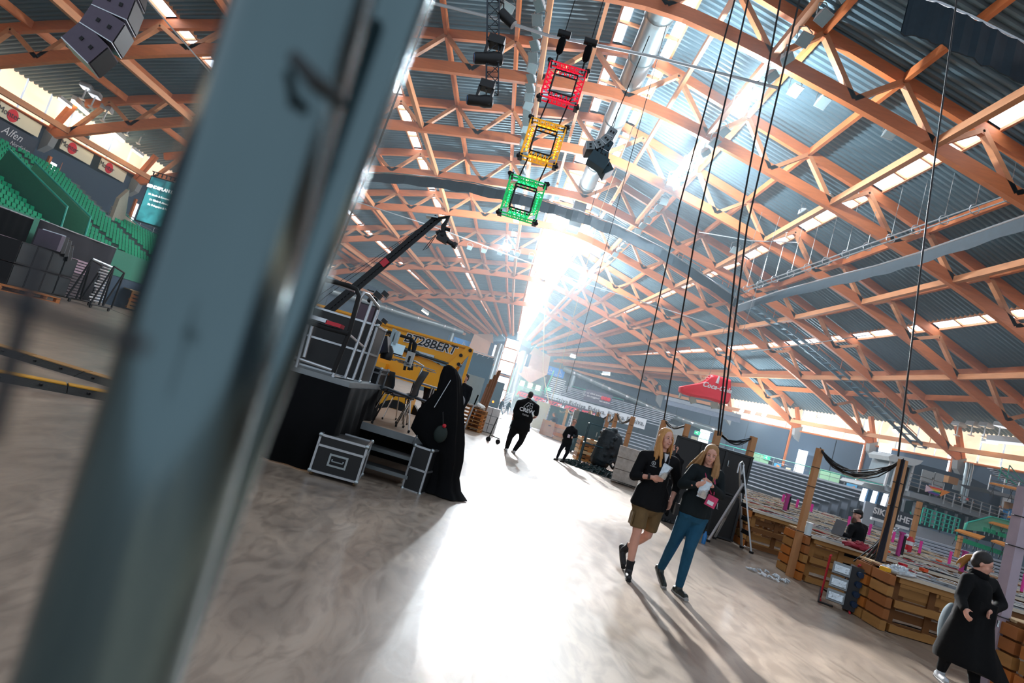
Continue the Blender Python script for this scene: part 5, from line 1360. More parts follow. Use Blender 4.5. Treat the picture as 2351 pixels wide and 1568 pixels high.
# tube railings on it
def railing(label, P, name='tube_railing', r=.024, m=alu, close=True, mids=()):
    t = thing(name, label, 'railing', P[0]); o = V(P[0])
    q = MB(); pts = [V(p) - o for p in P]; q.path(pts + ([pts[0]] if close else []), r, 10); q.build('frame_tube', m, t, True)
    for a, b_ in mids: q = MB(); q.tube(V(a) - o, V(b_) - o, r * .9, 8); q.build('cross_tube', m, t, True)
    return t
R1 = [D(765, 862, 7.82), D(828, 683, 7.82), D(836, 672, 7.82), D(846, 676, 7.9), D(869, 705, 8.35), D(868, 712, 8.4), D(810, 872, 8.4)]
railing('bright aluminium tube railing standing upright at the corner of the riser', R1, close=True, mids=[(D(855, 690, 8.1), D(792, 868, 8.1)), (D(803, 770, 7.82), D(835, 797, 8.4))])
R2 = [D(660, 835, 7.8), D(720, 660, 7.8), D(822, 690, 7.8), D(760, 862, 7.8)]
railing('aluminium tube railing along the front edge of the riser behind the pole', [D(680, 843, 7.76), D(735, 640, 7.76), D(815, 668, 7.76)], close=False, mids=[(D(675, 820, 7.76), D(762, 850, 7.76)), (D(700, 735, 7.76), D(800, 768, 7.76)), (D(698, 820, 7.76), D(718, 745, 7.76))])
railing('black padded handrail looping over the front of the riser', [D(700, 632, 7.72), D(735, 640, 7.72), D(800, 655, 7.72), D(818, 664, 7.72), D(824, 680, 7.72), D(800, 768, 7.72), D(765, 855, 7.72)], r=.03, m=rubber, close=False)
railing('black padded bar across the middle of the riser front', [D(705, 738, 7.7), D(750, 753, 7.7), D(800, 766, 7.7)], r=.034, m=rubber, close=False)
t = thing('red_case', 'flat red and silver box lying on the padded bar of the riser', 'box', D(750, 738, 7.75), 0); q = MB(); q.box((-.12, 0, 0), (.3, .2, .05)); q.build('silver_half', alu, t); q = MB(); q.box((.12, 0, -.01), (.2, .2, .05)); q.build('red_half', red_m, t)

# flight cases ------------------------------------------------------------------------
lam = mat('black_laminate', '#0c0e10', .45, var=.2, scale=20)
def flight_case(name, label, loc, dims, rz=0, wheels=True, handle=True, lid=.72, tilt=None, cat='flight case'):
    w, d, h = dims; t = thing(name, label, cat, loc, rz)
    if tilt: t.rotation_euler = tilt
    z0_ = .06 if wheels else 0
    q = MB(); q.box((0, 0, z0_ + h * lid / 2), (w, d, h * lid - .008)); q.build('body', lam, t)
    q = MB(); q.box((0, 0, z0_ + h * (1 + lid) / 2), (w, d, h * (1 - lid) - .004)); q.build('lid', lam, t)
    e = .028
    for sx in (-1, 1):
        for sy in (-1, 1):
            q = MB(); q.box((sx * w / 2, sy * d / 2, z0_ + h / 2), (e, e, h + e * .6)); q.build('edge_strip', alu, t)
            for z in (0, h): q = MB(); q.ball((sx * w / 2, sy * d / 2, z0_ + z), .032, 8, 6); q.build('corner_ball', steel, t, True)
        for z in (0, h * lid, h): q = MB(); q.box((sx * w / 2, 0, z0_ + z), (e, d, e)); q.build('edge_strip', alu, t)
    for sy in (-1, 1):
        for z in (0, h * lid, h): q = MB(); q.box((0, sy * d / 2, z0_ + z), (w, e, e)); q.build('edge_strip', alu, t)
    if handle:
        q = MB(); q.box((0, -d / 2 - .004, z0_ + h * .4), (.24, .012, .16)); q.build('handle_plate', steel, t)
        q = MB(); q.box((0, -d / 2 - .011, z0_ + h * .4), (.19, .006, .11)); q.build('handle_recess', black, t)
        q = MB(); q.path([(-.07, -d / 2 - .02, z0_ + h * .43), (-.07, -d / 2 - .03, z0_ + h * .38), (.07, -d / 2 - .03, z0_ + h * .38), (.07, -d / 2 - .02, z0_ + h * .43)], .009, 6); q.build('handle', steel, t)
    if wheels:
        for sx in (-1, 1):
            for sy in (-1, 1): q = MB(); q.path([(sx * (w / 2 - .02) - .015, sy * (d / 2 - .04), .045), (sx * (w / 2 - .02) + .015, sy * (d / 2 - .04), .045)], .045, 12); q.build('wheel', mat('tan_wheel', '#6b5638', .6), t)
    return t
flight_case('flight_case', 'black flight case with silver edges and small wheels on the floor before the steps', (-1.72, 7.95, 0), (.60, .62, .46), .12)
flight_case('flight_case', 'narrow black flight case standing on end beside the steps', (-.70, 8.72, 0), (.27, .5, .62), -.25, wheels=False, handle=False, lid=.5)
# big rack on the riser
flight_case('rack_case', 'large black rack case with silver edges on the tall riser', (-2.55, 8.9, 1.25), (1.2, .7, .85), .02, wheels=False, handle=False, lid=.5)
flight_case('rack_case', 'black rack case with wheels standing on the lower deck next to the chairs', (-2.16, 10.0, .66), (.48, .6, .78), .0, handle=False, lid=.9)
# cables hanging off the rack
t = thing('cable_bundle', 'tangle of black cables hanging down the near end of the rack', 'cables', (-3.05, 8.3, 2.0)); q = MB(); rnd = random.Random(4)
for i in range(14):
    x = rnd.uniform(-.25, .25); q.path([(x, 0, .15), (x - .15, -.05, -.1 + rnd.uniform(-.1, .1)), (x + rnd.uniform(-.2, .1), 0, -.5), (x - .1, .02, -.75)], .008, 4)
tag(q.build('cable', blk, t), kind='stuff')

# lower deck with steps ---------------------------------------------------------------
t = thing('stage_deck', 'low stage deck with beige board floor beside the black riser', 'stage', (-2.3, 9.15, 0), .0)
q = MB(); q.b2((0, .02, .58), (1.52, 4.6, .655)); q.build('deck_board', mat('beige_deck_board', '#a58f7c', .5, var=.15, scale=2), t)
q = MB(); q.b2((-.02, -.02, .55), (1.54, .02, .66)); q.b2((1.52, -.02, .55), (1.56, 4.6, .66)); q.build('edge_profile', mat('grey_deck_edge', '#868c8e'), t)
for x in (.05, 1.45):
    for y in (.1, 2.2, 4.4): q = MB(); q.tube((x, y, 0), (x, y, .56), .026, 8); q.build('leg', alu, t)
for sx in (.1,): q = MB(); q.b2((0, 1.4, 0), (1.5, 1.42, .55)); q.build('rear_skirt', blackcloth, t)
t = thing('deck_steps', 'black metal steps with two treads leading up to the low deck', 'steps', (-1.42, 8.85, 0), .03)
for i, (y, z) in enumerate(((-.22, .18), (.05, .40))):
    q = MB(); q.b2((-.6, y - .15, z - .035), (.55, y + .15, z)); q.build('tread', mat('dark_tread', '#24282a', .5, .3, var=.2), t)
    q = MB(); q.b2((-.6, y - .16, z - .05), (.55, y - .14, z)); q.build('nosing', mat('worn_steel_edge', '#6e7577', .35, .6), t)
for x in (-.6, .55):
    q = MB(); q.bar((x, -.33, .0), (x, -.33, .2), .03, .03); q.bar((x, -.33, .18), (x, .22, .55), .03, .05); q.bar((x, .2, 0), (x, .2, .55), .03, .03); q.build('side_frame', black, t)

# chairs ------------------------------------------------------------------------------
shellm = mat('dark_grey_chair_shell', '#2b3338', .5, var=.08); bluec = mat('blue_chair_pad', '#2d5577', .5); chrome = mat('chrome_leg', '#b0a7a0', .15, 1.0, var=.05)
def shell_chair(label, loc, rz):
    t = thing('shell_chair', label, 'chair', loc, rz, None)
    prof = [(.24, .45), (.20, .47), (.05, .455), (-.12, .44), (-.19, .45), (-.225, .50), (-.25, .62), (-.28, .74), (-.31, .84)]
    def sheet(pr, w0, th, name, m):
        vs = []
        for (y, z) in pr:
            for k in range(7):
                u = (k - 3) / 3; wv = w0 * (1 - .12 * max(0, (z - .6)))
                vs.append((u * wv, -y - .035 * u * u * (1 if z > .5 else 0), z + .025 * u * u * (1 if z < .5 else 0)))
        q = MB(); n_ = len(pr); q.add(vs, [(7 * i + k, 7 * i + k + 1, 7 * i + 8 + k, 7 * i + 7 + k) for i in range(n_ - 1) for k in range(6)])
        c = q.build(name, m, t, True); s_ = c.modifiers.new('thick', 'SOLIDIFY'); s_.thickness = th; return c
    sheet(prof[:5], .22, .014, 'seat', shellm); sheet(prof[4:], .215, .014, 'backrest', shellm)
    q = MB(); q.box((0, -.02, .462), (.36, .3, .012)); q.build('seat_pad', bluec, t)
    for sx in (-1, 1):
        for sy, yy_ in ((1, -.14), (-1, .14)):
            q = MB(); q.path([(sx * .15, yy_ * .8, .44), (sx * .19, yy_ * 1.1, .41), (sx * .23, yy_ * 1.75, .02)], .011, 8); q.build('leg', chrome, t, True)
            q = MB(); q.tube((sx * .23, yy_ * 1.75, .0), (sx * .232, yy_ * 1.78, .035), .016, 8); q.build('foot_cap', rubber, t)
    return t
_c = shell_chair('dark grey shell chair with blue pad, front one on the low deck', (-1.53, 9.65, .66), -1.25); _c.scale = (1.2,) * 3
_c = shell_chair('dark grey shell chair behind the front chair, back turned to the drape', (-1.2, 10.15, .66), -1.4); _c.scale = (1.15,) * 3
shell_chair('dark grey shell chair turned to the table at the rack side', (-1.72, 10.75, .66), 2.2)

# work table with screens ----------------------------------------------------------------
t = thing('work_table', 'long control table with orange wooden edge on the low deck', 'table', (-2.0, 10.9, .66), .18)
q = MB(); q.box((.15, 0, .78), (1.55, .7, .03)); q.build('table_top', mat('grey_table_top', '#70757a', .4), t)
q = MB(); q.box((-.3, -.36, .78), (.65, .02, .04)); q.build('wood_edge', orange_w, t)
for x in (-.6, -.1, .5, .85):
    for y in (-.3, .3): q = MB(); q.tube((x, y, 0), (x, y, .77), .018, 8); q.build('leg', chrome, t)
def box_item(name, label, cat, loc, parts, rz=0):
    t = thing(name, label, cat, loc, rz)
    for nm, c, d, m, R in parts: q = MB(); q.box(c, d, R); q.build(nm, m, t)
    return t
RX = lambda a: Matrix.Rotation(a, 3, 'X')
RY = lambda a: Matrix.Rotation(a, 3, 'Y')
led_v = mat('violet_led_display', '#5b4be0', .4, var=0, em=2.2, emc='#6f62ff')
scr = mat('laptop_screen_glow', '#a9c0cc', .3, var=.1, em=.35, emc='#a9c8d8')
t = box_item('mixing_console', 'black lighting console with bright violet display on the table', 'console', D(870, 790, 10.1), [('body', (0, .02, -.02), (.36, .3, .28), blackplastic, RY(-.35)), ('display', (-.03, -.16, .03), (.10, .02, .29), led_v, RY(-.42))])
box_item('laptop', 'open laptop with pale screen on the control table', 'laptop', D(908, 800, 10.8), [('base', (0, -.08, -.10), (.32, .24, .02), black, None), ('screen', (0, .05, .0), (.3, .015, .2), scr, RX(-.2))])
box_item('folder', 'pale grey folders standing upright on the control table', 'folder', D(905, 775, 10.9), [('cover', (-.03, 0, 0), (.05, .2, .3), mat('pale_folder', '#9fb0b4'), None), ('cover', (.05, 0, 0), (.05, .2, .26), mat('pale_folder', '#9fb0b4'), None)])
box_item('folder', 'two grey file boxes beside the violet console', 'folder', D(857, 792, 10.4), [('cover', (-.05, 0, 0), (.07, .2, .33), mat('grey_file', '#757d82'), None), ('cover', (.04, 0, -.04), (.05, .2, .27), mat('grey_file2', '#8e999c'), None)])
t = thing('flat_cap_bin', 'black rounded speaker pod behind the laptop', 'speaker', D(890, 808, 10.2)); t.scale = (.75,) * 3; q = MB(); q.path([(0, 0, -.18), (0, 0, -.12), (0, 0, .05), (0, 0, .16)], [.12, .14, .13, .06], 14); q.build('shell', blackplastic, t, True)
box_item('computer_monitor', 'dark purple-grey monitor held between the railing tubes of the riser', 'monitor', D(832, 735, 8.6), [('panel', (0, 0, .02), (.26, .05, .42), mat('plum_panel', '#4d3d48', .5), None), ('rim', (0, .03, .02), (.3, .03, .46), blackplastic, None)])
box_item('desk_bin', 'white card box with black bottle print on the control table', 'box', D(940, 825, 10.5), [('carton', (0, 0, 0), (.13, .1, .27), mat('pale_carton', '#b9b9b4'), None), ('print', (.0, -.052, -.02), (.04, .005, .16), black, None)])
t = thing('papers', 'scatter of papers, cables and adapters on the control table', 'clutter', D(945, 838, 10.6)); q = MB(); rnd = random.Random(8)
for i in range(40): q.box((rnd.uniform(-.4, .4), rnd.uniform(-.2, .2), rnd.uniform(-.02, .03)), (rnd.uniform(.03, .14), rnd.uniform(.02, .1), .012), rnd.uniform(0, 3))
for i in range(10): x = rnd.uniform(-.4, .3); q.path([(x, rnd.uniform(-.2, .2), .02), (x + .1, rnd.uniform(-.2, .2), .03), (x + .25, rnd.uniform(-.2, .2), .02)], .006, 4)
tag(q.build('clutter', mat('mixed_grey_clutter', '#8b9093', .5, var=.5, scale=9), t), kind='stuff')
railing('black looping handrail behind the control table', [D(868, 790, 11.2), D(872, 765, 11.2), D(885, 760, 11.2), D(945, 778, 11.2), D(955, 790, 11.2), D(938, 850, 11.2)], r=.03, m=rubber, close=False, mids=[(D(945, 778, 11.3), D(928, 850, 11.3)), (D(950, 783, 11.4), D(945, 850, 11.4))])
railing('grey tube hand loop at the far end of the control table', [D(905, 815, 11.6), D(955, 830, 11.6), D(972, 840, 11.6), D(960, 870, 11.6)], r=.02, close=False)

# draped coat stand -----------------------------------------------------------------------
t = thing('draped_stand', 'tall stand covered by heavy black cloth at the end of the low deck', 'draped stand', (-.55, 8.85, 0), 0)
vs = []; prof = [(1.86, .03, .03, -.24), (1.82, .10, .08, -.22), (1.70, .15, .11, -.18), (1.45, .19, .14, -.12), (1.1, .24, .17, -.05), (.8, .30, .2, -.02), (.55, .26, .2, .08), (.3, .23, .19, .13), (.12, .27, .22, .17), (.015, .36, .27, .2)]
rnd = random.Random(3); NA = 34
for j, (z, rx, ry, ox) in enumerate(prof):
    for a in range(NA):
        an = 2 * PI * a / NA; w = 1 + .10 * math.sin(5 * an + j * .15) * min(1, j / 3) + .05 * math.sin(11 * an)
        lx = -.20 * max(0, math.cos(an - PI)) if 3 < j < 6 else 0
        vs.append((ox + rx * w * math.cos(an) + lx, ry * w * math.sin(an), z))
q = MB(); q.add(vs, [(NA * j + a, NA * j + (a + 1) % NA, NA * (j + 1) + (a + 1) % NA, NA * (j + 1) + a) for j in range(len(prof) - 1) for a in range(NA)] + [tuple(range(NA))])
q.build('black_cloth', blackcloth, t, True)
q = MB(); q.path([(-.15, -.16, 1.65), (-.26, -.2, 1.2)], .006, 6); q.build('strap', alu, t); q = MB(); q.tube((-.33, -.1, .95), (-.42, -.1, .6), .014, 6); q.build('stand_pole', alu, t)
t = thing('grey_jacket', 'grey hooded jacket hung over the back of the black draped stand', 'jacket', (-.58, 9.1, 1.58)); q = MB(); ell(q, (-.05, 0, .0), (.09, .08, .2)); ell(q, (.07, 0, -.2), (.09, .07, .1)); capsule(q, (-.1, 0, .15), (.05, 0, -.2), .07, .08); blob('jacket_body', q, mat('grey_wool', '#7d8084', .9, var=.15), t, .015, 3)
t = thing('helmet_bag', 'dark bag with red clip hanging on the front of the draped stand', 'bag', (-.60, 8.55, .9)); q = MB(); ell(q, (0, 0, -.03), (.1, .05, .13)); blob('bag_body', q, mat('dark_green_bag', '#10201c', .7), t, .012, 2); q = MB(); q.ball((.02, -.05, .1), .03, 8, 6); q.build('red_clip', red_m, t); q = MB(); q.path([(0, 0, .1), (-.06, 0, .28)], .01, 5); q.build('strap', black, t)

# camera crane --------------------------------------------------------------------------------
cr0, cr1 = D(660, 792, 12.2), D(1006, 500, 12.2)
t = thing('camera_crane', 'long black camera crane arm with rows of holes rising over the riser', 'camera crane', cr0)
d = cr1 - cr0; L = d.length; dn = d.normalized(); up_ = V((0, 1, 0)).cross(dn) * -1; up_ = dn.cross(V((0, 1, 0)))
q = MB()
for s_ in (-1, 1): q.bar(up_ * s_ * .058, d + up_ * s_ * .036, .10, .03, V((0, 1, 0)))
q.build('arm_rail', black, t)
n_ = 46
for i in range(n_):
    a = d * (i / n_) ; b2 = d * ((i + .55) / n_); h = .108 - .04 * i / n_
    q = MB(); q.bar(a, b2, h, .025, V((0, 1, 0)) if True else None); q.bar(a, b2, .02, h, V((0, 1, 0))); q.build('arm_web', black, t)
q = MB(); q.bar(d * .62, d * .66, .13, .10, V((0, 1, 0))); q.build('red_mark', red_m, t)
for s_ in (.22, .3):
    q = MB(); q.path([up_ * s_ * 1.1, d * .3 + up_ * s_ * 1.2, d * .97 + up_ * .05], .005, 4); q.build('guy_wire', black, t)
q = MB(); q.box(d * .985 + up_ * .05, (.35, .2, .03), RY(-.1)); q.build('end_plate', steel, t)
t = thing('film_camera', 'black film camera with lens on the remote head at the crane tip', 'camera', D(1015, 545, 12.1))
o = V(t.location); e = D(1030, 498, 12.1) - o; j1 = D(1018, 520, 12.1) - o
q = MB(); q.path([D(1006, 502, 12.1) - o, e, j1, (0, 0, .08)], [.04, .05, .055, .05], 8); q.build('head_arm', black, t, True)
q = MB(); q.ball((0, 0, .05), .09, 10, 7); q.path([(-.14, 0, .04), (-.06, 0, .12)], .05, 8); q.path([(-.05, 0, .2), (.12, 0, .2)], .04, 8); q.build('pan_motor', black, t, True)
q = MB(); q.box((.02, 0, -.02), (.24, .14, .14), RY(.25)); q.build('camera_body', blackplastic, t)
q = MB(); q.path([(.1, 0, -.03), (.25, 0, -.07), (.27, 0, -.075), (.34, 0, -.095)], [.05, .05, .07, .07], 12); q.build('lens', blackplastic, t, True)
q = MB(); q.path([(-.15, 0, .0), (-.25, 0, -.25), (-.3, 0, -.38), (-.22, 0, -.3), (-.12, 0, .05)], .008, 5); q.build('cable_loop', blk, t)
def small_camera(label, px, py, Y):
    t = thing('studio_camera', label, 'camera', D(px, py, Y))
    t.scale = (.72,) * 3
    q = MB(); q.box((0, 0, 0), (.16, .14, .12), RY(.4)); q.build('camera_body', blackplastic, t)
    q = MB(); q.box((.14, 0, .07), (.12, .13, .1), RY(.4)); q.build('monitor_hood', blackplastic, t)
    q = MB(); q.path([(-.05, 0, -.05), (-.12, 0, -.3), (-.2, 0, -.7)], .02, 6); q.build('post', black, t)
    q = MB(); q.path([(-.1, 0, .05), (-.25, 0, .05), (-.22, 0, -.02), (-.1, 0, -.04)], .015, 5); q.build('control_handle', black, t)
    q = MB(); q.ball((-.14, .02, -.15), .06, 8, 6); q.ball((-.02, 0, -.12), .05, 8, 6); q.build('fluid_head', black, t)
small_camera('black camera with hooded monitor above the riser railing', 868, 678, 9.0)
small_camera('small black camera head behind the railing over the violet console', 868, 740, 10.2)

# yellow boom lift -----------------------------------------------------------------------------
ylw = mat('lift_yellow', '#eda318', .4, var=.08, scale=2); YB_ = 15.0
t = thing('boom_lift', 'yellow folded boom lift with black lettering behind the control riser', 'boom lift', (-3.0, YB_, 0))
o = V(t.location)
def Q(px, py, dy=0): return D(px, py, YB_ + dy) - o
def plate(name, pts, y0_, y1_, m):
    n_ = len(pts); vs = [V((p.x, y0_, p.z)) for p in pts] + [V((p.x, y1_, p.z)) for p in pts]
    q = MB(); q.add(vs, [tuple(range(n_)), tuple(range(2 * n_ - 1, n_ - 1, -1))] + [(i, (i + 1) % n_, (i + 1) % n_ + n_, i + n_) for i in range(n_)]); return q.build(name, m, t)
plate('upper_boom', [Q(560, 648), Q(700, 690), Q(1078, 798), Q(1045, 832), Q(1028, 836), Q(860, 790), Q(560, 718)], -.25, .25, ylw)
plate('boom_seam', [Q(560, 655), Q(1070, 800), Q(1070, 803), Q(560, 658)], -.27, .27, mat('lift_yellow_dark', '#b97a10'))
plate('lower_boom', [Q(840, 760), Q(900, 778), Q(1010, 838), Q(1040, 850), Q(1055, 870), Q(1030, 905), Q(835, 845)], -.2, .2, ylw)
plate('hinge_plate', [Q(1075, 797), Q(1088, 805), Q(1086, 815), Q(1066, 880), Q(1058, 882), Q(1078, 818), Q(1045, 850), Q(1030, 852), Q(1022, 845)], -.33, -.26, ylw)
plate('hinge_plate', [Q(1020, 842), Q(1035, 832), Q(1078, 800), Q(1070, 818), Q(1050, 850), Q(1045, 885), Q(1030, 880)], .26, .33, ylw)
for (px, py) in ((1081, 807), (1060, 818), (1055, 838)):
    c = Q(px, py); q = MB(); q.path([(c.x, -.36, c.z), (c.x, .3, c.z)], .045, 12); q.build('pivot_pin', black, t)
q = MB(); q.tube(Q(905, 795, -.3), Q(1030, 836, -.3), .035, 8); q.build('hydraulic_ram', mat('dark_steel_rod', '#3c4a52', .3, .7), t); q = MB(); q.tube(Q(905, 795, -.3), Q(960, 813, -.3), .06, 8); q.build('ram_sleeve', mat('dark_steel_rod', '#3c4a52'), t)
plate('sticker', [Q(958, 806), Q(1000, 818), Q(996, 830), Q(955, 816)], -.28, -.262, mat('white_sticker', '#c9d3d8', .4, var=.3, scale=30))
bxd = Q(1040, 803) - Q(942, 777)
blkink = mat('black_ink', '#0c0d10', .5, var=0); whi = mat('white_outline', '#e8e8ea', .5, var=0)
for m_i, (off, yy_) in enumerate(((.022, -.262), (.004, -.272))):
    put_text('BT28BERT', .30, whi if m_i == 0 else blkink, t, (Q(990, 792).x, yy_, Q(990, 792).z), bxd, bold=off, shear=.2, depth=.003)
    put_text('50 kg', .24, whi if m_i == 0 else blkink, t, (Q(727, 713).x, yy_, Q(727, 713).z), bxd, bold=off * .8, shear=.2, depth=.003)
put_text('Dino Design', .2, blkink, t, (Q(872, 760).x, -.268, Q(872, 760).z), bxd, bold=.006, depth=.003)
plate('label_patch', [Q(762, 727), Q(800, 738), Q(796, 750), Q(758, 739)], -.262, -.255, mat('pale_yellow_label', '#e6b81c', .5))
put_text('RAMIRENT', .105, blkink, t, (Q(780, 738).x, -.268, Q(780, 738).z), bxd, bold=.002, depth=.002)
q = MB(); q.b2((-2.2, -.7, .45), (1.0, .8, .95)); q.build('chassis', ylw, t)
q = MB(); q.b2((-1.6, -.5, .95), (.2, .5, 1.6)); q.build('turret', ylw, t)
for x in (-1.7, .78):
    for y in (-.75, .8): q = MB(); q.path([(x, y - .14, .42), (x, y + .14, .42)], .42, 20); q.build('wheel', rubber, t, True); q = MB(); q.path([(x, y - .16, .42), (x, y + .16, .42)], .22, 14); q.build('rim', ylw, t)

# =================================================================== RIGHT SIDE: TABLE ROWS ON PALLETS
XR = 6.25
FR = [6.35, 8.55, 10.83, 13.3, 15.6, 17.9, 20.2, 22.5, 24.8]
wcab = mat('white_cable', '#c9c6c0', .5, var=0); tcab = mat('tan_cable', '#a48a6c', .6, var=0); rcab = mat('red_cable', '#a51c2a', .5, var=0)
greyfilm = mat('grey_table_film', '#8a8f93', .35, .1, var=.35, scale=5, bump=.3)
ordn = ['nearest', 'second nearest', 'third', 'fourth', 'fifth', 'sixth', 'seventh', 'eighth', 'ninth', 'tenth', 'eleventh', 'farthest']
dpt = .88
for ri, yf in enumerate(FR):
    xs = XR + (0.3 if ri == 0 else 0) + (0 if ri < 4 else (ri - 3) * .22); XE = min(16.5, max(12.4, 12.6 + (yf - 13) * .3))
    t = thing('table_row', '%s row of plank tables on wooden pallets, counted from the camera side' % ordn[ri], 'table', (xs, yf, 0), 0, 'plank table rows on pallets')
    L = XE - xs
    for j in range(3):
        q = MB(); q.box((L / 2, .14 + j * .30, .835 + .004 * j), (L, .27 if j else .24, .028)); q.build('top_plank', greyfilm if j == 0 and ri < 4 else (pine3 if j != 1 else pine2), t)
    q = MB(); q.box((L / 2, .005, .82), (L, .012, .05)); q.build('edge_strip', mat('pale_edge', '#cfc3b0', .5), t)
    if ri < 6:
        for k in range(3 if ri < 4 else 2):
            M4 = Matrix.Translation((.68 + k * 1.24, .10, .415)) @ Matrix.Rotation(-PI / 2, 4, 'X') @ Matrix.Translation((0, 0, -.07))
            pallet_parts(t, M4, [pine, pine2, pine2, pine], 1.2, .8)
        for c_ in range(2):          # the end: two columns of stacked pallet ends
            for l_ in range(5):
                q = MB(); q.box((-.03 + random.uniform(-.012, .012), .20 + c_ * .45, .075 + l_ * .163), (.09, .38 + random.uniform(-.03, .02), .135)); q.build('block', random.choice([orange_w, pine, orange_w, mat('warm_pine', '#9c5f2e', .65, var=.25, scale=4)]), t)
                q = MB(); q.box((.0, .20 + c_ * .45, .152 + l_ * .163), (.06, .3, .022)); q.build('plank', pine2, t)
    else:
        for k in range(3): q = MB(); q.box((.4 + k * 1.3, .1, .41), (1.1, .12, .8)); q.build('support', pine2, t)
    for k in range(2): q = MB(); q.box((5.0 + k * 3.0, .4, .41), (1.1, .7, .8)); q.build('support', pine2, t)
    # countless cables left on the tops
    rnd = random.Random(ri + 20)
    for nm, m_, cnt, rr_ in (('white_cables', wcab, 60, .007), ('tan_cables', tcab, 34, .007), ('black_cables', blk, 26, .008), ('red_cables', rcab, 7, .009)):
        q = MB()
        for i in range(int(cnt * .8)):
            x = rnd.uniform(.1, 1) ** 1.5 * (L - .9); y = rnd.uniform(.05, .82); pts = []
            loose = rnd.random() < .45
            for s_ in range(6): pts.append((x, y, .858 + rnd.uniform(0, .05 if loose else .012))); x += rnd.uniform(.02, .22) if loose else rnd.uniform(.2, .7); y = min(.85, max(.02, y + rnd.uniform(-.12, .12)))
            q.path(pts, rr_, 4, False)
        tag(q.build('cable_tangle', m_, t), kind='stuff')
    q = MB()
    for i in range(70 if ri < 8 else 40):
        x = rnd.uniform(.2, 1) ** 1.3 * (L - .5); q.box((x, rnd.uniform(.1, .8), .87), (rnd.uniform(.03, .25), rnd.uniform(.03, .1), rnd.uniform(.015, .06)), rnd.uniform(-.5, .5))
    tag(q.build('table_litter', greyfilm, t), kind='stuff')
# small recognisable things on the tables
for (px, py, c, lab) in ((2032, 1310, '#e2a81c', 'yellow packet lying on the near table top'), (2072, 1300, '#c1142a', 'red packet lying on the near table top'), (1960, 1240, '#e0562a', 'orange ball on the table by the man in the cap'), (2155, 1290, '#e0562a', 'orange piece on the table left of the magenta post'), (2120, 1311, '#e0562a', 'orange scrap on the plank tables near the second magenta post'), (2035, 1268, '#e0562a', 'orange scrap on the tables under the tall post')):
    t = thing('table_packet', lab, 'packet', G(px, py, .88)); q = MB(); q.box((0, 0, .02), (.12, .08, .05), .4); q.build('wrapper', mat('pk' + c, c, .5), t)
heap('crumpled clear film heap on the near table right of the tall post', G(2062, 1318, .87), (.22, .12), .10, film, 40, seed=9, sz=.04)
heap('crimson cloth heap on the table in front of the man in the cap', G(1975, 1262, .87), (.35, .16), .12, mat('crimson_cloth', '#8c1028', .7), 16, 'red_cloth', 'cloth', 3, .05)
t = thing('plastic_tub', 'clear round plastic tub on the pallet table behind the short post', 'tub', G(1853, 1228, .87)); q = MB(); q.path([(0, 0, 0), (0, 0, .2)], .055, 14); q.build('tub_body', mat('clear_plastic', '#c5d3d8'), t, True); q = MB(); q.path([(0, 0, .2), (0, 0, .215)], .06, 14); q.build('tub_lid', white, t, True)

# pink marker posts between the rows
pinkm = mat('pink_post', '#e0359a', .5, var=.05); magm = mat('magenta_post', '#a62a78', .5, var=.08)
PK = [(1801, 1172, 38, 'm', 'first magenta post beyond the ladder'), (1796, 1153, 18, 'p', 'short pink post just left of the first magenta post'), (1828, 1166, 20, 'p', 'short pink post right of the first magenta post'), (1861, 1177, 20, 'p', 'short pink post behind the left post of the cable frame'), (1946, 1209, 24, 'p', 'short pink post right before the face of the man in the cap'), (1994, 1229, 26, 'p', 'short pink post behind the back of the man in the cap'), (2048, 1247, 26, 'p', 'short pink post just right of the tall post'), (2060, 1277, 54, 'm', 'second, larger magenta post with dark cable on its side'), (2110, 1270, 28, 'p', 'short pink post between the red hydrant and the thin plank'), (2178, 1296, 30, 'p', 'short pink post left of the thin pale plank'), (2206, 1312, 46, 'm', 'third magenta post behind the head of the woman in the coat'), (2345, 1358, 40, 'p', 'pink post cut off by the right edge')]
for (px, py, h, k, lab) in PK:
    b_ = G(px, py, .86); hh = h / F * b_.y * 1.0
    t = thing('marker_post', lab, 'post', (b_.x, b_.y, .86)); w = (4 if k == 'p' else 6.5) / F * b_.y
    q = MB(); q.b2((-w / 2, -w / 2, 0), (w / 2, w / 2, hh)); q.build('post_body', pinkm if k == 'p' else magm, t)
    if k == 'm': q = MB(); q.box((0, 0, hh), (w * 1.7, w * 1.2, .03)); q.build('cap_plate', magm, t); q = MB(); q.b2((w / 2, -.04, .05), (w / 2 + .05, .04, hh * .9)); q.build('side_strip', black, t)
    q = MB(); q.b2((-w / 2, -w / 2, -.86), (w / 2, w / 2, 0)); q.build('lower_post', pine2, t)
t = thing('fire_hydrant', 'red and white hydrant-like post among the tables right of the tall post', 'hydrant', (*G(2085, 1262, .86).xy, .86)); t.scale = (.5,) * 3
q = MB(); q.path([(0, 0, -.2), (0, 0, .1), (0, 0, .55), (0, 0, .7)], [.16, .15, .15, .09], 12); q.build('red_body', red_m, t, True); q = MB(); q.path([(0, 0, .25), (0, 0, .45)], .17, 12); q.build('white_band', white, t, True); q = MB(); q.tube((-.22, 0, .5), (.22, 0, .5), .05, 8); q.build('outlet', red_m, t)

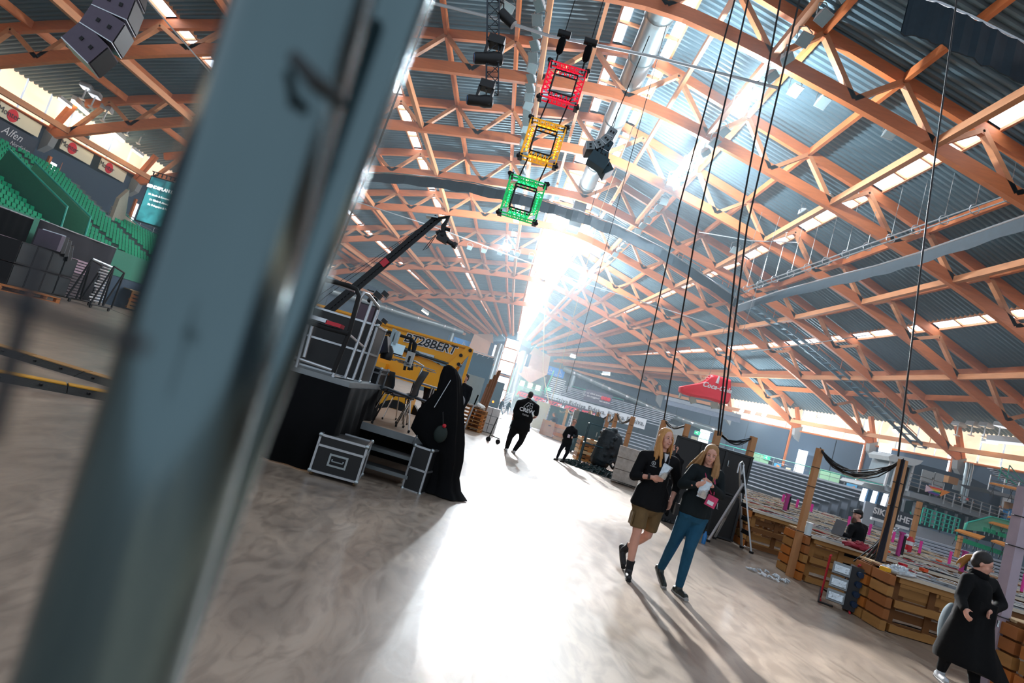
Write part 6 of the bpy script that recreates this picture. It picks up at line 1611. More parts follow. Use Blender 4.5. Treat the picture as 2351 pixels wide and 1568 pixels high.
# timber posts with sagging cable bundles -------------------------------------------------
wp = mat('post_timber', '#b98558', .6, var=.2, scale=4, stretch=(1, 1, .3)); wp2 = mat('post_timber_lilac', '#a89aa6', .6, var=.2, scale=4)
def timber_post(label, px, py, Y, w=.11, z0_=0.0, m=wp, cable=False, rz=.1):
    p = D(px, py, Y); t = thing('timber_post', label, 'post', (p.x, p.y, z0_), rz)
    q = MB(); q.b2((-w / 2, -w / 2, 0), (w / 2, w / 2, p.z - z0_)); q.build('beam', m, t)
    q = MB()
    for z in (.35, .7, .85): q.path([(w * .54 * math.cos(a) * 1.35, w * .54 * math.sin(a) * 1.35, (p.z - z0_) * z) for a in [i * PI / 4 + PI / 4 for i in range(9)]], .006, 4)
    tag(q.build('cable_ties', blk, t), kind='stuff')
    if cable:
        q = MB(); H = p.z - z0_
        for i in range(5): q.path([(-w * .5, -.06 + .01 * i, H), (-w * .62, -.065 + .012 * i, H * .6), (-w * .7 - .01 * i, -.07 + .014 * i, H * .35), (-w * .8 - .03 * i, -.1 + .03 * i, .1)], .014, 6)
        tag(q.build('cable_run', mat('blue_black_cable', '#0c1020', .4, .0, var=0), t), kind='stuff')
    return V((p.x, p.y, p.z))
pA = timber_post('pale timber post at a pallet counter end, carrying the left end of the nearest cables', 1883, 1030, 11.0, .1)
pB = timber_post('tall timber post wrapped in blue-black cables above the red power box', 2074, 1056, 9.35, .1, cable=True, rz=.3)
pC = timber_post('thick lilac timber post beside the woman in the long coat', 2358, 1120, 7.1, .13, m=wp2)
pD = timber_post('thin timber post among the tables, left of the turquoise railing', 2112, 1152, 19, .12, .8)
pE = timber_post('thin pale timber post among the tables under the orange planks', 2206, 1230, 22, .12, .8)
pF = timber_post('short timber post between the two dark heads behind the couple', 1580, 974, 17.5, .13)
pG = timber_post('dark timber post behind the woman, at the left of the black cases', 1650, 990, 14.8, .14)
pH = timber_post('timber post rising behind the black cases, right end of the garland', 1731, 1003, 14.9, .14)
pI = timber_post('timber post hidden behind the blond man', 1526, 965, 18.5, .14)
far_posts = [timber_post(l_, a, b_, y, .16) for a, b_, y, l_ in ((1283, 933, 44, 'leaning-looking thin post by the green cases, first of the far line'), (1304, 938, 40, 'thin post second in the far line'), (1328, 940, 37, 'thin post third in the far line, over the standing dark case'), (1357, 943, 34, 'thin post fourth in the far line'), (1375, 947, 31, 'brown post fifth in the far line'), (1399, 951, 29, 'brown post sixth in the far line'), (1417, 950, 27, 'brown post seventh in the far line'), (1454, 957, 25, 'post with black cable, last of the far line'))]
def garland(label, a, b_, sag, n_=7, r=.012, seed=0, out=.05):
    t = thing('cable_garland', label, 'cables', a); rnd = random.Random(seed); a = V(a); b_ = V(b_)
    for k, m_ in ((0, blk), (1, blk), (2, wcab if out < .06 else tcab)):
        q = MB()
        for i in range(n_ if k < 2 else 2):
            s_ = sag * rnd.uniform(.85, 1.15); o_ = V((rnd.uniform(-out, out), rnd.uniform(-out, out), 0)); pts = []
            for j in range(9):
                u = j / 8; p = a.lerp(b_, u) - a; pts.append(p + V((0, 0, -s_ * 4 * u * (1 - u) + .02 * math.sin(u * 9 + i))) + o_ * math.sin(PI * u))
            q.path(pts, r * rnd.uniform(.7, 1), 5)
        tag(q.build('cable_strands', m_, t), kind='stuff')
garland('black and white cables sagging between the two nearest timber posts', pA, pB, .36, 6, .012, 1)
garland('cables sagging behind the black cases, between their two posts', pG, pH, .22, 4, .014, 2)
garland('pale cables sagging behind the blond man to the short post', pI, pF, .18, 3, .014, 3)
for i in range(len(far_posts) - 1): garland('%s small cable loop along the far line of posts' % ordn[i].replace('nearest', 'first').replace('second first', 'second'), far_posts[i], far_posts[i + 1], .35, 2, .03, 10 + i, .08)
# power distribution box
t = thing('power_box', 'red power distribution stand with three grey lit sockets boxes and black cables', 'power box', G(1915, 1392), -.5)
q = MB()
for x in (-.2, .2): q.path([(x, -.2, .02), (x, .2, .02), (x, .12, .1), (x, .05, .72), (x, -.1, .74)], .016, 6)
q.build('tube_frame', red_m, t, True)
for i in range(3):
    q = MB(); q.box((-.02, -.08, .16 + i * .21), (.24, .16, .17), RX(-.2)); q.build('socket_box', mat('grey_socket_box', '#8f989c', .35), t)
    q = MB(); q.box((-.02, -.17, .17 + i * .21), (.2, .02, .1), RX(-.2)); q.build('clear_cover', foil, t)
q = MB(); q.box((.2, .04, .36), (.2, .26, .66)); q.build('breaker_case', mat('dark_breaker_case', '#14181f', .4), t)
for i in range(4):
    q = MB(); q.path([(.22, -.1, .15 + i * .15), (.24, -.16, .15 + i * .15)], .045, 10); q.build('plug', mat('blue_plug', '#1d3450', .4), t)
rnd = random.Random(2)
t = thing('power_cables', 'fan of black cables running from the tall post down to the red power box', 'cables', D(2056, 1200, 9.35)); q = MB()
o = V(t.location)
for i in range(11):
    e = G(1915 + rnd.uniform(0, 60), 1385) + V((0, 0, rnd.uniform(.3, .75))); e = e - o; q.path([(rnd.uniform(-.03, .03), 0, .9), (0, 0, 0), e * .45 + V((rnd.uniform(-.04, .04), 0, -.08)), e], .012, 5)
for i in range(3): q.path([G(1960, 1400) - o + V((0, 0, .3)), G(1990, 1420) - o + V((0, 0, .04)), G(2080, 1440) - o + V((0, 0, .03)), G(2190, 1475 + i * 5) - o + V((0, 0, .03))], .012, 5)
q.path([G(1900, 1375) - o + V((0, 0, .1)), G(1880, 1370) - o + V((0, 0, .15)), G(1878, 1385) - o + V((0, 0, .03)), G(1910, 1400) - o + V((0, 0, .05))], .016, 5)
tag(q.build('cable', blk, t), kind='stuff')
# litter on the floor
rnd = random.Random(5)
for i in range(16):
    u = i / 15; p = G(1728 + 80 * u + rnd.uniform(-6, 6), 1310 + 30 * u + rnd.uniform(-5, 5))
    t = thing('plastic_scrap', 'crumpled scrap of clear plastic in the litter patch on the floor before the pallet counter', 'litter', p, rnd.uniform(0, 3), 'plastic scraps before the pallet counter')
    q = MB(); q.path([(0, 0, .015), (.05, .02, .04), (.1, -.02, .02), (.13, .03, .03)], [.012, .02, .016, .008], 5); q.build('scrap', film if i % 3 else white, t)
t = thing('water_bottle', 'blue bottle standing on the floor by the ladder foot', 'bottle', G(1614, 1248)); bl = mat('blue_bottle', '#1c6fae', .15, var=0)
q = MB(); q.path([(0, 0, 0), (0, 0, .18), (0, 0, .22), (0, 0, .25)], [.042, .042, .02, .018], 12); q.build('bottle_body', bl, t, True); q = MB(); q.path([(0, 0, .25), (0, 0, .28)], .02, 8); q.build('cap', blk, t)

# stack of black cases with ladder ------------------------------------------------------
for i in range(2):
    t = thing('road_case', ('lower', 'upper')[i] + ' black ribbed case of the tall black stack behind the woman', 'case', (5.2, 14.0, i * .98), -.12)
    q = MB(); q.box((0, 0, .5), (1.75, 1.1, .95)); q.build('body', lam, t)
    for x in (-.84, -.28, .28, .84): q = MB(); q.box((x, -.565, .5), (.05, .03, .93)); q.build('rib', mat('dark_rib', '#1b1f22', .5), t)
    for z in (.04, .96): q = MB(); q.box((0, -.565, z), (1.75, .03, .04)); q.build('rim', mat('dark_rib', '#1b1f22'), t)
    q = MB(); q.path([(.35, -.6, .75), (.35, -.63, .62), (.38, -.63, .62)], .008, 5); q.build('latch', steel, t)
for (px, py, sx, lab) in ((1560, 1020, .5, ''),): pass
t = thing('step_ladder', 'open aluminium step ladder leaning before the black cases', 'ladder', (5.75, 12.7, 0), .1); o = V(t.location)
top = D(1702, 1066, 12.75) - o
f1, f2 = D(1724, 1270, 12.5) - o, D(1706, 1258, 12.9) - o
f1.z = 0.02; f2.z = .02
for f_ in (f1, f2): q = MB(); q.bar(top + V((.04 if f_ is f1 else -.04, 0, 0)), f_, .05, .03); q.build('rail', alu, t)
for i in range(1, 6):
    u = i / 6.3; q = MB(); q.bar(top.lerp(f1, u), top.lerp(f2, u), .03, .09); q.build('rung', black, t)
g1, g2 = D(1618, 1243, 12.4) - o, D(1645, 1228, 13.1) - o; g1.z = .02; g2.z = .02
for f_ in (g1, g2): q = MB(); q.bar(top.lerp(f1, .22), f_, .045, .028); q.build('rear_rail', alu, t)
q = MB(); q.bar(top.lerp(f1, .22).lerp(g1, .6), top.lerp(f1, .22).lerp(g2, .6), .03, .03); q.build('rear_brace', alu, t)
q = MB(); q.path([top + V((-.05, 0, -.2)), top + V((-.05, 0, 0)), top + V((0, 0, .06)), top + V((.05, 0, 0)), top + V((.06, 0, -.2))], .02, 8); q.build('top_hoop', alu, t, True)
for f_ in (f1, f2, g1, g2): q = MB(); q.box(f_ + V((0, 0, 0)), (.07, .06, .05)); q.build('foot_cap', rubber, t)

# middle distance: rolls, netting, wrapped stacks, cases -----------------------------------
t = thing('netting_roll_cart', 'steel cart carrying a tall bale of dark green netting', 'cart', (4.35, 22.6, 0), -.1)
q = MB(); q.box((.35, 0, .12), (2.0, 1.0, .06)); q.build('platform', pine2, t)
for x in (-.6,):
    for y in (-.4, .4): q = MB(); q.tube((x, y, .1), (x, y, 1.65), .03, 6); q.build('upright', mat('teal_steel', '#2a4c55', .4, .5), t)
for z in (.9, 1.65): q = MB(); q.tube((-.6, -.4, z), (-.6, .4, z), .03, 6); q.tube((-.6, -.4, z), (.3, -.4, z), .022, 6); q.build('cross_bar', mat('teal_steel', '#2a4c55'), t)
for x in (-.5, 1.1): q = MB(); q.path([(x, -.42, .06), (x, -.38, .06)], .06, 10); q.build('wheel', rubber, t)
net_m = mat('dark_green_netting', '#0b1b22', .6, var=.6, scale=14, bump=.6)
t = thing('netting_bale', 'tall rounded bale of dark green netting standing on the cart', 'bale', D(1392, 1030, 22.5)); t.location.z = .16
q = MB(); ell(q, (0, 0, .75), (.42, .38, .75)); ell(q, (.22, 0, .85), (.38, .34, .6)); capsule(q, (-.1, 0, .3), (-.05, 0, 1.25), .4, .3); ell(q, (.1, 0, 1.5), (.15, .15, .1))
for i in range(60):
    a = random.uniform(0, 6.28); z = random.uniform(.1, 1.3); q.ball((.42 * math.cos(a) + .05, .38 * math.sin(a), z), .07, 6, 4)
blob('netting', q, net_m, t, .035, 1)
t = thing('netting_heap', 'spread heap of dark green netting lying on the bright floor', 'netting', G(1375, 1078)); rnd = random.Random(12); o = V(t.location); q = MB()
A_, B_ = G(1300, 1061) - o, G(1440, 1110) - o
for i in range(420):
    u = rnd.random(); c = A_.lerp(B_, u) + V((rnd.uniform(-.2, .4), rnd.uniform(-.7, .7), 0)); a = rnd.uniform(0, PI); L_ = rnd.uniform(.15, .5); hgt = rnd.uniform(.02, .12 + .12 * math.sin(PI * u))
    q.path([c + V((-L_ * math.cos(a), -L_ * math.sin(a), .01)), c + V((0, 0, hgt)), c + V((L_ * math.cos(a), L_ * math.sin(a), .01))], [.008, .022, .008], 4, False)
tag(q.build('netting_strands', mat('green_netting_strand', '#0e2c2e', .3, .1, var=.4), t), kind='stuff')
for (a, b_, Y, h, lab) in ((1440, 1035, 19.6, 1.2, 'upper'),):
    for lev in range(3):
        t = thing('wrapped_carton', 'film-wrapped carton, %s in the stack left of the blond man' % ('lowest', 'middle', 'topmost')[lev], 'carton', (4.95, 20.0, .08 + lev * .39), -.2)
        q = MB(); q.box((0, 0, .19), (.85, .7, .37)); c = q.build('carton_body', mat('film_over_carton', '#a9a39c', .2, .2, var=.45, scale=7, bump=.8), t)
t = thing('hand_truck', 'red handled trolley half hidden between netting bale and wrapped cartons', 'trolley', D(1415, 1060, 21.5)); t.location.z = 0
q = MB(); q.tube((0, 0, .1), (.1, 0, 1.0), .03, 6); q.tube((.3, 0, .1), (.4, 0, 1.0), .03, 6); q.tube((.1, 0, 1.0), (.4, 0, 1.0), .03, 6); q.build('red_frame', red_m, t); q = MB(); q.path([(0, -.1, .12), (0, -.05, .12)], .12, 12); q.build('wheel', rubber, t)
t = thing('pallet_stack', 'stack of pallets and cut timber behind the slim man with glasses', 'pallets', D(1352, 1020, 25)); t.location.z = 0
for i in range(6):
    q = MB(); q.box((0, 0, .1 + i * .17), (.9, 1.1, .13)); q.build('plank', [pine, pine2, pine3][i % 3], t)
    for x in (-.38, 0, .38): q = MB(); q.box((x, -.5, .1 + i * .17 + .08), (.14, .12, .05)); q.build('block', orange_w, t)
# tall cabinets near the far stand
gc = mat('beige_cabinet', '#b9b59c', .5); tealc = mat('teal_cabinet', '#11414a', .5, var=.12)
def cabinet(label, loc, dims, rz, m, m2=None):
    w, d, h = dims; t = thing('tall_cabinet', label, 'cabinet', loc, rz)
    q = MB(); q.box((0, 0, .1 + h / 2), (w, d, h)); q.build('body', m, t)
    q = MB(); q.box((0, -d / 2 - .02, .1 + h / 2), (w * .94, .04, h * .95)); q.build('door', m2 or m, t)
    q = MB(); q.box((w * .35, -d / 2 - .06, .1 + h * .55), (.03, .04, .25)); q.build('handle', steel, t)
    for x in (-w / 2 + .1, w / 2 - .1): q = MB(); q.box((x, -d / 2 + .1, .05), (.1, .1, .1)); q.build('foot', black, t)
cabinet('beige tall cabinet beside the row of dark cabinets under the pizza banner', (3.75, 46, 0), (1.0, 1.0, 2.1), -.15, gc)
cabinet('wide dark teal cabinet right of the beige one', (4.9, 43.5, 0), (1.5, 1.1, 2.05), -.15, tealc)
cabinet('dark teal tall cabinet standing behind the slim man with glasses', (5.0, 30.2, 0), (1.3, .9, 2.0), -.1, tealc)
cabinet('grey-beige edge of a cabinet left of the teal cabinet behind the slim man', (4.35, 30.8, 0), (.4, .9, 2.0), -.1, mat('grey_cab', '#7b8182', .5))
t = thing('cardboard_box', 'brown cardboard box being lifted by the bending man', 'box', D(1257, 982, 39.5), .3); t.location.z = 0
q = MB(); q.box((0, 0, .55), (.75, .5, 1.0)); q.build('carton', mat('cardboard', '#a8794e', .8, var=.1), t); q = MB(); q.box((0, -.26, .75), (.2, .01, .06)); q.build('hand_hole', black, t)
t = thing('cardboard_box', 'low cardboard and timber pile behind the bending man', 'box', D(1285, 1000, 38)); t.location.z = 0
for i in range(4): q = MB(); q.box((0, 0, .15 + i * .25), (.8, .6, .22), .1 * i); q.build('carton', [mat('cardboard', '#a8794e'), orange_w][i % 2], t)
# left of the walking man: pallet, boards, carts
t = thing('pallet_counter', 'stack of pallets with clutter on top near the bearded man', 'counter', (-.75, 24.3, 0), -.1)
for i in range(6):
    pallet_parts(t, Matrix.Translation((0, 0, i * .15)) @ Matrix.Scale(1.0, 4), [orange_w, pine, pine2], 1.2, .9)
t = thing('leaning_boards', 'sheaf of long brown boards leaning upright above the pallet stack', 'boards', (-.35, 24.9, 0))
for i in range(7):
    q = MB(); q.bar((-.25 + i * .05, .02 * i, .05), (-.1 + i * .055, .03 * i + .3, 2.0 + .12 * i + .1 * (i % 2)), .05, .09); q.build('board', [mat('brown_board', '#8a5c44', .7, var=.2), pine2][i % 2], t)
heap('white papers and cups piled on the pallet stack', (-.8, 24.3, .92), (.55, .4), .28, mat('white_clutter', '#c8c8c4', .6, var=.3), 40, 'clutter_heap', 'clutter', 8, .09)
t = thing('wrapped_pallet', 'block of white boxes under film right of the pallet stack', 'boxes', (-.22, 25.8, 0), .1)
for i in range(3):
    for j in range(3): q = MB(); q.box((-.3 + j * .36, 0, .2 + i * .36), (.34, .7, .34)); q.build('carton', mat('white_carton', '#d6d8d8', .4, var=.15, scale=6), t)
t = thing('small_trolley', 'thin black trolley with wheels beside the white boxes', 'trolley', D(1128, 985, 21)); t.location.z = 0
q = MB(); q.path([(0, 0, .1), (.1, 0, .9), (.25, 0, .9)], .02, 6); q.path([(0, 0, .25), (.4, 0, .2)], .02, 6); q.build('handle', black, t); 
for x in (0, .35): q = MB(); q.path([(x, -.02, .09), (x, .02, .09)], .09, 12); q.build('wheel', rubber, t)
t = thing('floor_ring', 'small round wheel lying upright alone on the bright floor', 'wheel', G(1147, 992)); q = MB(); q.path([(.13 * math.cos(a), 0, .15 + .13 * math.sin(a)) for a in [i * PI / 8 for i in range(17)]], .018, 6); q.build('rim', mat('grey_rim', '#6f7678'), t, True)
for a in range(3): q = MB(); q.tube((-.12 * math.cos(a), 0, .15 - .12 * math.sin(a)), (.12 * math.cos(a), 0, .15 + .12 * math.sin(a)), .01, 5); q.build('spoke', mat('grey_rim', '#6f7678'), t)
t = thing('white_board_frame', 'pale framed board on an aluminium stand behind the bearded man', 'board', D(1085, 895, 17)); t.location.z = 0
q = MB(); q.box((0, 0, 1.6), (.5, .04, .8)); q.build('board', mat('pale_board', '#9fb6bd', .4), t); q = MB(); q.bar((.05, 0, 0), (.2, 0, 1.5), .04, .04); q.build('stand_leg', alu, t); q = MB(); q.path([(0, -.05, .07), (0, .05, .07)], .07, 10); q.build('wheel', rubber, t)

# =================================================================== FAR STANDS AND WALLS
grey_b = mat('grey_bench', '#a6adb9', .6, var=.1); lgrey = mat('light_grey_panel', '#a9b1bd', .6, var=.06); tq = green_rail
def arc_strip(name, t0, t1, r, z, w, h, m, parent, step=2.0):
    n_ = max(1, int(abs(t1 - t0) / step)); vs = []
    for i in range(n_ + 1):
        a = t0 + (t1 - t0) * i / n_
        for rr_ in (r, r - w):
            for zz in (z, z + h): vs.append(ring(a, rr_, zz))
    fs = []
    for i in range(n_):
        k = 4 * i; fs += [(k, k + 1, k + 5, k + 4), (k + 2, k + 6, k + 7, k + 3), (k + 1, k + 3, k + 7, k + 5), (k, k + 4, k + 6, k + 2)]
    fs += [(0, 2, 3, 1), (4 * n_, 4 * n_ + 1, 4 * n_ + 3, 4 * n_ + 2)]
    q = MB(); q.add(vs, fs); return q.build(name, m, parent)
def arc_rail(t0, t1, r, z, parent, hgt=.9, m=None, post=3.0):
    m = m or tq
    n_ = max(2, int((t1 - t0) / 2)); q = MB(); q.path([ring(t0 + (t1 - t0) * i / n_, r, z + hgt) for i in range(n_ + 1)], .05, 5); q.build('top_rail', m, parent)
    q = MB(); q.path([ring(t0 + (t1 - t0) * i / n_, r, z + hgt * .5) for i in range(n_ + 1)], .025, 4); q.build('mid_rail', alu, parent)
    k = int((t1 - t0) / post * 1.0)
    for i in range(k + 1):
        p = ring(t0 + (t1 - t0) * i / k, r, z); q = MB(); q.tube(p, p + V((0, 0, hgt)), .04, 4); q.build('rail_post', alu, parent)
bl_ = thing('bench_stand', 'long grey bench stand curving under the green doors on the right', 'stand', (0, 0, 0))
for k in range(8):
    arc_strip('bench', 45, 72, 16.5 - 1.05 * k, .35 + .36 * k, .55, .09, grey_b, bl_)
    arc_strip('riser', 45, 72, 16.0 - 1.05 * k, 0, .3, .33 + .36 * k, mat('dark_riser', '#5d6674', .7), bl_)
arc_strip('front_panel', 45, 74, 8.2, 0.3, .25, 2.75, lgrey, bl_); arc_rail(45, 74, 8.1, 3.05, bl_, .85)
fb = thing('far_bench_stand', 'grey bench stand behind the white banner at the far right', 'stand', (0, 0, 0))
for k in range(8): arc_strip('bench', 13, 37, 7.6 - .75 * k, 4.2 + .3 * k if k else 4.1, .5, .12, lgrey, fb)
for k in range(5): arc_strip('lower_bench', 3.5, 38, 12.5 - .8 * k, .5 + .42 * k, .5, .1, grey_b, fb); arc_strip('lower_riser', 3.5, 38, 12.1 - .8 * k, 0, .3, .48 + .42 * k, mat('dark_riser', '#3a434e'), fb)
arc_strip('end_block', 37, 39.5, 8, 0, 6, 4.8, concrete, fb)
arc_rail(4, 13, 8.2, 3.7, fb, .8); arc_rail(15, 27, 4.5, 5.6, fb, 1.0)
def curved_text(body, size, m, parent, tmid, r, z, k=1.0, **kw):
    p = ring(tmid, r, z); a = math.radians(tmid); p2 = ring(tmid + 1, r, z); tg = (p2 - p).normalized(); nin = V((-tg.y, tg.x, 0)) * -1
    return put_text(body, size, m, parent, p + nin * .05, tg, **kw)
bn = thing('white_banner', 'long white banner repeating one word along the far right gallery', 'banner', (0, 0, 0))
arc_strip('banner_cloth', 11.4, 34.5, 8.6, 3.05, .1, 1.45, mat('white_banner_cloth', '#cfd6de', .6, var=.04), bn, 1)
for a in (14.0, 18.6, 23.3, 28.0, 32.4): curved_text('Eidsiva.', .92, inkm, bn, a, 8.85, 3.8, depth=.01, spacing=1.12, bold=.012)
pz = thing('dark_banner', 'dark banner with red and white lettering below the far gallery', 'banner', (0, 0, 0))
arc_strip('banner_cloth', 3.5, 24, 9.3, 2.35, .1, 1.2, mat('plum_banner_cloth', '#3b3547', .7, var=.05), pz, 1)
for a in (5.5, 9.6, 13.8, 18.2, 22.4):
    curved_text('PIZZA', .85, mat('banner_red', '#e02038', .6, var=0), pz, a - .75, 9.6, 2.95, depth=.01, shear=.25, bold=.04)
    curved_text('TIA', .78, whi, pz, a + .95, 9.6, 2.8, depth=.01, shear=.1, bold=.03)
sb = thing('purple_banner', 'purple-grey banner with white slogan and three red discs on the far stand', 'banner', (0, 0, 0))
arc_strip('banner_cloth', 19.0, 25.4, 7.4, 4.9, .08, 1.75, mat('mauve_banner_cloth', '#5a566a', .7), sb, 1)
curved_text('Vi tar alltid ansvar', .42, whi, sb, 21.0, 7.6, 6.1, depth=.01); curved_text('for din trygghet!', .42, whi, sb, 20.8, 7.6, 5.65, depth=.01)
for a in (23.4, 24.1, 24.8): p = ring(a, 7.55, 5.9); q = MB(); q.ball(p, (.32, .08, .32), 12, 8); q.build('red_disc', redp, sb)
curved_text('NSG SIKRING', .3, whi, sb, 24.1, 7.6, 5.35, depth=.01)
for (a, lab) in ((8.7, 'blue wall banner with three white emblems right of the prow window'), (-12.2, 'blue wall banner with three white emblems left of the prow window')):
    z = 8.35; p = ring(a, .35, z); tg = (ring(a + 1, .35, z) - p).normalized(); t = thing('blue_banner', lab, 'banner', p, math.atan2(tg.y, tg.x))
    q = MB(); q.box((0, 0, 0), (5.2, .08, 1.5)); q.build('banner_cloth', mat('sky_blue_banner', '#1688d8', .6, var=.03, em=.12, emc='#1688d8'), t)
    for x in (-1.6, 0, 1.6):
        q = MB(); q.bar((x - .05, -.06, -.25), (x + .1, -.06, .5), .04, .14, (0, 1, 0)); q.bar((x + .55, -.06, -.2), (x + .1, -.06, .5), .04, .14, (0, 1, 0)); q.bar((x + .0, -.06, .05), (x + .45, -.06, .05), .04, .1, (0, 1, 0)); tag(q.build('emblem', whi, t), kind='stuff')
        put_text('Autostrada', .26, whi, t, (x + .1, -.06, -.42), (1, 0, 0), depth=.01)
# glazed green entrance by the prow
t = wall_thing('entrance_doors', 'pale green entrance with four small lit windows near the prow window', 'doors', 1207, 886, .8)
dm = mat('pale_green_door', '#7fb59a', .5)
for i in range(4):
    q = MB(); q.box((-2.1 + i * 1.4, 0, -.6), (1.3, .12, 2.9)); q.build('door', dm, t); q = MB(); q.box((-2.1 + i * 1.4, -.08, .25), (.75, .06, .85)); q.build('pane', mat('warm_window', '#fff2dc', .5, var=0, em=2.0, emc='#fff3e0'), t)
q = MB(); q.box((0, .1, .1), (6, .1, 4.6)); q.build('portal', mat('grey_green_portal', '#6d8f8c', .6), t)
# white steps at the far end
t = thing('white_steps', 'flight of white steps with turquoise cheeks behind the two far walkers', 'steps', (1.2, 75, 0), 0)
for i in range(13): q = MB(); q.box((0, i * .28, .08 + i * .2), (1.9, .28, .07)); q.build('tread', white, t)
for x in (-1.0, 1.0): q = MB(); q.prism([(-.2, 0), (3.6, 0), (3.6, 2.9), (-.2, .3)], x - .04, x + .04, 0); q.build('cheek', tq if x < 0 else white, t)
t = thing('steep_steps', 'white steep steps with turquoise edge at the left end of the far stand', 'steps', (8.2, 89.5, 3.6), -.2)
for i in range(11): q = MB(); q.box((.0, i * .33, .1 + i * .32), (2.2, .33, .1)); q.build('tread', white, t)
q = MB(); q.bar((-1.2, 0, .5), (-1.2, 3.5, 4.3), .12, .5); q.build('cheek', tq, t)
for (px, py, Y, w, h, lab) in ((1128, 893, 66, 2.6, 3.0, 'dark truck-sized box with an orange lamp at the far left end'), (1215, 925, 70, .9, 2.4, 'grey cabinet right of the far white steps')):
    p = D(px, py, Y); t = thing('dark_container', lab, 'container', (p.x, Y, 0)); q = MB(); q.box((0, 0, h / 2 + .2), (w, 1.5, h)); q.build('body', mat('navy_box', '#10262f', .6) if w > 1 else concrete, t)
    for x in (-w * .25, w * .25): q = MB(); q.box((x, -.77, h / 2 + .2), (w * .42, .04, h * .85)); q.build('door', mat('navy_box2', '#173540', .6), t)
    if w > 1: q = MB(); q.ball((.6, -.8, .9), .12, 8, 6); q.build('orange_lamp', mat('orange_lamp', '#ff8a1e', .5, var=0, em=3), t)
t = thing('teal_partition', 'dark blue-green curtain wall behind the bearded man', 'partition', (-3.4, 60, 0)); q = MB(); q.b2((-4.5, 0, 0), (2.2, .2, 5.2)); q.build('curtain', mat('teal_curtain', '#123a4c', .8, var=.15), t); q = MB()
for i in range(12): q.box((-4.2 + i * .57, -.02, 5.35), (.5, .5, .04)); q.bar((-4.2 + i * .57, -.2, 5.0), (-3.9 + i * .57, -.2, 5.35), .04, .04)
tag(q.build('top_truss', alu, t), kind='stuff')
# far wall pipes
def wall_pipe(label, pts, r0, r, caps=True):
    P = [onring(px, py, r0)[0] for px, py in pts]; t = thing('ventilation_pipe', label, 'pipe', P[0]); o = V(P[0])
    Q_ = []
    for a, b_ in zip(P, P[1:]):
        for i in range(4):
            Q_.append(a.lerp(b_, i / 4) - o)
    Q_.append(P[-1] - o); q = MB(); q.path(Q_, r, 14); q.build('pipe_body', duct_m, t, True)
    for i in range(3, len(Q_), 4): q = MB(); dd = (Q_[i] - Q_[i - 1]).normalized() * .15; q.path([Q_[i] - dd, Q_[i] + dd], r * 1.12, 14); q.build('coupling', alu, t, True)
    for i in range(2, len(Q_), 3): q = MB(); q.ball(Q_[i] + V((-.1, -r, 0)), (.35, .15, .35), 10, 6); q.build('nozzle', alu, t, True)
    return t, P
tt1, PP = wall_pipe('long silver ventilation pipe sloping along the far right wall', [(1295, 847), (1345, 868), (1400, 893), (1455, 918), (1520, 947), (1590, 972), (1655, 992)], 1.2, .42)
q = MB(); p = onring(1318, 862, 1.2)[0] - PP[0]; q.path([p, p + V((0, .1, -2.6))], .38, 12); q.build('down_pipe', duct_m, tt1, True)
tt2, PP = wall_pipe('long silver ventilation pipe along the far left wall above the yellow lift', [(760, 668), (830, 688), (900, 712), (980, 737), (1062, 762)], 1.2, .42)
q = MB(); p = onring(1040, 765, 1.2)[0] - PP[0]; q.path([p, p + V((0, .1, -2.2))], .38, 12); q.build('down_pipe', duct_m, tt2, True)
for x, lab in ((-1.75, 'left'), (2.35, 'right')):
    t = thing('prow_duct', 'fat silver duct standing %s of the prow window' % lab, 'duct', (x + .1, 98.2, 0)); q = MB(); q.path([(0, 0, 2.0), (0, 0, 9.3), (0, .3, 9.9)], .62, 18); q.build('duct_body', duct_m, t, True); q = MB(); q.path([(0, 0, 9.0), (0, 0, 9.3)], .68, 18); q.build('coupling', steel, t, True)
# doors, pictures and bright windows on the right wall
gd = mat('mint_door', '#8fc09a', .5)
for (px, py, w, n_, lab) in ((1741, 1067, 2.1, 2, 'mint green double doors nearest the black cases'), (1890, 1108, 3.0, 3, 'wide mint green doors behind the cable frame'), (1650, 1020, 1.6, 1, 'grey door behind the timber posts')):
    t = wall_thing('wall_doors', lab, 'doors', px, py, .4)
    for i in range(n_): q = MB(); q.box(((i - (n_ - 1) / 2) * w / n_ * 1.3, 0, 0), (w / n_ * 1.26, .1, 2.9)); q.build('door', gd if n_ > 1 else mat('slate_door', '#3c4a58', .6), t)
for (px, py, w, h, c, lab) in ((1783, 1078, 1.0, 1.5, 'a', 'framed orange and blue map poster right of the first green doors'), (1808, 1085, .7, 1.2, 'b', 'framed pale poster right of the map poster'), (1952, 1132, 1.3, 2.0, 'a', 'tall blue and orange poster near the white glazed box'), (1592, 1012, 1.0, 1.3, 'b', 'small pale poster behind the short post'), (1555, 992, 1.6, 1.6, 'c', 'blue picture behind the head of the blond man')):
    t = wall_thing('wall_poster', lab, 'poster', px, py, .4)
    q = MB(); q.box((0, 0, 0), (w, .08, h)); q.build('frame', mat('poster_' + c, {'a': '#3f9ed0', 'b': '#c9c3a8', 'c': '#2f86c4'}[c], .5), t)
    q = MB(); rnd = random.Random(px)
    for i in range(6): q.box((rnd.uniform(-.3, .3) * w, -.05, rnd.uniform(-.35, .35) * h), (w * rnd.uniform(.2, .5), .02, h * rnd.uniform(.08, .25)), RY(rnd.uniform(-.6, .6)))
    tag(q.build('printed_shapes', mat('poster_print' + c, {'a': '#d98a4a', 'b': '#8f9a86', 'c': '#bfe0f0'}[c], .5, var=0), t), kind='stuff')
